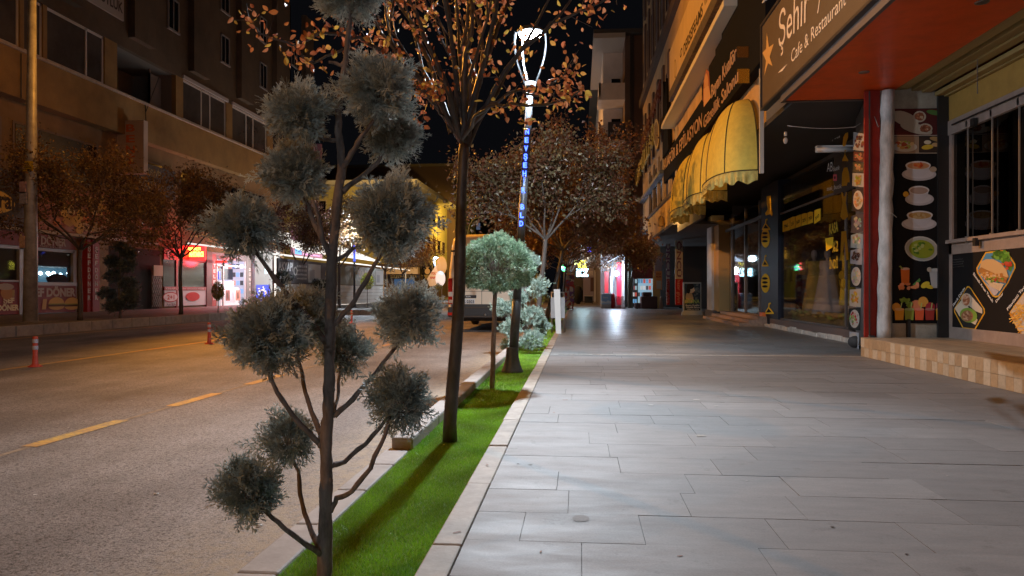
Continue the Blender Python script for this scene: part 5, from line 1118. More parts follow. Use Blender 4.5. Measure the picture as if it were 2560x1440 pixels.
# ================================================================ VAN
def make_van():
    x0, x1 = -3.82, -1.80; y0 = 21.3; t = thing('minibus', 'white high roof minibus parked at the near kerb, seen from behind, plate ending S 0303', 'minibus', ((x0+x1)/2, y0+2.6, ZR))
    body = mat('van_paint', (.80,.69,.55), .32, n=(1.5,.05), spec=.5); blk = mat('van_black', (.02,.02,.022), .55)  # white body tinted cream: the warm street light is put into its colour
    xc = (x0+x1)/2
    # cross sections (half width, z) outline, lofted along y; tumblehome towards the roof
    def sec(y, top, s=1, zb=.42): 
        o = [(.97*s,zb),(1.0*s,.75),(1.0*s,1.25),(.985*s,1.7),(.94*s,2.1),(.90*s,top-.32),(.86*s,top-.12),(.74*s,top-.03),(.4*s,top),(0,top+.015)]
        pts = [(xc+a, y, ZR+z) for a, z in o]+[(xc-a, y, ZR+z) for a, z in o[-2::-1]]; return pts
    ys = [(0,2.76,.93),(.05,2.80,.975),(.14,2.83,1),(2.5,2.84,1),(4.2,2.8,1),(4.7,2.55,.97),(5.3,1.75,.93),(5.9,1.3,.88)]
    b = MB(); S_ = [sec(y0+a, h, s) for a, h, s in ys]; n = len(S_[0]); vs = [p for s_ in S_ for p in s_]
    b.add(vs, [(j*n+i, j*n+i+1, (j+1)*n+i+1, (j+1)*n+i) for j in range(len(S_)-1) for i in range(n-1)]+[tuple(range(n-1,-1,-1)), tuple(range((len(S_)-1)*n, len(S_)*n))], None, False); b.build('body', body, t, bevel=.02)
    yb = y0-.004
    q = lambda px, py: onY(yb, px, py)
    b = MB()
    for (a, z0, z1) in ((xc-.005, .8, 2.5),): b.box(a-.006, a+.006, yb-.002, yb+.02, ZR+z0, ZR+z1)
    b.box(xc-.88, xc+.88, yb-.003, yb+.02, ZR+1.17, ZR+1.18); b.box(xc-.90,xc+.90,yb-.012,yb+.02,ZR+2.32,ZR+2.37); b.build('door_gap', blk, t)
    for sd, nm in ((-1,'window'),(1,'window')):
        xa = xc+sd*.05; xb = xc+sd*.83; b = MB(); b.box(xa, xb, yb-.012, yb+.02, ZR+1.50, ZR+2.22); b.build('window', mat('van_glass', (.03,.03,.03), .05, spec=.8), t, bevel=.03)
    for sd in (-1, 1):
        b = MB(); xa = xc+sd*.86; xb = xc+sd*.985; b.box(xa, xb, yb-.025, yb+.18, ZR+.80, ZR+1.55, (.40,.015,.01)); b.box(xa+(.004 if sd>0 else -.004), xb, yb-.029, yb+.1, ZR+1.02, ZR+1.16, (.55,.5,.45)); b.box(xa, xb-sd*.01, yb-.030, yb, ZR+.83, ZR+.93, (.6,.45,.35)); b.build('tail_lamp', mat('tail_lens', vc=True, rough=.2), t, bevel=.012)
    b = MB(); b.box(xc-.98, xc+.98, yb-.14, yb+.3, ZR+.43, ZR+.72); b.box(xc-.80, xc+.80, yb-.20, yb+.1, ZR+.40, ZR+.47); b.build('bumper', blk, t, bevel=.05)
    b = MB(); b.box(xc-.9, xc+.9, yb-.012, yb+.02, ZR+.70, ZR+.80); b.build('lower_trim', mat('van_trim', (.05,.048,.048), .7), t)
    b = MB(); b.box(xc-.98, xc-.84, yb-.15, yb-.13, ZR+.48, ZR+.56, (.5,.02,.01)); b.box(xc+.84, xc+.98, yb-.15, yb-.13, ZR+.48, ZR+.56, (.5,.02,.01)); b.build('reflector', mat('tail_lens', vc=True), t)
    xa, za = q(1146, 759); xb, zb = q(1187, 747); b = MB(); b.box(xa-.06, xb+.05, yb-.03, yb+.01, zb+.02, zb+.11); b.build('handle_strip', blk, t, bevel=.02)
    c = CV('F', yb-.031, .003); c.ptext('MASTER', 1138, 743.2, 1178, 743.2, 4, (.5,.5,.5), 1, .03); c.build('strip_lettering', PRINT, t)
    b = MB(); b.box(xa, xb, yb-.025, yb, za, zb); pl = b.build('number_plate', mat('plate_white', (.65,.65,.66), .4), t)
    c = CV('F', yb-.026, .003); c.ptext('50 S 0303', 1148, 757.6, 1185, 757.6, 7.5, (.02,.02,.02), 1, .02); c.build('plate_lettering', PRINT, t)
    b = MB(); b.ell((xc+.12, yb-.15, ZR+.50), (.03,.03,.03), 8, 6); b.tube([(xc+.12,yb+.1,ZR+.42),(xc+.12,yb-.15,ZR+.42),(xc+.12,yb-.15,ZR+.5)], .02, 6); b.build('tow_hook', mat('hook', (.3,.3,.3), .3, .8), t)
    for wy in (.95, 4.7):
        for sd in (-1, 1):
            cx_ = xc+sd*.86; b = MB(); n = 28; vs = []
            prof = [(.20,-.11),(.31,-.12),(.345,-.08),(.35,0),(.345,.08),(.31,.12),(.20,.11)]
            for r_, o_ in prof: vs += [(cx_+o_, y0+wy+r_*math.cos(2*math.pi*k/n), ZR+.35+r_*math.sin(2*math.pi*k/n)) for k in range(n)]
            b.add(vs, [(i*n+k,(i+1)*n+k,(i+1)*n+(k+1)%n,i*n+(k+1)%n) for i in range(6) for k in range(n)]+[tuple(range(n)), tuple(range(6*n,7*n))], None, True); w_ = b.build('wheel', mat('tyre', (.015,.015,.015), .85), t)
    b = MB(); b.box(xc-.85, xc+.85, y0+.2, y0+5.4, ZR+.30, ZR+.45); b.build('chassis', blk, t)
    for sd in (-1,): b = MB(); b.box(xc+sd*1.06, xc+sd*1.24, y0+4.55, y0+4.65, ZR+1.35, ZR+1.75); b.box(xc+sd*.98, xc+sd*1.1, y0+4.58, y0+4.62, ZR+1.45, ZR+1.5); b.build('mirror', blk, t, bevel=.03)
    return t
make_van()
# ---- white board stand (cafe menu frame) at the end of the visible turf
x, y = onZ(0, 1396, 834)
t = thing('board_stand', 'white post with a grey folding board leaning beside it at the turf edge', 'sign stand', (x, y, 0))
p0 = onY(y, 1390, 834); p1 = onY(y, 1403, 834); b = MB(); b.add([], []); b.prism([(p0[0],y,0),(p1[0],y,0),(p1[0]-.03,y+.02,1.13),(p0[0]-.06,y+.02,1.13)], (0,.10,0)); b.build('post', mat('stand_white', (.72,.72,.70), .5), t)
b = MB(); xa = onY(y+.4, 1377, 800)[0]; xb = onY(y+.4, 1412, 800)[0]
b.box(xa, xb, y+.4, y+.44, .38, .92); b.build('board', mat('board_grey', (.36,.36,.37), .5, n=(3,.2)), t)
b = MB()
for xx in (xa+.02, xb-.02): b.tube([(xx,y+.42,0),(xx,y+.42,1.05)], .014, 6); b.tube([(xx+.02,y+.75,0),(xx,y+.44,.95)], .014, 6)
b.tube([(xa,y+.42,1.05),(xb,y+.42,1.05)], .014, 6); b.build('frame', mat('stand_tube', (.4,.4,.4), .3, .8), t)
# ================================================================ bollards on the yellow line
def bollard(loc, label):
    t = thing('traffic_bollard', label, 'bollard', loc, 'flexible bollards along the yellow line'); x, y, z = loc
    b = MB(); b.lathe(x, y, [(.105,z),(.10,z+.012),(.055,z+.035),(.042,z+.06),(.038,z+.16),(.039,z+.17),(.035,z+.18),(.038,z+.46),(.034,z+.475),(.01,z+.48)], 20); b.build('post', mat('bollard_red', (.50,.06,.035), .5, n=(30,.15)), t)
    for k, z0 in enumerate((.27, .375)):
        b = MB(); b.lathe(x, y, [(.0395,z+z0),(.041,z+z0+.005),(.041,z+z0+.055),(.0395,z+z0+.06)], 20); b.build('reflective_band', mat('band', (.42,.42,.50), .3), t)
    return t
for px, py, lab in ((88,917,'red and white flexible bollard nearest the camera on the yellow line'), (523,860,'second red and white bollard, left of the near conifer'), (879,808,'third small bollard seen through the conifer branches'), (1090,786,'farthest bollard just left of the parked minibus')):
    x, y = onZ(ZR, px, py); bollard((x, y, ZR), lab)
# ================================================================ far lamp posts, signs, steel mast
u = (886-CX)/F; dpt = -12.3/(CA*u-SA); c = atD(886, 726, dpt); street_lamp(c.x, c.y, ZF, 4.9, 0, 'street lamp hidden in foliage before the white site hoarding', text=False, ls=80, group=None)
led(c.x, c.y-.05, ZF+4.5, 1500, 4200)
u = (1096-CX)/F; dpt = 62; c = atD(1090, 640, dpt); street_lamp(c.x, c.y, ZF, 3.9, 0, 'small far street lamp glowing white left of the parked minibus', text=False, ls=80, group=None, s=1.15)
led(c.x, c.y-.1, ZF+3.5, 400, 1400)
def roadsign(px, pts, h0, dpt, label, cc):
    p = atD(px, 726, dpt); t = thing('road_sign', label, 'road sign', (p.x, p.y, ZF)); b = MB(); b.tube([(p.x,p.y+.05,ZF),(p.x,p.y+.05,ZF+h0+.3)], .035, 8); b.build('pole', mat('sign_pole', (.5,.5,.5), .4, .5), t)
    b = MB(); b.prism([(p.x+a, p.y, ZF+h0+z) for a, z in pts], (0,.03,0)); b.build('plate', mat('sign_plate', (.8,.8,.8), .4), t); return t, p
tr = [(-.55,-.6),(.55,-.6),(.75,.0),(.05,1.05),(-.05,1.05),(-.75,.0)]
t, p = roadsign(1090, tr, 1.9, 60.5, 'white pointed sign with red lettering below the far street lamp', 0)
c = CV('F', p.y-.005, .004); c.wtext('YOL VER', p.x-.42, ZF+2.25, p.x+.42, ZF+2.25, .2, (.5,.05,.03), 1, .03); c.wtext('ANADOLU', p.x-.5, ZF+1.9, p.x+.5, ZF+1.9, .2, (.5,.05,.03), 1, .03); c.build('lettering', PRINT, t)
circ = [(.42*math.cos(a), .55+.75*math.sin(a)) for a in np.linspace(0, 6.0, 20)]
t, p = roadsign(1104, circ, 2.4, 59.5, 'bright white oval sign on a slanting pole right of the far street lamp', 0)
b = MB(); b.prism([(p.x-.1+.4*math.cos(a), p.y, ZF+1.9+.62*math.sin(a)) for a in np.linspace(0,6,20)], (0,.03,0)); b.build('plate', mat('sign_plate_lit', (.85,.85,.85), .4, em=(.8,.9,1), es=.6), t)
# steel mast of the sodium lamp
X_, Y_ = onZ(ZF, 76, 806); mt = thing('lighting_mast', 'tall grey steel lighting mast with a yellow warning sticker on the far pavement', 'lamp post', (X_, Y_, ZF))
b = MB(); tz = 10.6; b.tube([(X_,Y_,ZF),(X_+.02,Y_,ZF+3.6),(X_+.06,Y_,tz)], [.20,.165,.10], 8); b.build('pole', mat('mast_steel', (.34,.32,.31), .5, .2, n=(4,.35)), mt)
b = MB(); b.box(X_-.28,X_+.28,Y_-.28,Y_+.28,ZF-.02,ZF+.03); b.build('foot_plate', mat('mast_foot', (.2,.18,.17), .7), mt)
b = MB(); b.tube([(X_+.06,Y_,tz-.1),(X_+.6,Y_,tz+.25),(X_+2.2,Y_,tz+.3)], .05, 8); b.box(X_+2.0,X_+2.9,Y_-.16,Y_+.16,tz+.22,tz+.36); b.build('arm', mat('mast_steel', (.34,.32,.31)), mt)
b = MB(); b.box(X_+2.25,X_+2.85,Y_-.12,Y_+.12,tz+.19,tz+.218); b.build('lens', lit('sodium_lens', (1,.5,.12), 30), mt)
za = H+(726-395)/F*21.3; zb = H+(726-425)/F*21.3
b = MB(); yy = Y_-.175; xx = X_+.05
b.box(xx-.16, xx+.16, yy, yy+.02, za-.30, za); stck = b.build('warning_sticker', mat('sticker_yellow', (.75,.48,.03), .5), mt)
c = CV('F', yy-.001, .003); c.wp([(xx-.11,za-.2),(xx+.11,za-.2),(xx,za-.03)],(.03,.02,.01),1); c.wp([(xx-.08,za-.185),(xx+.08,za-.185),(xx,za-.06)],(.75,.48,.03),2); c.wp([(xx-.02,za-.18),(xx+.03,za-.12),(xx,za-.12),(xx+.02,za-.07),(xx-.03,za-.13),(xx,za-.13)],(.03,.02,.01),3); c.wp([(xx-.11,za-.25),(xx+.11,za-.25),(xx+.11,za-.235),(xx-.11,za-.235)],(.1,.07,.02),1); c.build('warning_mark', PRINT, mt)
for dz, cc, w_ in ((2.3,(.5,.32,.22),.2),(3.9,(.42,.25,.24),.25),(3.6,(.3,.27,.3),.3)):
    b = MB(); b.box(X_-.16, X_-.16+w_*.7, Y_-.24, Y_-.18, ZF+dz-.5+.4, ZF+dz-.5+.75); b.build('torn_poster', mat('torn_%d' % int(dz*10), cc, .8, n=(14,.4)), mt)
# ================================================================ LEFT BUILDING
LX = -22.0
blkL = thing('left_building', 'dark plastered building with a long upper window band above the far shops', 'building', (-27, 35, ZF))
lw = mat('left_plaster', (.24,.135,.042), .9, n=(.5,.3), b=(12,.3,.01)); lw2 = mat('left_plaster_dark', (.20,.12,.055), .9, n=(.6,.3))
def LY(px): return onX(LX, px, 700)[0]
YE = LY(727)
hz = lambda hp: H+hp
Zs, Zh, Zb = hz(9.56), hz(11.8), hz(7.6)
b = MB(); b.box(-34, LX-3.1, 6, YE, ZF, 3.3); b.box(LX-3.1, LX-.01, 6, LY(-85), ZF, 3.3); b.box(LX-.35, LX-.01, LY(186), LY(262), ZF, 3.3); b.box(LX-3.1, LX-.01, LY(262), LY(525), ZF, 3.3); b.box(LX-3.1, LX-.01, LY(635), YE, ZF, 3.3); b.box(-34, LX-.55, 6, YE, 3.3, Zb); b.build('lower_wall', lw2, blkL)
def band(z0, z1, x, openings, y0=6, y1=None, nm='wall'):
    """wall strip with real openings cut between z0..z1"""
    y = y0; y1 = y1 or YE
    for a, e in sorted(openings)+[(y1, y1)]:
        if a > y: b = MB(); b.box(x-.25, x, y, a, z0, z1); b.build(nm, lw, blkL)
        y = e
b = MB(); b.box(-34, LX, 6, YE, Zb, Zs-.12); b.build('spandrel', lw, blkL)
b = MB(); b.box(LX-.3, LX+.09, 6, YE, Zs-.12, Zs); b.build('sill_course', mat('left_sill', (.38,.30,.24), .8, n=(3,.2)), blkL, bevel=.01)
ops = [(LY(-120),LY(50)),(LY(60),LY(108)),(LY(118),LY(262)),(LY(293),LY(440)),(LY(458),LY(566)),(LY(581),LY(668)),(LY(682),LY(716))]
band(Zs, Zh, LX, ops, nm='wall_pier')
b = MB(); b.box(LX-.25, LX, 6, YE, Zh, 23); b.build('upper_wall', mat('left_upper_dim', (.085,.056,.033), .9, n=(.5,.3)), blkL)  # upper plaster darkened: the lamp's fall-off is put into its colour
b = MB(); b.box(LX-2.6, LX-2.5, 6, YE, Zs, Zh+.1); b.box(LX-2.6, LX-.25, 6, YE, Zs-.05, Zs); b.box(LX-2.6,LX-.25,6,YE,Zh,Zh+.1)
for a, e in ops: b.box(LX-2.5, LX-.25, e, e+.1, Zs, Zh)
b.box(-34, LX, YE-.2, YE, Zh, 23); b.build('room_walls', mat('room_plaster', (.17,.14,.12), .9), blkL)
wf = mat('window_frame_white', (.52,.47,.45), .6)
for i, (a, e) in enumerate(ops):
    if i == 3:
        b = MB(); y = LY(410); b.box(LX-.9,LX-.8,y,y+.08,Zs,Zh); b.box(LX-.9,LX-.8,y,LY(438),Zs,Zh-.2); b.build('balcony_screen', mat('screen', (.16,.12,.10), .7), blkL); continue
    fr = MB(); w_ = .09; x = LX-.12; fr.box(x-.05,x+.05,a,a+w_,Zs,Zh); fr.box(x-.05,x+.05,e-w_,e,Zs,Zh); fr.box(x-.05,x+.05,a,e,Zh-w_*1.2,Zh); fr.box(x-.05,x+.05,a,e,Zs,Zs+w_)
    for q in ((.68,) if i == 2 else ((.42,.62) if i == 4 else ((.4,.6) if i == 5 else (.5,)))): yy_ = a+(e-a)*q; fr.box(x-.05,x+.05,yy_-w_/2,yy_+w_/2,Zs,Zh)
    f_ = fr.build('window', wf, blkL); b = MB(); b.box(x-.01,x+.01,a+w_,e-w_,Zs+w_,Zh-w_); b.build('pane', mat('room_lit_pane', (.075,.062,.055), .22, n=(.35,.5), spec=.6), f_)  # brown-grey pane colour stands for light off the curtains and rooms behind
    if i in (4, 5): b = MB(); b.box(LX, LX+.10, a-.1, e+.1, Zh, Zh+.2); b.build('shutter_box', mat('shutter_box', (.40,.36,.36), .7), blkL)
    if i in (2, 4, 5): 
        b = MB(); yy0 = a+(e-a)*(.7 if i == 2 else .05); yy1 = a+(e-a)*(.92 if i == 2 else .38)
        n = 24; vs = []
        for k in range(n+1): y_ = yy0+(yy1-yy0)*k/n; vs += [(LX-.45+.05*math.sin(k*1.7), y_, Zs+.15), (LX-.45+.05*math.sin(k*1.7), y_, Zh-.15)]
        b.add(vs, [(2*k,2*k+2,2*k+3,2*k+1) for k in range(n)]); b.build('curtain', mat('curtain', (.26,.23,.20), .9), blkL)
# small upper windows and shallow pilasters
for k in range(6):
    yc = 27.2+5.6*k+(.3 if k > 2 else 0); z0, z1 = hz(14.1), hz(15.85)
    for dz in (0, 3.2):
        b = MB(); 
        b.box(LX,LX+.07,yc-.55,yc-.47,z0+dz,z1+dz); b.box(LX,LX+.07,yc+.47,yc+.55,z0+dz,z1+dz); b.box(LX,LX+.07,yc-.55,yc+.55,z1+dz-.08,z1+dz); b.box(LX,LX+.10,yc-.6,yc+.6,z0+dz-.04,z0+dz+.06); b.box(LX,LX+.06,yc-.03,yc+.03,z0+dz,z1+dz)
        f_ = b.build('window', mat('upper_frame', (.22,.19,.18), .7), blkL); b = MB(); b.box(LX,LX+.03,yc-.47,yc+.47,z0+dz,z1+dz-.08); b.build('pane', mat('night_pane2', (.008,.008,.01), .1), f_)
    b = MB(); b.box(LX, LX+.35, yc+1.6, yc+3.4, Zh+.6, 23); b.build('pilaster', mat('left_upper_dim', (.085,.056,.033)), blkL)
# pipe, cable and mezzanine openings in the recessed floor
b = MB(); y = LY(58); b.tube([(LX+.05,LY(50),Zb),(LX+.05,LY(50),Zs-.2)], .02, 5); b.tube([(LX+.03,LY(365),Zb),(LX+.03,LY(362),Zs+.2)],.02,5); b.tube([(LX+.05,LY(362),Zs-.5),(LX+.05,LY(395),Zs+1.6)], .02, 5); b.build('cable', mat('black_cable', (.03,.025,.02), .7), blkL)
for (a, e) in ((LY(-60),LY(34)), (LY(62),LY(110)), (LY(120),LY(270)), (LY(350),LY(430)), (LY(470),LY(560)), (LY(580),LY(680))):
    b = MB(); b.box(LX-.56, LX-.50, a, e, 5.9, 7.9); f_ = b.build('window', mat('mezz_frame', (.16,.11,.08), .7), blkL); b = MB(); b.box(LX-.50, LX-.48, a+.12, e-.12, 6.0, 7.8); b.build('pane', mat('night_pane2', (.008,.008,.01)), f_)
c = CV('L', LX-.47, .004)
# board with small text behind trees
t = thing('office_sign', 'dark office sign with small pale lettering under the overhang, right of the white box sign', 'shop sign', (LX, LY(395), 6))
b = MB(); b.box(LX-.45, LX-.38, LY(352), LY(455), 6.1, 7.7); b.build('panel', mat('office_panel', (.03,.035,.05), .6), t)
c = CV('L', LX-.38, .005); c.wtext('MALİ MÜŞAVİR', LY(355), 7.1, LY(420), 7.1, .35, (.30,.25,.12), 1, .02); c.wtext('SES DUYUSU', LY(358), 6.45, LY(425), 6.45, .4, (.30,.26,.14), 1, .02); c.build('lettering', PRINT, t)
# white board at top
t = thing('rent_board', 'pale board with dark lettering high on the left building at the top photo edge', 'sign', (LX+.2, LY(255), 14)); b = MB(); b.box(LX+.02, LX+.10, LY(205), LY(305), hz(13.0), hz(15.6)); b.build('panel', mat('pale_board', (.34,.30,.27), .7), t)
c = CV('L', LX+.10, .006); y0_, y1_ = LY(232), LY(302); c.wtext('MUTLUK', y0_, hz(13.35), y1_, hz(13.35), .5, (.07,.05,.05), 1, .03); c.wtext('DUYUSU', y0_, hz(14.2), y1_, hz(14.2), .55, (.07,.05,.05), 1, .03); c.build('lettering', PRINT, t)
# box sign with vertical letters
t = thing('box_sign', 'upright white box sign with faded orange letters standing out from the left building', 'shop sign', (LX+.5, LY(322), 6))
xa, z0 = onY(LY(300), 297, 410); y_ = LY(300); xb, _ = onY(y_, 345, 410); _, z1 = onY(y_, 300, 296); b = MB(); b.box(LX-.4, LX+.95, y_+.4, y_+.75, z0-.4, z1); b.build('box', mat('box_sign', (.42,.30,.24), .6), t)
c = CV('F', y_+.4, .006)
for i, ch in enumerate('BENİ'): c.wtext(ch, LX+.05, z1-.55-.52*i, LX+.50, z1-.55-.52*i, .36, (.55,.12,.03), 1, .03)
c.build('lettering', PRINT, t)
# ---- shop fascias and fronts
def sgn(name, label, y0, y1, z0, z1, colr, texts=(), x=LX, th=.12, extra=None, mt=None):
    t = thing(name, label, 'shop sign', (x, (y0+y1)/2, z0)); b = MB(); b.box(x-.05, x+th, y0, y1, z0, z1, colr); b.build('panel', mt or mat('sign_panel', vc=True, rough=.55), t)
    c = CV('L', x+th, .006)
    if extra: extra(c)
    for (s_, a, z, b2, h, cc) in texts: c.wtext(s_, a, z, b2, z, h, cc, 3, .03)
    if c.f: c.build('lettering', PRINT, t)
    return t
b = MB(); b.box(LX-.1, LX+.28, 6, LY(385), 3.44, 3.56); b.build('shop_canopy_edge', mat('canopy_edge', (.42,.34,.26), .6), blkL)
def ayran(c):
    y = LY(10); c.wp([(y-1.6+1.6*math.cos(a)*1.5, 4.5+.95*math.sin(a)) for a in np.linspace(0,6.1,26)], (.06,.055,.05), 1); c.wp([(y-1.6+2.0*math.cos(a), 4.45+.55*math.sin(a)) for a in np.linspace(0,6.1,26)], (.62,.42,.10), 2)
sgn('drink_sign', 'dark grey sign board with a yellow splash and the letters ran at the far left', 20, LY(60), 3.6, 5.75, (.055,.045,.045), [('Ayran', LY(-60), 4.25, LY(38), .65, (.04,.03,.03))], extra=ayran)
sgn('orange_strip_sign', 'narrow orange upright strip between the grey board and the steel mast', LY(61), LY(73), 3.6, 5.6, (.60,.14,.03))
def foods(c):
    for i in range(60): y = random.uniform(LY(96), LY(300)); z = random.uniform(3.8,5.3); r_ = random.uniform(.1,.35); c.wp([(y+r_*math.cos(a)*random.uniform(.7,1.1), z+r_*.8*math.sin(a)) for a in np.linspace(0,5.6,8)], random.choice([(.62,.40,.10),(.6,.2,.05),(.5,.3,.08),(.65,.5,.25),(.3,.08,.03)]), 1+random.random()*2)
sgn('picture_sign', 'orange sign full of food pictures behind the first far tree', LY(90), LY(326), 3.6, 5.6, (.32,.10,.03), [('PİDE LAHMACUN DÖNER', LY(200), 3.75, LY(285), .35, (.6,.45,.25)), ('25.', LY(228), 3.8, LY(240), .4, (.7,.5,.25)), ('DÖNER', LY(300), 4.2, LY(322), .35, (.7,.6,.4))], extra=foods)
# ŞEF DÖNER shop
ds = thing('doner_shop', 'maroon doner takeaway with lit serving window and burger pictures, behind the steel mast', 'shop', (LX, LY(120), ZF))
b = MB(); b.box(LX-.1, LX+.20, LY(-80), LY(178), 2.85, 3.42, (.16,.012,.012)); b.build('fascia', mat('sign_panel', vc=True), ds)
c = CV('L', LX+.20, .006); c.wtext('ŞEF DÖNER', LY(53), 2.98, LY(154), 2.98, .34, (.42,.36,.38), 2, .04); c.wtext('PAKET 212 25 00', LY(88), 2.87, LY(142), 2.87, .08, (.35,.3,.3), 2, .02); c.wp([(LY(38),2.9),(LY(42),2.9),(LY(43),3.3),(LY(37),3.3)],(.35,.25,.05),2)
c.build('fascia_lettering', PRINT, ds)
b = MB(); alu = mat('shop_aluminium', (.38,.36,.38), .4, .4)
for px in (-60, 48, 58, 182): y = LY(px); b.box(LX-.05, LX+.10, y-.10, y+.10, ZF, 2.85)
b.box(LX-.05, LX+.10, LY(-80), LY(182), 2.72, 2.86); b.box(LX-.05, LX+.16, LY(56), LY(184), 1.30, 1.44); b.box(LX-.05,LX+.08,LY(-80),LY(52),1.44,1.50); b.build('frame', alu, ds)
b = MB(); b.box(LX-.02, LX, LY(-80), LY(182), 1.44, 2.72); b.build('glass', glass('shop_glass'), ds)
b = MB(); b.box(LX-2.0, LX-1.9, LY(60), LY(262), ZF, 3.0); b.box(LX-1.9, LX-.4, LY(255), LY(258), ZF, 3.0); b.build('rear_wall', lit('lit_kitchen', (.10,.32,.48), .55), ds)  # wall surface glows itself, standing for the blue kitchen light
b = MB(); b.box(LX-1.88, LX-.06, LY(60), LY(250), 2.12, 3.0); b.box(LX-3, LX-.06, LY(-80), LY(52), ZF, 3.0); b.build('dark_interior', mat('dark_rooms', (.06,.05,.045)), ds)
b = MB(); b.ell((LX-.32, onX(LX-.32,143,700)[0], 1.58), (.22,.60,.24), 14, 10, jit=.15); b.build('cushion_heap', mat('black_heap', (.012,.012,.012), .9), ds)
for px in (101, 120, 124, 134, 151, 171): 
    b = MB(); y, zz_ = onX(LX-1.7, px, 683 if px in (101,120,134,171) else 687); b.ell((LX-1.7, y, zz_), (.06,.10,.08), 8, 6); b.build('spot_lamp', lit('kitchen_spot', (.6,.9,1.0), 22), ds)
b = MB(); yr_ = onX(LX-1.8, 175, 690)[0]; b.box(LX-1.85, LX-1.8, yr_, yr_+1.0, 1.4, 2.1); b.build('red_panel', lit('red_glow_panel', (.6,.03,.05), .5), ds)
b = MB(); b.bar((LX-1.2,LY(18),2.02),(LX-1.0,LY(46),1.95),.06); b.build('tube_light', lit('cold_tube', (.35,.5,1), 3), ds)
b = MB(); b.box(LX, LX+.07, LY(-80), LY(47), ZF+.02, 1.42, (.20,.012,.012)); b.box(LX, LX+.14, LY(60), LY(182), ZF+.02, 1.30, (.19,.015,.02)); b.build('lower_panel', mat('sign_panel', vc=True), ds)
c = CV('L', LX+.14, .006); c.wtext('ŞEF DÖNER', LY(60)+.1, .86, LY(181), .86, .34, (.50,.46,.50), 2, .05)
def burger(y, z, s_):
    c.wp([(y+s_*.95*math.cos(a), z+.02+s_*.55*math.sin(a)) for a in np.linspace(0,math.pi,12)], (.62,.40,.14), 2); c.wp([(y-s_*.95,z-.02),(y+s_*.95,z-.02),(y+s_*.95,z+.03),(y-s_*.95,z+.03)],(.3,.3,.06),3)
    c.wp([(y-s_,z-s_*.18),(y+s_,z-s_*.18),(y+s_,z-.01),(y-s_,z-.01)],(.08,.035,.02),3); c.wp([(y+s_*.95*math.cos(a), z-s_*.18-s_*.3*math.sin(a)) for a in np.linspace(0,math.pi,10)],(.60,.38,.15),2)
burger(LY(133),.52,.50); burger(LY(172),.50,.50); c.wp([(LY(96),.32),(LY(106),.32),(LY(109),.75),(LY(99),.75)],(.62,.42,.22),2); c.wp([(LY(62),.25),(LY(69),.25),(LY(69),.55),(LY(62),.6)],(.6,.35,.15),2)
c.build('lower_lettering', PRINT, ds)
c = CV('L', LX+.07, .006); c.wtext('ŞEF', LY(3), .62, LY(31), .62, .20, (.75,.70,.55), 2, .05); c.wtext('DÖNER', LY(-12), .33, LY(43), .33, .22, (.75,.70,.55), 2, .05)
c.wp([(LY(13)+.32*math.cos(a), 1.0+.25*math.sin(a)) for a in np.linspace(0,6,14)],(.45,.24,.10),2); c.wp([(LY(9)+.42*math.cos(a), 1.24+.13*math.sin(a)) for a in np.linspace(0,6,14)],(.45,.40,.42),3); c.wp([(LY(26),.85),(LY(31),.85),(LY(32),1.12),(LY(25),1.12)],(.4,.28,.12),2); c.build('door_lettering', PRINT, ds)
for a, e, nm in ((LY(200),LY(208),0),(LY(211),LY(228),1)):
    t = thing('upright_sign', 'maroon upright sign lettered Şef Döner downwards, '+('nearest the steel mast' if nm == 0 else 'the wider of the two'), 'shop sign', (LX, a, ZF)); b = MB(); b.box(LX, LX+.35+.05*nm, a, e, ZF, 3.35, (.30,.015,.02) if nm == 0 else (.26,.03,.05)); b.build('panel', mat('sign_panel', vc=True), t)
    c = CV('L', LX+.35+.05*nm, .006)
    for i, ch in enumerate('ŞEFDÖNER'): z = 2.85-i*.31; c.wtext(ch, (a+e)/2-.10, z, (a+e)/2+.10, z, .2, (.6,.58,.62), 2, .03)
    c.build('lettering', PRINT, t)
# column, dark doorway, scissor gate
b = MB(); b.box(LX-.2, LX+.18, LY(238), LY(262), ZF, 3.45); b.build('shop_column', mat('mottled_column', (.26,.19,.12), .8, n=(2,.5)), blkL)
b = MB(); b.box(LX-4, LX-.0, LY(264), LY(398), ZF, 3.3); 
gt = thing('scissor_gate', 'folded metal scissor gate with a paper notice at the edge of the dark doorway', 'gate', (LX+.1, LY(385), ZF))
b = MB(); g0, g1 = LY(373), LY(396)
for i in range(6): y = g0+(g1-g0)*i/5; b.tube([(LX+.15,y,ZF),(LX+.15,y,2.35)], .025, 5)
for j in range(7):
    for i in range(5):
        y = g0+(g1-g0)*i/5; y2 = g0+(g1-g0)*(i+1)/5; z = ZF+.1+j*.3; b.bar((LX+.18,y,z),(LX+.18,y2,z+.3),.02); b.bar((LX+.19,y2,z),(LX+.19,y,z+.3),.02)
b.build('lattice', mat('gate_metal', (.25,.22,.21), .5, .4), gt)
b = MB(); b.box(LX+.21, LX+.23, LY(374), LY(397), 1.85, 2.4); b.build('notice', mat('paper', (.50,.48,.38), .8), gt)
b = MB(); b.box(LX, LX+.02, LY(265), LY(399), ZF, 3.2); b.build('dark_doorway', mat('doorway_black', (.006,.005,.005), .9), blkL)
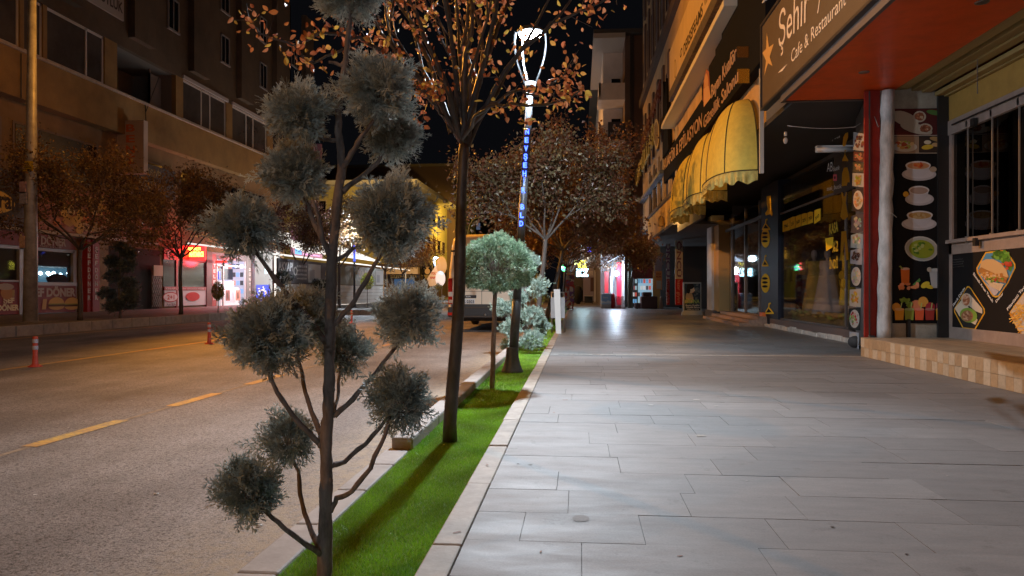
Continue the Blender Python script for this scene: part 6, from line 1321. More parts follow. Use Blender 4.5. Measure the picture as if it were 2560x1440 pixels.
# pide shop with neon
ps = thing('pide_shop', 'small shop with red flag panels and white lower panels under the red neon sign', 'shop', (LX, LY(465), ZF))
b = MB(); b.box(LX, LX+.08, LY(407), LY(438), 2.75, 3.4, (.30,.015,.015)); b.box(LX, LX+.08, LY(441), LY(524), 2.75, 3.4, (.28,.015,.02)); b.box(LX, LX+.10, LY(407), LY(520), 1.1, 1.3, (.22,.015,.02)); b.box(LX, LX+.07, LY(408), LY(437), ZF+.1, 1.1, (.42,.42,.46)); b.box(LX, LX+.07, LY(441), LY(512), ZF+.1, 1.1, (.42,.44,.48)); b.box(LX, LX+.12, LY(512), LY(526), ZF, 3.4, (.10,.012,.015)); b.box(LX,LX+.09,LY(437),LY(441),ZF,3.4,(.2,.02,.02)); b.build('panel', mat('sign_panel', vc=True), ps)
b = MB(); b.box(LX+.01, LX+.03, LY(407), LY(512), 1.3, 2.75); b.build('glass', mat('night_pane', (.02,.02,.025)), ps)
c = CV('L', LX+.10, .006); y = LY(421); c.wp([(y+.28*math.cos(a), 3.05+.22*math.sin(a)) for a in np.linspace(0,6,16)],(.5,.5,.5),1); c.wp([(y+.1+.22*math.cos(a), 3.05+.17*math.sin(a)) for a in np.linspace(0,6,16)],(.3,.015,.015),2)
c.wtext('2+1', LY(413), .62, LY(431), .62, .25, (.30,.02,.02), 2, .03); c.wp([(LY(422)+.75*math.cos(a), .74+.28*math.sin(a)) for a in np.linspace(0,6.1,22)],(.3,.02,.02),1); c.wp([(LY(422)+.68*math.cos(a), .74+.23*math.sin(a)) for a in np.linspace(0,6.1,22)],(.5,.5,.52),1.4); c.wtext('Açık Büfe', LY(411), .28, LY(434), .28, .15, (.05,.05,.05), 2, .01)
c.wp([(LY(478)+.75*math.cos(a), .75+.26*math.sin(a)) for a in np.linspace(0,6.1,22)],(.38,.02,.02),1); c.wtext('KEBAP ÇORBA IZGARA PİDE', LY(410), 1.15, LY(505), 1.15, .09, (.5,.45,.45), 2, .01); c.build('lettering', PRINT, ps)
ns = thing('neon_sign', 'glowing red LED sign with yellow lettering above the small shop door', 'neon sign', (LX+.9, LY(483), 2.6))
yn = LY(470); xa, z0 = onY(yn, 457, 650); xb, z1 = onY(yn, 512, 614)
b = MB(); b.box(xa, xb, yn, yn+.15, z0, z1); b.build('panel', lit('neon_red', (1,.02,.015), 3.2), ns)
c = CV('F', yn, .008); c.wtext('KAHVALTI', xa+.2, z0+(z1-z0)*.68, xb-.25, z0+(z1-z0)*.68, (z1-z0)*.2, (1,.3,.08), 2, .03); c.wtext('ANAHTARCI', xa+.08, z0+(z1-z0)*.25, xb-.08, z0+(z1-z0)*.25, (z1-z0)*.32, (1,.40,.04), 2, .06); c.build('lettering', lit('neon_yellow', (1,.55,.06), 9), ns)
lamp('neon_glow', 'POINT', ((xa+xb)/2+.4, yn-.5, (z0+z1)/2), 160, (1,.03,.05), .3)
lamp('neon_glow', 'POINT', (LX+2.2, LY(560), 2.9), 260, (1,.02,.04), .3)
b = MB(); y = LY(530); b.box(LX+.2, LX+.9, y, y+.1, 2.75, 2.9); tag(b.build('neon_strip', lit('neon_red', (1,.02,.015), 3.2)), 'short glowing red neon strip right of the LED sign', 'neon sign')
c = CV('L', LX+.3, .01); c.wtext('TELEFON DÜNYASI', LY(536), 3.0, LY(578), 3.0, .2, (.9,.05,.04), 1, .03); tag(c.build('red_letters', lit('neon_red_dim', (.8,.02,.02), 1.5)), 'row of dim red lit letters above the phone shop', 'neon sign')
# phone shop, brightly lit
ph = thing('phone_shop', 'brightly lit white phone shop with shelves of handset posters and red apple banners', 'shop', (LX, LY(585), ZF))
b = MB(); b.box(LX-.05, LX+.12, LY(526), LY(536), ZF, 3.3, (.35,.05,.05)); b.box(LX-.05, LX+.12, LY(612), LY(634), ZF, 3.3, (.20,.17,.18)); b.box(LX-.1,LX+.1,LY(526),LY(634),3.0,3.4,(.16,.12,.14)); b.box(LX-.05,LX+.12,LY(626),LY(635),1.8,3.3,(.60,.06,.04)); b.build('front', mat('sign_panel', vc=True), ph)
b = MB(); b.box(LX-2.5, LX-2.4, LY(526), LY(634), ZF, 3.3, (.42,.40,.50)); b.box(LX-2.4, LX-.1, LY(526), LY(634), 3.2, 3.3, (.7,.7,.75)); b.box(LX-2.4, LX-.3, LY(622), LY(626), ZF, 3.2, (.38,.38,.46))
for i in range(7):
    for j in range(4): b.box(LX-2.2+i*.27, LX-2.0+i*.27, LY(621), LY(622), .9+j*.55, 1.2+j*.55, random.choice([(.7,.7,.72),(.1,.12,.3),(.5,.2,.15),(.05,.05,.06),(.2,.35,.6)]))
b.build('interior', litvc('lit_shop_inside', .9), ph)  # walls, ceiling and goods glow in place of the shop's lamps
b = MB()
for px in (540, 556, 611): y = LY(px); b.box(LX, LX+.08, y-.05, y+.05, ZF, 3.0)
b.box(LX, LX+.1, LY(540), LY(612), 2.6, 2.68); b.build('frame', mat('lit_frame', (.6,.6,.62), .4), ph)
b = MB(); b.box(LX-.9, LX-.2, LY(560), LY(606), ZF, 1.25, (.75,.73,.78)); b.box(LX-.8,LX-.2,LY(562),LY(604),1.25,1.30,(.6,.6,.62))
b.box(LX-.75, LX-.65, LY(562), LY(606), 1.8, 2.5, (.03,.035,.05)); b.box(LX-.6,LX-.5,LY(566),LY(570),1.8,2.3,(.05,.08,.7)); b.box(LX-1.2,LX-.4,LY(562),LY(600),1.3,1.7,(.6,.6,.63))
b.build('counter', litvc('lit_counter', .55), ph)  # counter given a glow for the shop light falling on it
c = CV('L', LX+.02, .006)
for i, (a, e, cc) in enumerate(((563,574,(.25,.10,.09)),(578,586,(.6,.62,.7)),(588,600,(.62,.25,.2)))): c.wp([(LY(a),.45),(LY(e),.45),(LY(e),1.12),(LY(a),1.12)],cc,1); c.wp([(LY(a)+.2,.55),(LY(e)-.2,.6),(LY(e)-.25,1.0),(LY(a)+.15,.95)],tuple(x*.4 for x in cc),2)
for i, ch in enumerate('VODO'): pass
for (px, txt, z0_) in ((531,'TELEFON',2.5),(620,'DÜNYA',2.4)):
    for i, ch in enumerate(txt): c.k = LX+.12; c.wtext(ch, LY(px)-.14, z0_-.33*i, LY(px)+.14, z0_-.33*i, .2, (.6,.5,.5), 2, .03)
for z in (2.9,2.3): y = LY(630); c.wp([(y+.2*math.cos(a), z+.17*math.sin(a)) for a in np.linspace(0.3,5.9,12)],(.75,.7,.7),2); y = LY(531); c.wp([(y+.14*math.cos(a), z-1.6+.16*math.sin(a)) for a in np.linspace(0.3,5.9,12)],(.6,.5,.5),2)
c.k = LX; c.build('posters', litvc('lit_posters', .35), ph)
lamp('shop_light', 'POINT', (LX+.5, LY(585), 2.6), 120, (.85,.85,1), .3)
# blue poster and grey panels beside it
gp = thing('grey_shop', 'grey glazed shop front with a big bright blue poster, left of the hoarding', 'shop', (LX+2, LY(680), ZF))
xx = -21.7; Yg0, _ = onX(xx, 637, 700); Yg1, _ = onX(xx, 700, 700)
b = MB(); b.box(xx-.4, xx, Yg0, Yg1, ZF, 4.0, (.24,.25,.28)); b.box(xx, xx+.06, onX(xx,684,700)[0], onX(xx,692,700)[0], ZF, 4.0, (.62,.60,.60)); b.build('front', mat('sign_panel', vc=True), gp)
c = CV('L', xx, .01); c.pr(640,712,674,753,(.03,.05,.50),2); c.blobs(655,728,14,12,[(.5,.55,.7),(.05,.1,.7),(.7,.6,.5),(.6,.2,.1)],18,(1.5,4),3); c.pr(661,660,668,685,(.45,.62,.70),1); c.pr(650,745,665,748,(.7,.7,.75),5); c.build('poster', litvc('lit_poster_blue', .7), gp)
# ---- site hoarding
ho = thing('site_hoarding', 'long white site hoarding topped by a dark grey banner reading Yapı', 'hoarding', (-15.4, 48, ZF))
HX = -15.45; Y0h, Y1h = onX(HX, 693, 700)[0], onX(HX, 958, 700)[0]
b = MB(); n = int((Y1h-Y0h)/.25); 
for j in range(5): b.box(HX-.05, HX+(.02 if j % 2 else 0), Y0h, Y1h, ZF+.05+j*.25, ZF+.05+(j+1)*.25-.012)
b.build('white_boards', mat('hoarding_white', (.62,.64,.62), .5, n=(1,.12)), ho)
b = MB(); b.box(HX-.05, HX+.03, Y0h, (Y0h+Y1h)/2-2.6, ZF+1.32, ZF+2.62, (.10,.10,.115)); b.box(HX-.05, HX+.03, (Y0h+Y1h)/2-2.6, Y1h, ZF+1.32, ZF+2.62, (.22,.23,.17)); b.build('banner', mat('sign_panel', vc=True), ho)
c = CV('L', HX+.03, .006); yh = lambda px: onX(HX, px, 700)[0]
c.wtext('AKYAPI', yh(694), 2.15, yh(731), 2.15, .45, (.70,.70,.72), 1, .04); c.wtext('gayrimenkul inşaat', yh(696), 1.72, yh(730), 1.72, .2, (.6,.6,.62), 1, .02)
for i in range(4): c.wtext(['ofis 0384 212 18 18','gsm 0532 000 18 50','konut dükkan arsa','www.akyapi.com'][i], yh(740), 2.38-i*.22, yh(765), 2.38-i*.22, .12, (.6,.6,.6), 1, .03)
c.wp([(yh(737)+.28*math.cos(a), 2.15+.25*math.sin(a)) for a in np.linspace(0,6,14)],(.65,.65,.65),1); c.wp([(yh(737)+.17*math.cos(a), 2.15+.16*math.sin(a)) for a in np.linspace(0,6,14)],(.10,.10,.115),2)
for a, e in ((769,800),(939,957)): c.wp([(yh(a),1.55),(yh(e),1.55),(yh(e),2.62),(yh(a),2.62)],(.55,.56,.56),1); c.wp([(yh(a)+.2,1.7),((yh(a)+yh(e))/2,1.7),((yh(a)+yh(e))/2,2.3),(yh(a)+.2,2.3)],(.35,.36,.38),2)
c.wtext('YAPI', yh(893), 2.05, yh(919), 2.05, .5, (.65,.6,.55), 1, .04); c.wtext('AKYAPI', yh(811), 2.05, yh(845), 2.05, .5, (.5,.45,.25), 1, .04); c.wtext('0384 212 18 18 konut', yh(922), 2.2, yh(937), 2.2, .16, (.55,.55,.5), 1, .03); c.wtext('gayrimenkul', yh(893), 1.75, yh(925), 1.75, .16, (.5,.48,.42), 1, .02)
c.build('lettering', PRINT, ho)
# brightly lit canopies behind the hoarding
cn = thing('market_canopy', 'large brightly lit white canopy above and behind the site hoarding', 'canopy', (-19, 50, 3))
b = MB(); b.prism([(-21,38,3.6),(-16.2,38,3.0),(-16.2,70,3.0),(-21,70,3.6)], (0,0,.08)); b.prism([(-21.5,44,5.3),(-16.9,44,3.5),(-16.9,62,3.5),(-21.5,62,5.3)], (0,0,.06)); b.build('cloth', mat('canopy_glow', (.8,.78,.72), .7, em=(1,.97,.9), es=1.1), cn)  # white cloth given its own glow for the light on it
b = MB()
for y in (38.5, 48, 58, 69): b.tube([(-16.4,y,ZF),(-16.4,y,3.2)], .05, 8)
b.build('posts', mat('canopy_post', (.4,.4,.4), .5), cn)
lamp('canopy_light', 'POINT', (-18, 52, 2.6), 900, (1,.95,.85), .3)
sgn('upper_shop_sign', 'purple and blue lit sign boards above the dark shops, left of the hoarding', LY(640), LY(722), 3.5, 5.2, (.16,.05,.10), [('GIRAFFE', LY(676), 3.75, LY(700), .3, (.6,.55,.6)), ('REKLAM MATBAA', LY(655), 4.7, LY(700), .3, (.45,.3,.35))], x=LX+2.5, extra=lambda c: (c.wp([(LY(645),3.6),(LY(664),3.6),(LY(664),4.3),(LY(645),4.3)],(.10,.30,.75),1), c.wp([(LY(668),3.62),(LY(715),3.62),(LY(715),3.72),(LY(668),3.72)],(.6,.25,.55),1)), mt=mat('violet_sign', vc=True, rough=.5, em=(.18,.06,.14), es=.35))
# pink shop sign seen between conifer pads
t = thing('pink_sign', 'pinkish framed box sign on the far corner of the left building', 'sign', (LX+.5, YE, 9)); p0 = atD(760, 360, 56); b = MB(); b.box(p0.x-1.2, p0.x+1.3, p0.y, p0.y+.3, p0.z-2.8, p0.z); b.build('frame', mat('pink_frame', (.22,.10,.14), .6), t); b = MB(); b.box(p0.x-.8, p0.x+.9, p0.y-.02, p0.y, p0.z-2.0, p0.z-1.0); b.build('panel', mat('night_pane', (.02,.02,.025)), t)
# ================================================================ FAR LEFT BUILDINGS
def facade_windows(th, X, y0, y1, z0, fl, nfl, pitch, wy, wh, frame, side=1, lit_idx=()):
    k = 0
    for f in range(nfl):
        y = y0+pitch*.3
        while y+wy < y1:
            z = z0+f*fl; b = MB(); b.box(X, X+.06*side, y, y+wy, z, z+wh); w_ = b.build('window', frame, th)
            b = MB(); b.box(X+.05*side, X+.08*side, y+.1, y+wy-.1, z+.1, z+wh-.1); b.build('pane', lit('lit_far_window', (1,.5,.05), .9) if k in lit_idx else mat('night_pane2', (.008,.008,.01)), w_); y += pitch; k += 1
yb_ = mat('yellow_block', (.46,.40,.16), .85, n=(.5,.2)); gb_ = mat('olive_block', (.34,.38,.10), .85, n=(.5,.2))
fw = mat('far_frame', (.5,.42,.3), .7)
f1 = thing('corner_building', 'yellow lit building with white balconies and roof edge at the far corner, behind the trees', 'building', (-24, 85, ZF))
dpt = 80; A_ = atD(745, 470, dpt); B_ = atD(1050, 470, dpt); zt = A_.z
XB = -18.0; YB = B_.y-2
b = MB(); b.box(-38, XB, YB, 100, ZF, zt); b.build('wall', yb_, f1)
b = MB(); b.box(-38, XB+1.3, YB-1.4, 100, zt, zt+.45); b.box(-38, -23.5, YB-1.6, YB, zt-4.4, zt-4.0); b.box(XB-2, XB+1.0, YB-1.2, YB+5, zt-4.4, zt-3.9); b.box(XB-2,XB+1.0,YB-1.2,YB+5,zt-7.6,zt-7.2); b.build('balcony_slab', mat('white_trim', (.62,.58,.48), .8), f1)
for xx_ in (-33, -28.5, -24.6, -21.2):
    for zz_ in (zt-3.3, zt-6.8): b = MB(); b.box(xx_, xx_+1.7, YB-.06, YB, zz_, zz_+1.9); b.box(xx_+.8, xx_+.9, YB-.1, YB, zz_, zz_+1.9); w_ = b.build('window', fw, f1); b = MB(); b.box(xx_+.12,xx_+.78,YB-.09,YB-.05,zz_+.12,zz_+1.75); b.box(xx_+.95,xx_+1.6,YB-.09,YB-.05,zz_+.12,zz_+1.75); b.build('pane', mat('night_pane2', (.008,.008,.01)), w_)
facade_windows(f1, XB, YB+5.5, 99, zt-9.4, 3.1, 3, 3.2, 1.9, 1.7, fw, lit_idx=())
b = MB(); b.box(-38, XB+.05, YB-.05, 100, ZF, 3.9); b.build('ground_floor', mat('brown_ground', (.10,.06,.04), .8), f1)
sgn('usta_sign', 'narrow dark fascia with gold letters ending in Usta at the far restaurant', YB+.2, 99, 3.05, 3.5, (.03,.02,.015), (), x=XB)
t = thing('restaurant_sign', 'dark fascia with gold lettering Süleyman Usta and blue lit window of the far restaurant', 'shop sign', (-20, YB, ZF))
xa, za = onY(YB-.3, 958, 760); xb, zb = onY(YB-.3, 1050, 690); b = MB(); b.box(xa, xb, YB-.4, YB-.3, 2.35, 2.8, (.03,.02,.015)); b.box(xa, xb, YB-1.4, YB-.4, 2.8, 3.5, (.5,.38,.28)); b.build('fascia', mat('sign_panel', vc=True), t)
c = CV('F', YB-.4, .01); c.wtext('SÜLEYMAN USTA', xa+(xb-xa)*.2, 2.4, xb-.3, 2.4, .33, (.65,.42,.12), 1, .03); c.build('lettering', PRINT, t)
b = MB(); b.box(xa+.3*(xb-xa), xa+.85*(xb-xa), YB-.35, YB-.25, 1.0, 2.3); b.build('window', lit('blue_window', (.06,.14,.28), .5), t); b = MB(); b.box(xa, xa+.5, YB-.45, YB-.3, ZF, 3); b.build('pillar', mat('orange_pier', (.50,.33,.14)), t)
t = thing('medallion_sign', 'dark sign with a golden round figure and lines of text beside the far restaurant', 'shop sign', (-17.5, YB, 3)); xa, za = onY(YB-.6, 1058, 702); xb, zb = onY(YB-.6, 1080, 664); b = MB(); b.box(xa, xb, YB-.7, YB-.6, za, zb); b.build('panel', mat('sign_black', (.01,.01,.011)), t)
c = CV('F', YB-.7, .01); xm = (xa+xb)/2; hm = zb-za; c.wp([(xm+.28*math.cos(a), za+hm*.62+.3*math.sin(a)) for a in np.linspace(0,6,14)],(.5,.32,.15),1); c.wp([(xm+.15*math.cos(a), za+hm*.88+.14*math.sin(a)) for a in np.linspace(0,6,12)],(.5,.32,.15),1)
for i in range(4): c.wp([(xm-.35+.05*i,za+hm*(.35-.08*i)),(xm+.35-.05*i,za+hm*(.35-.08*i)),(xm+.35-.05*i,za+hm*(.38-.08*i)),(xm-.35+.05*i,za+hm*(.38-.08*i))],(.5,.35,.12),1)
c.build('emblem', PRINT, t)
f2 = thing('olive_building', 'tall olive yellow lit building with a drainpipe beyond the yellow corner building', 'building', (-24, 110, ZF))
zt2 = H+(726-402)*97/F; b = MB(); b.box(-34, -17.2, 100.1, 122, ZF, zt2); b.build('wall', gb_, f2); b = MB(); b.box(-34.2, -16.9, 100.0, 100.1, ZF, zt2+.1); b.build('gable_wall', mat('brown_gable', (.13,.085,.07), .9), f2); b = MB(); b.box(-34.4, -16.4, 99.8, 122.2, zt2, zt2+.35); b.build('roof_edge', mat('roof_edge', (.20,.17,.12), .8), f2)
b = MB(); b.tube([(-17.0,100.6,ZF),(-17.0,100.6,zt2)], .12, 6); b.build('drainpipe', mat('pipe', (.10,.09,.05), .7), f2)
facade_windows(f2, -17.2, 102, 121.5, 2.2, 3.2, 5, 3.0, 1.2, 1.9, fw, lit_idx=(7,))
f3 = thing('background_building', 'dim brown building rising behind the yellow corner building', 'building', (-40, 125, ZF)); b = MB(); b.box(-60, -34.6, 112, 126, ZF, 19.5); b.box(-60,-45,112,126,19.5,20.2); b.build('wall', mat('dim_brown', (.06,.04,.035), .9), f3); facade_windows(f3, -34.6, 113, 125, 4, 3.2, 4, 3.5, 1.2, 1.6, mat('dim_frame', (.08,.06,.05), .8))
f4 = thing('distant_building', 'pale narrow building far down the street, right of the near tree trunk', 'building', (-10, 160, ZF)); a_ = atD(1166, 498, 150); b = MB(); b.box(a_.x-9, a_.x, a_.y, a_.y+14, ZF, a_.z); b.build('wall', mat('grey_far', (.17,.17,.12), .9), f4); b = MB(); b.box(a_.x-9.3,a_.x+.4,a_.y-.3,a_.y+14,a_.z,a_.z+.4); b.build('roof_edge', mat('roof_edge', (.20,.17,.12)), f4); facade_windows(f4, a_.x, a_.y+.5, a_.y+13.5, 4, 3.4, 5, 3.2, 1.3, 1.8, fw)
f5 = thing('small_far_house', 'small dark house with one bluish lit window beyond the minibus roof', 'building', (-20, 190, ZF)); p = atD(1186, 552, 190); b = MB(); b.box(p.x-3, p.x+5, p.y, p.y+8, ZF, p.z+1.2); b.prism([(p.x-3.4,p.y-.3,p.z+1.2),(p.x+5.4,p.y-.3,p.z+1.2),(p.x+1,p.y-.3,p.z+3.2)], (0,8.6,0)); b.build('wall', mat('dim_brown', (.06,.04,.035)), f5)
for dx in (-.9, .5): b = MB(); b.box(p.x+dx, p.x+dx+1.0, p.y-.05, p.y, p.z-2.3, p.z-.6); b.build('window', lit('bluish_window', (.25,.32,.5), .25), f5)
# street mast far right of the van (curved arm)
p = atD(1169, 726, 110); t = thing('curved_lamp_post', 'thin far lamp post with a long curved arm beyond the minibus', 'lamp post', (p.x, p.y, ZF)); pts = [(p.x,p.y,ZF),(p.x,p.y,9.3)]+[(p.x+1.5*(1-math.cos(a)), p.y, 9.3+2.6*math.sin(a)) for a in np.linspace(.2,1.5,6)]; b = MB(); b.tube(pts, .08, 6); b.build('pole', mat('mast_steel', (.34,.32,.31)), t); b = MB(); b.box(p.x+1.3,p.x+2.2,p.y-.1,p.y+.1,11.85,11.95); b.build('head', mat('mast_foot', (.2,.18,.17)), t)
# ================================================================ FAR RIGHT
br_ = thing('balcony_building', 'tall pale building with stacked white balconies at the end of the pavement', 'building', (3, 55, 0))
pale = mat('pale_render', (.78,.72,.69), .85, n=(.6,.15)); brn = mat('brown_render', (.17,.115,.10), .85, n=(.5,.15))
YBk = 47.2; xl_ = onY(YBk, 1497, 300)[0]; xm_ = onY(YBk, 1562, 300)[0]; ztop = onY(YBk, 1540, 90)[1]
b = MB(); b.box(xm_, 12, YBk, 75, 4.4, ztop); b.build('brown_wall', brn, br_)
b = MB(); b.box(xl_+.35, xm_, YBk+2.4, 75, 4.4, ztop); b.build('pale_wall', pale, br_)
b = MB(); b.box(xl_-.35, xm_+1.2, YBk-.6, 75, ztop, ztop+.25); b.build('roof_slab', mat('roof_dark', (.08,.08,.085), .8), br_)
b = MB(); b.box(xm_+.32, xm_+.55, YBk-.25, YBk, 1, ztop); b.build('shaft', mat('shaft_dark', (.035,.03,.03), .8), br_)
for k, py in enumerate((250, 355, 440)):
    _, z = onY(YBk, 1530, py); b = MB(); b.box(xl_-.05*(k == 0), xm_, YBk-.1, YBk+2.4, z, z+.22); b.box(xl_, xl_+.12, YBk-.1, YBk+2.4, z+.22, z+1.1); b.box(xl_, xm_, YBk-.1, YBk+.02, z+.22, z+1.05); b.build('balcony', pale, br_)
    b = MB(); b.box(xl_+.9, xl_+1.5, YBk+2.35, YBk+2.4, z+.5, z+2.0); b.build('window', mat('night_pane2', (.008,.008,.01)), br_)
b = MB(); b.prism([(xl_-.35,YBk-.6,ztop),(xm_,YBk-.6,ztop),(xm_,YBk-.6,ztop-.3),(xl_-.35,YBk-.6,ztop-.3)], (0,12,0)); b.build('eaves', mat('eaves_white', (.5,.47,.45), .8), br_)
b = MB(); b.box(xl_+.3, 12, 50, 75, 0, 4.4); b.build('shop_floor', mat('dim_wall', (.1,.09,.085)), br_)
t = thing('lawyer_sign', 'dark square sign with an emblem and the word Avukat on the balcony building', 'sign', (2.2, YBk, 11)); xa, za = onY(YBk-.35, 1520, 350); xb, zb = onY(YBk-.35, 1563, 304); b = MB(); b.box(xa, xb, YBk-.35, YBk-.27, za, zb); b.build('panel', mat('avukat_panel', (.035,.035,.05), .5), t)
c = CV('F', YBk-.35, .008); c.wtext('AVUKAT', xa+.1, za+(zb-za)*.28, xb-.08, za+(zb-za)*.28, .17, (.42,.38,.38), 1, .01); xm = xa+(xb-xa)*.45; c.wp([(xm+.20*math.cos(a), za+(zb-za)*.7+.24*math.sin(a)) for a in np.linspace(math.pi,2*math.pi,12)]+[(xm+.14*math.cos(a), za+(zb-za)*.72+.17*math.sin(a)) for a in np.linspace(2*math.pi,math.pi,12)],(.45,.41,.4),1); c.wp([(xm-.2,za+(zb-za)*.7),(xm-.02,za+(zb-za)*.7),(xm-.02,za+(zb-za)*.88),(xm-.14,za+(zb-za)*.88)],(.4,.36,.36),1); c.build('lettering', PRINT, t)
t = thing('clinic_board', 'dark board with pale lettering Ceyhan half hidden in the tree crown at the far end', 'sign', (2, 46.6, 5)); xa, za = onY(46.5, 1520, 560); xb, zb = onY(46.5, 1565, 495); b = MB(); b.box(xa, xb, 46.5, 46.6, za, zb); b.build('panel', mat('avukat_panel', (.035,.035,.05)), t)
c = CV('F', 46.5, .008); c.wtext('CEYHAN', xa+.05, zb-.45, xb-.1, zb-.45, .2, (.42,.38,.34), 1, .03); c.wtext('DİŞ KLİNİĞİ', xa+.05, zb-.85, xb-.1, zb-.85, .2, (.38,.34,.3), 1, .02); c.build('lettering', PRINT, t)
# corner shop (kiosk) strongly lit, fridge, crates
ks = thing('corner_kiosk', 'brightly lit corner shop with red drink coolers at the end of the pavement', 'shop', (2.6, 48, 0))
y0 = 47.0; X0k = onY(y0, 1504, 700)[0]; X1k = onY(y0, 1560, 700)[0]; zk = onY(y0, 1530, 640)[1]
b = MB(); b.box(X0k, X1k, y0+2.0, y0+2.1, 0, zk, (.30,.33,.38)); b.box(X0k, X1k, y0, y0+2, zk, zk+.1, (.5,.5,.55)); b.build('interior', litvc('lit_kiosk', .25), ks)  # rear wall and ceiling glow to stand for the light inside
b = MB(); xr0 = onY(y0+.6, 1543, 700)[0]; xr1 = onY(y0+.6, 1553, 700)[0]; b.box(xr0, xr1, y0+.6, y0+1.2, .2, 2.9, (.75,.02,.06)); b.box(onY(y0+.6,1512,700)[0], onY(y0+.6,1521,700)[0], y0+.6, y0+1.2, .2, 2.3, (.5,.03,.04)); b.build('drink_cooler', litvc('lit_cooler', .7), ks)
b = MB(); b.box(onY(y0+.3,1526,700)[0], onY(y0+.3,1532,700)[0], y0+.3, y0+.5, .9, 2.0, (.5,.55,.6)); b.box(onY(y0+.3,1528,700)[0], onY(y0+.3,1536,700)[0], y0+.6, y0+.7, 1.4, 2.9, (.08,.1,.12)); b.box(onY(y0,1556,700)[0], onY(y0,1561,700)[0], y0-.1, y0+1.5, 0, zk, (.55,.58,.62)); b.build('door_frame', litvc('lit_frame_k', .5), ks)  # frame parts given a glow for the kiosk light on them
p = atD(1541, 684, 47.1); b = MB(); b.ell(p, (.16,.1,.16), 12, 8); b.build('lamp', lit('kiosk_lamp', (.75,.9,1), 35), ks); lamp('kiosk_light', 'POINT', (p.x-.1, p.y-1.2, 2.3), 300, (.62,.80,1.0), .25)
b = MB(); xc0, zc0 = onY(y0-1, 1520, 655); xc1, zc1 = onY(y0-1, 1562, 632); b.prism([(xc0,y0-1.4,zc0),(xc1,y0-1.4,zc1),(xc1,y0-1.4,zc1+.08),(xc0,y0-1.4,zc0+.08)], (0,1.6,0)); b.build('canopy', mat('canopy_cloth', (.55,.6,.65), .6), ks)
# ice cream chest, crates
def placed(name, label, cat, parts, group=None):
    xs = [p_[0] for p_ in parts]; t = thing(name, label, cat, ((parts[0][0]+parts[0][1])/2, parts[0][2], parts[0][4]), group)
    for (x0,x1,y0,y1,z0,z1,nm,cc) in parts: b = MB(); b.box(x0,x1,y0,y1,z0,z1,cc); b.build(nm, mat('goods', vc=True, rough=.5), t, bevel=.02)
    return t
yq = 45.5; xa = onY(yq,1503,770)[0]; xb = onY(yq,1528,770)[0]
ic_ = placed('ice_chest', 'blue and white ice cream chest standing outside the lit corner shop', 'freezer', [(xa,xb,yq,yq+.9,.25,.85,'tub',(.25,.45,.70)),(xa,xb,yq,yq+.9,0,.25,'base',(.42,.42,.44)),(xa,xb,yq,yq+.9,.85,.93,'lid',(.5,.55,.62))])
c = CV('F', yq-.002, .004); c.wtext('Bravo', xa+.12, .62, xa+.42, .62, .11, (.7,.7,.7), 2, .02); c.wp([(xa,.3),(xb,.3),(xb,.42),(xb-.2,.5),(xa+.3,.4),(xa,.48)],(.65,.7,.75),1); c.build('print', PRINT, ic_)
xa = onY(yq,1536,770)[0]; xb = onY(yq,1563,770)[0]
for k in range(3):
    t = thing('plastic_crate', ['red plastic crate at the bottom of the pile outside the corner shop','red plastic crate, middle one of the pile outside the corner shop','orange red plastic crate on top of the pile outside the corner shop'][k], 'crate', ((xa+xb)/2, yq, k*.25), 'crates piled outside the corner shop'); b = MB(); w_ = (xb-xa)-.04*k; z0 = k*.25
    for (a0,a1,b0,b1) in ((xa,xa+.03,yq,yq+.45),(xa+w_-.03,xa+w_,yq,yq+.45),(xa,xa+w_,yq,yq+.03),(xa,xa+w_,yq+.42,yq+.45)):
        for zz in (0,.06,.12,.18): b.box(a0,a1,b0,b1,z0+zz+.01,z0+zz+.05)
    b.box(xa,xa+w_,yq,yq+.45,z0,z0+.02); b.build('shell', mat('crate_red', (.40,.05,.03), .5), t)
xa = onY(yq,1529,770)[0]; b = MB(); b.lathe(xa+.08, yq+.2, [(.14,0),(.16,.5),(.10,.85),(.02,.95)], 14); tag(b.build('red_bin', mat('bin_red', (.6,.03,.04), .4)), 'rounded bright red bin between ice chest and crates', 'bin')
# market with boxes right of the kiosk
mk = thing('grocery_shop', 'dim market front with red boards and a lit doorway of stacked packets', 'shop', (4, 46, 0))
ym = 46.2; q = lambda px: onY(ym, px, 700)[0]; zq = lambda py: onY(ym, 1600, py)[1]
b = MB(); b.box(q(1578), q(1640), ym+.0, ym+.1, zq(650), 4.6, (.17,.10,.08)); b.box(q(1582), q(1640), ym-.05, ym, zq(696), zq(663), (.20,.03,.03)); b.box(q(1582),q(1640),ym-.06,ym,zq(664),zq(655),(.30,.16,.10)); b.box(q(1570),q(1582),ym-.1,ym+.1,0,4.4,(.10,.11,.08)); b.box(q(1632),q(1650),ym-.1,ym+.1,0,4.4,(.62,.38,.12)); b.box(q(1636),q(1654),ym-.15,ym-.1,zq(690),zq(640),(.35,.26,.26)); b.build('front', mat('sign_panel', vc=True), mk)
b = MB(); b.box(q(1600), q(1640), ym+1.5, ym+1.6, 0, zq(696), (.25,.40,.50)); 
for i in range(4):
    for j in range(7): b.box(q(1584+j*7)+.02, q(1590+j*7), ym+1.2, ym+1.4, .3+i*.42, .55+i*.42, random.choice([(.5,.5,.5),(.1,.25,.4),(.45,.08,.06),(.3,.45,.5),(.05,.05,.05)]))
b.build('shelves', litvc('lit_market', .8), mk)  # shelves and packets glow in place of light in the doorway
b = MB(); b.box(q(1638),q(1654),ym-.25,ym-.2,zq(724),zq(678),(.75,.30,.08)); c_ = b.build('notice_board', mat('sign_panel', vc=True), mk)
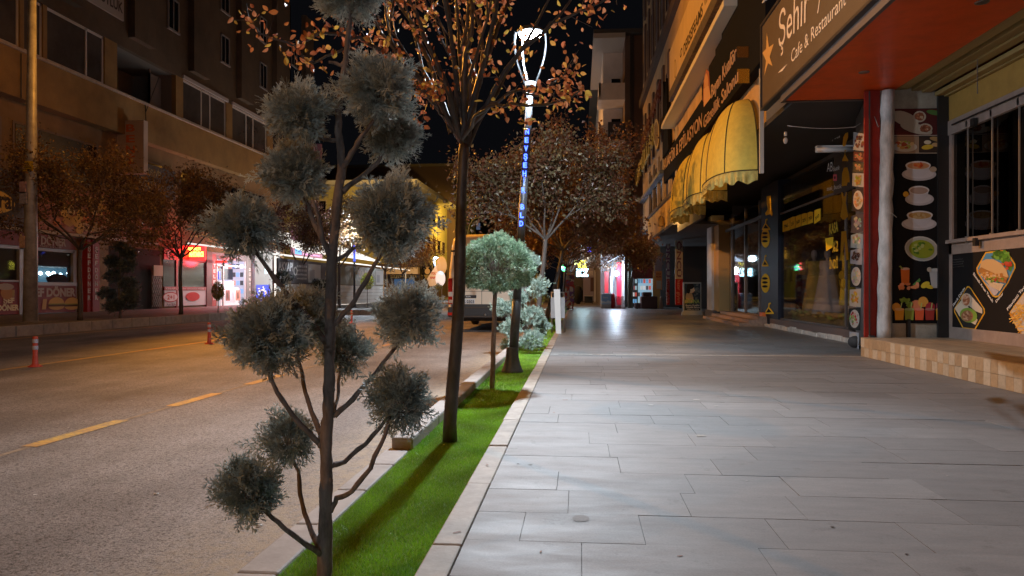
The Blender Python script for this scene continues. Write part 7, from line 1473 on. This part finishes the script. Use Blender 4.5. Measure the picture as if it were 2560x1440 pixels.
c = CV('F', ym-.25, .008); xa, xb = q(1640), q(1652); c.wtext('SATILIK', xa, zq(687), xb, zq(687), .1, (.35,.02,.02), 1, .02); c.wtext('BÜFE', xa, zq(694), xb, zq(694), .1, (.35,.02,.02), 1, .02); c.wp([(xa,zq(722)),(xb,zq(722)),(xb,zq(702)),(xa,zq(702))],(.65,.55,.4),1); c.build('notice_lettering', PRINT, mk)
t = thing('pallet_pile', 'dark heap of covered boxes in front of the dim market', 'boxes', (q(1615), ym-.8, 0)); b = MB(); b.box(q(1598),q(1638),ym-1.4,ym-.5,0,.75); b.box(q(1584),q(1600),ym-1.2,ym-.5,0,.35); b.box(q(1602),q(1625),ym-1.3,ym-.6,.75,1.0); b.build('cover', mat('dark_boxes', (.07,.03,.03), .7), t, bevel=.06)
t = thing('market_stand', 'small dark stand with a slanting red board on a post before the market', 'stand', (q(1588), ym-2, 0)); b = MB(); b.tube([(q(1587),ym-2,0),(q(1587),ym-2,1.9)], .03, 6); b.build('post', mat('van_black', (.02,.02,.022)), t); b = MB(); b.bar((q(1573),ym-2,2.05),(q(1606),ym-2,1.95),.1,.35); b.build('board', mat('stand_red', (.16,.05,.04), .6), t)
t = thing('traffic_cone', 'small pale and dark cone beside the market pillar', 'cone', (q(1646), ym-1.5, 0)); b = MB(); b.lathe(q(1646), ym-1.5, [(.2,0),(.2,.04),(.13,.05),(.04,.75),(.03,.76)], 14); b.build('body', mat('cone', (.35,.25,.2), .6), t)
# things farther down the pavement
t = thing('magazine_rack', 'tall rack hung with colourful packets at the far left of the pavement', 'display rack', (.2, 42, 0)); p0 = onY(42, 1413, 770); p1 = onY(42, 1434, 770); b = MB()
for xx_ in (p0[0]+.04, p1[0]-.04): b.tube([(xx_,42.1,0),(xx_,42.1,1.95)], .03, 6)
b.build('frame', mat('van_black', (.02,.02,.022)), t)
b = MB()
for i in range(130): x = random.uniform(p0[0], p1[0]); z = random.uniform(.05,1.9); s_ = random.uniform(.04,.1); y_ = 42-random.uniform(0,.12); b.obox((x,y_,z), (s_,0,random.uniform(-.03,.03)), (0,.015,0), (0,0,s_*1.2), random.choice([(.45,.05,.05),(.5,.5,.5),(.2,.1,.3),(.5,.2,.1),(.1,.1,.12),(.35,.05,.1),(.6,.55,.5)]))
b.build('packets', mat('goods', vc=True), t)
p = atD(1406, 668, 44); b = MB(); 
for i in range(14): b.ell(p+Vector((random.uniform(-.18,.18),random.uniform(-.1,.1),random.uniform(-.2,.2))), (.06,.06,.06), 6, 5, random.choice([(1,.1,.1),(.2,.3,1),(1,1,1),(.1,.9,.3)]))
o = b.build('light_toy', litvc('lit_toys', 4)); tag(o, 'cluster of tiny red, white and blue lights above the packet rack', 'lights')
for (px, py, txt, cc, es, w_, d_, lab) in ((1456,681,'ECZ',(.45,.85,1.0),8,30,52,'glaring blue white neon sign over the far shops'),(1456,660,'OPTİK',(1,.95,.1),5,22,54,'yellow neon lettering above the blue white neon sign'),(1473,620,'BANK',(.05,.08,1),4,10,58,'tiny deep blue neon sign in the dark tree crown'),(1441,652,'ET',(.9,1,.4),4,9,55,'small greenish white neon letters left of the yellow neon')):
    a_ = atD(px-w_/2, py+9, d_); b_ = atD(px+w_/2, py-9, d_); c = CV('F', a_.y, .01); c.wtext(txt, a_.x, a_.z, b_.x, a_.z, (b_.z-a_.z)*(1 if w_ > 12 else .6), cc, 1, .06)
    tag(c.build('neon_lettering', lit('neon_'+txt, cc, es)), lab, 'neon sign'); 
lamp('neon_glow_far', 'POINT', (.3, 50, 3.2), 120, (.6,.85,1), .2)
t = thing('street_end_shops', 'row of small dim shops with closed shutters at the far end of the pavement', 'shops', (1, 72, 0)); ye = 70
q = lambda px: onY(ye, px, 700)[0]; b = MB(); b.box(-1.5, 9, ye, ye+3, 0, 8, (.12,.11,.10)); b.box(q(1458),q(1484),ye-.1,ye,.1,2.4,(.20,.19,.27)); b.box(q(1458),q(1484),ye-.15,ye,2.4,3.2,(.30,.30,.38)); b.box(q(1433),q(1456),ye-.1,ye,.1,3.0,(.05,.05,.04)); b.box(q(1476),q(1484),ye-.14,ye-.1,1.0,2.3,(.06,.03,.03)); b.box(q(1485),q(1494),ye-.5,ye,0,3,(.40,.42,.48)); b.build('front', mat('sign_panel', vc=True), t)
c = CV('F', ye-.15, .01); c.wtext('ÇİĞKÖFTE', q(1460), 2.6, q(1482), 2.6, .3, (.6,.6,.65), 1, .02); c.build('lettering', PRINT, t)
t = thing('dark_chair', 'dark covered chair standing before the far closed shops', 'chair', (q(1445), 60, 0)); x_ = onY(60,1445,740)[0]; b = MB(); b.ell((x_,60,.75),(.42,.35,.75),14,10,jit=.2); b.build('cover', mat('black_heap', (.012,.012,.012)), t)
t = thing('side_table', 'low dark table beside the covered chair at the far shops', 'table', (1, 62, 0)); x0_, x1_ = onY(62,1461,740)[0], onY(62,1482,740)[0]; b = MB(); b.box(x0_,x1_,62,62.6,.62,.68); b.build('top', mat('table_top', (.3,.3,.32), .5), t); b = MB(); b.box(x0_,x0_+.05,62,62.05,0,.62); b.box(x1_-.05,x1_,62,62.05,0,.62); b.box(x0_+.05,x1_-.05,62.3,62.4,.05,.6); b.build('leg', mat('van_black', (.02,.02,.022)), t)
# overhead wires
b = MB()
def sag(a, b_, s_, n=14): return [Vector(a).lerp(Vector(b_), i/n)-Vector((0,0,s_*4*(i/n)*(1-i/n))) for i in range(n+1)]
b.tube(sag(atD(1478,495,30), atD(1620,488,34), .35), .018, 5); tag(b.build('overhead_wire', mat('grey_cable', (.4,.38,.36))), 'thin pale wire sagging from the tree crown to the facade', 'wire')
b = MB(); b.tube(sag(atD(1480,500,30), atD(1562,545,34), .2), .016, 5); tag(b.build('overhead_wire', mat('grey_cable', (.4,.38,.36))), 'second thin wire dropping steeply beside the dark clinic board', 'wire')
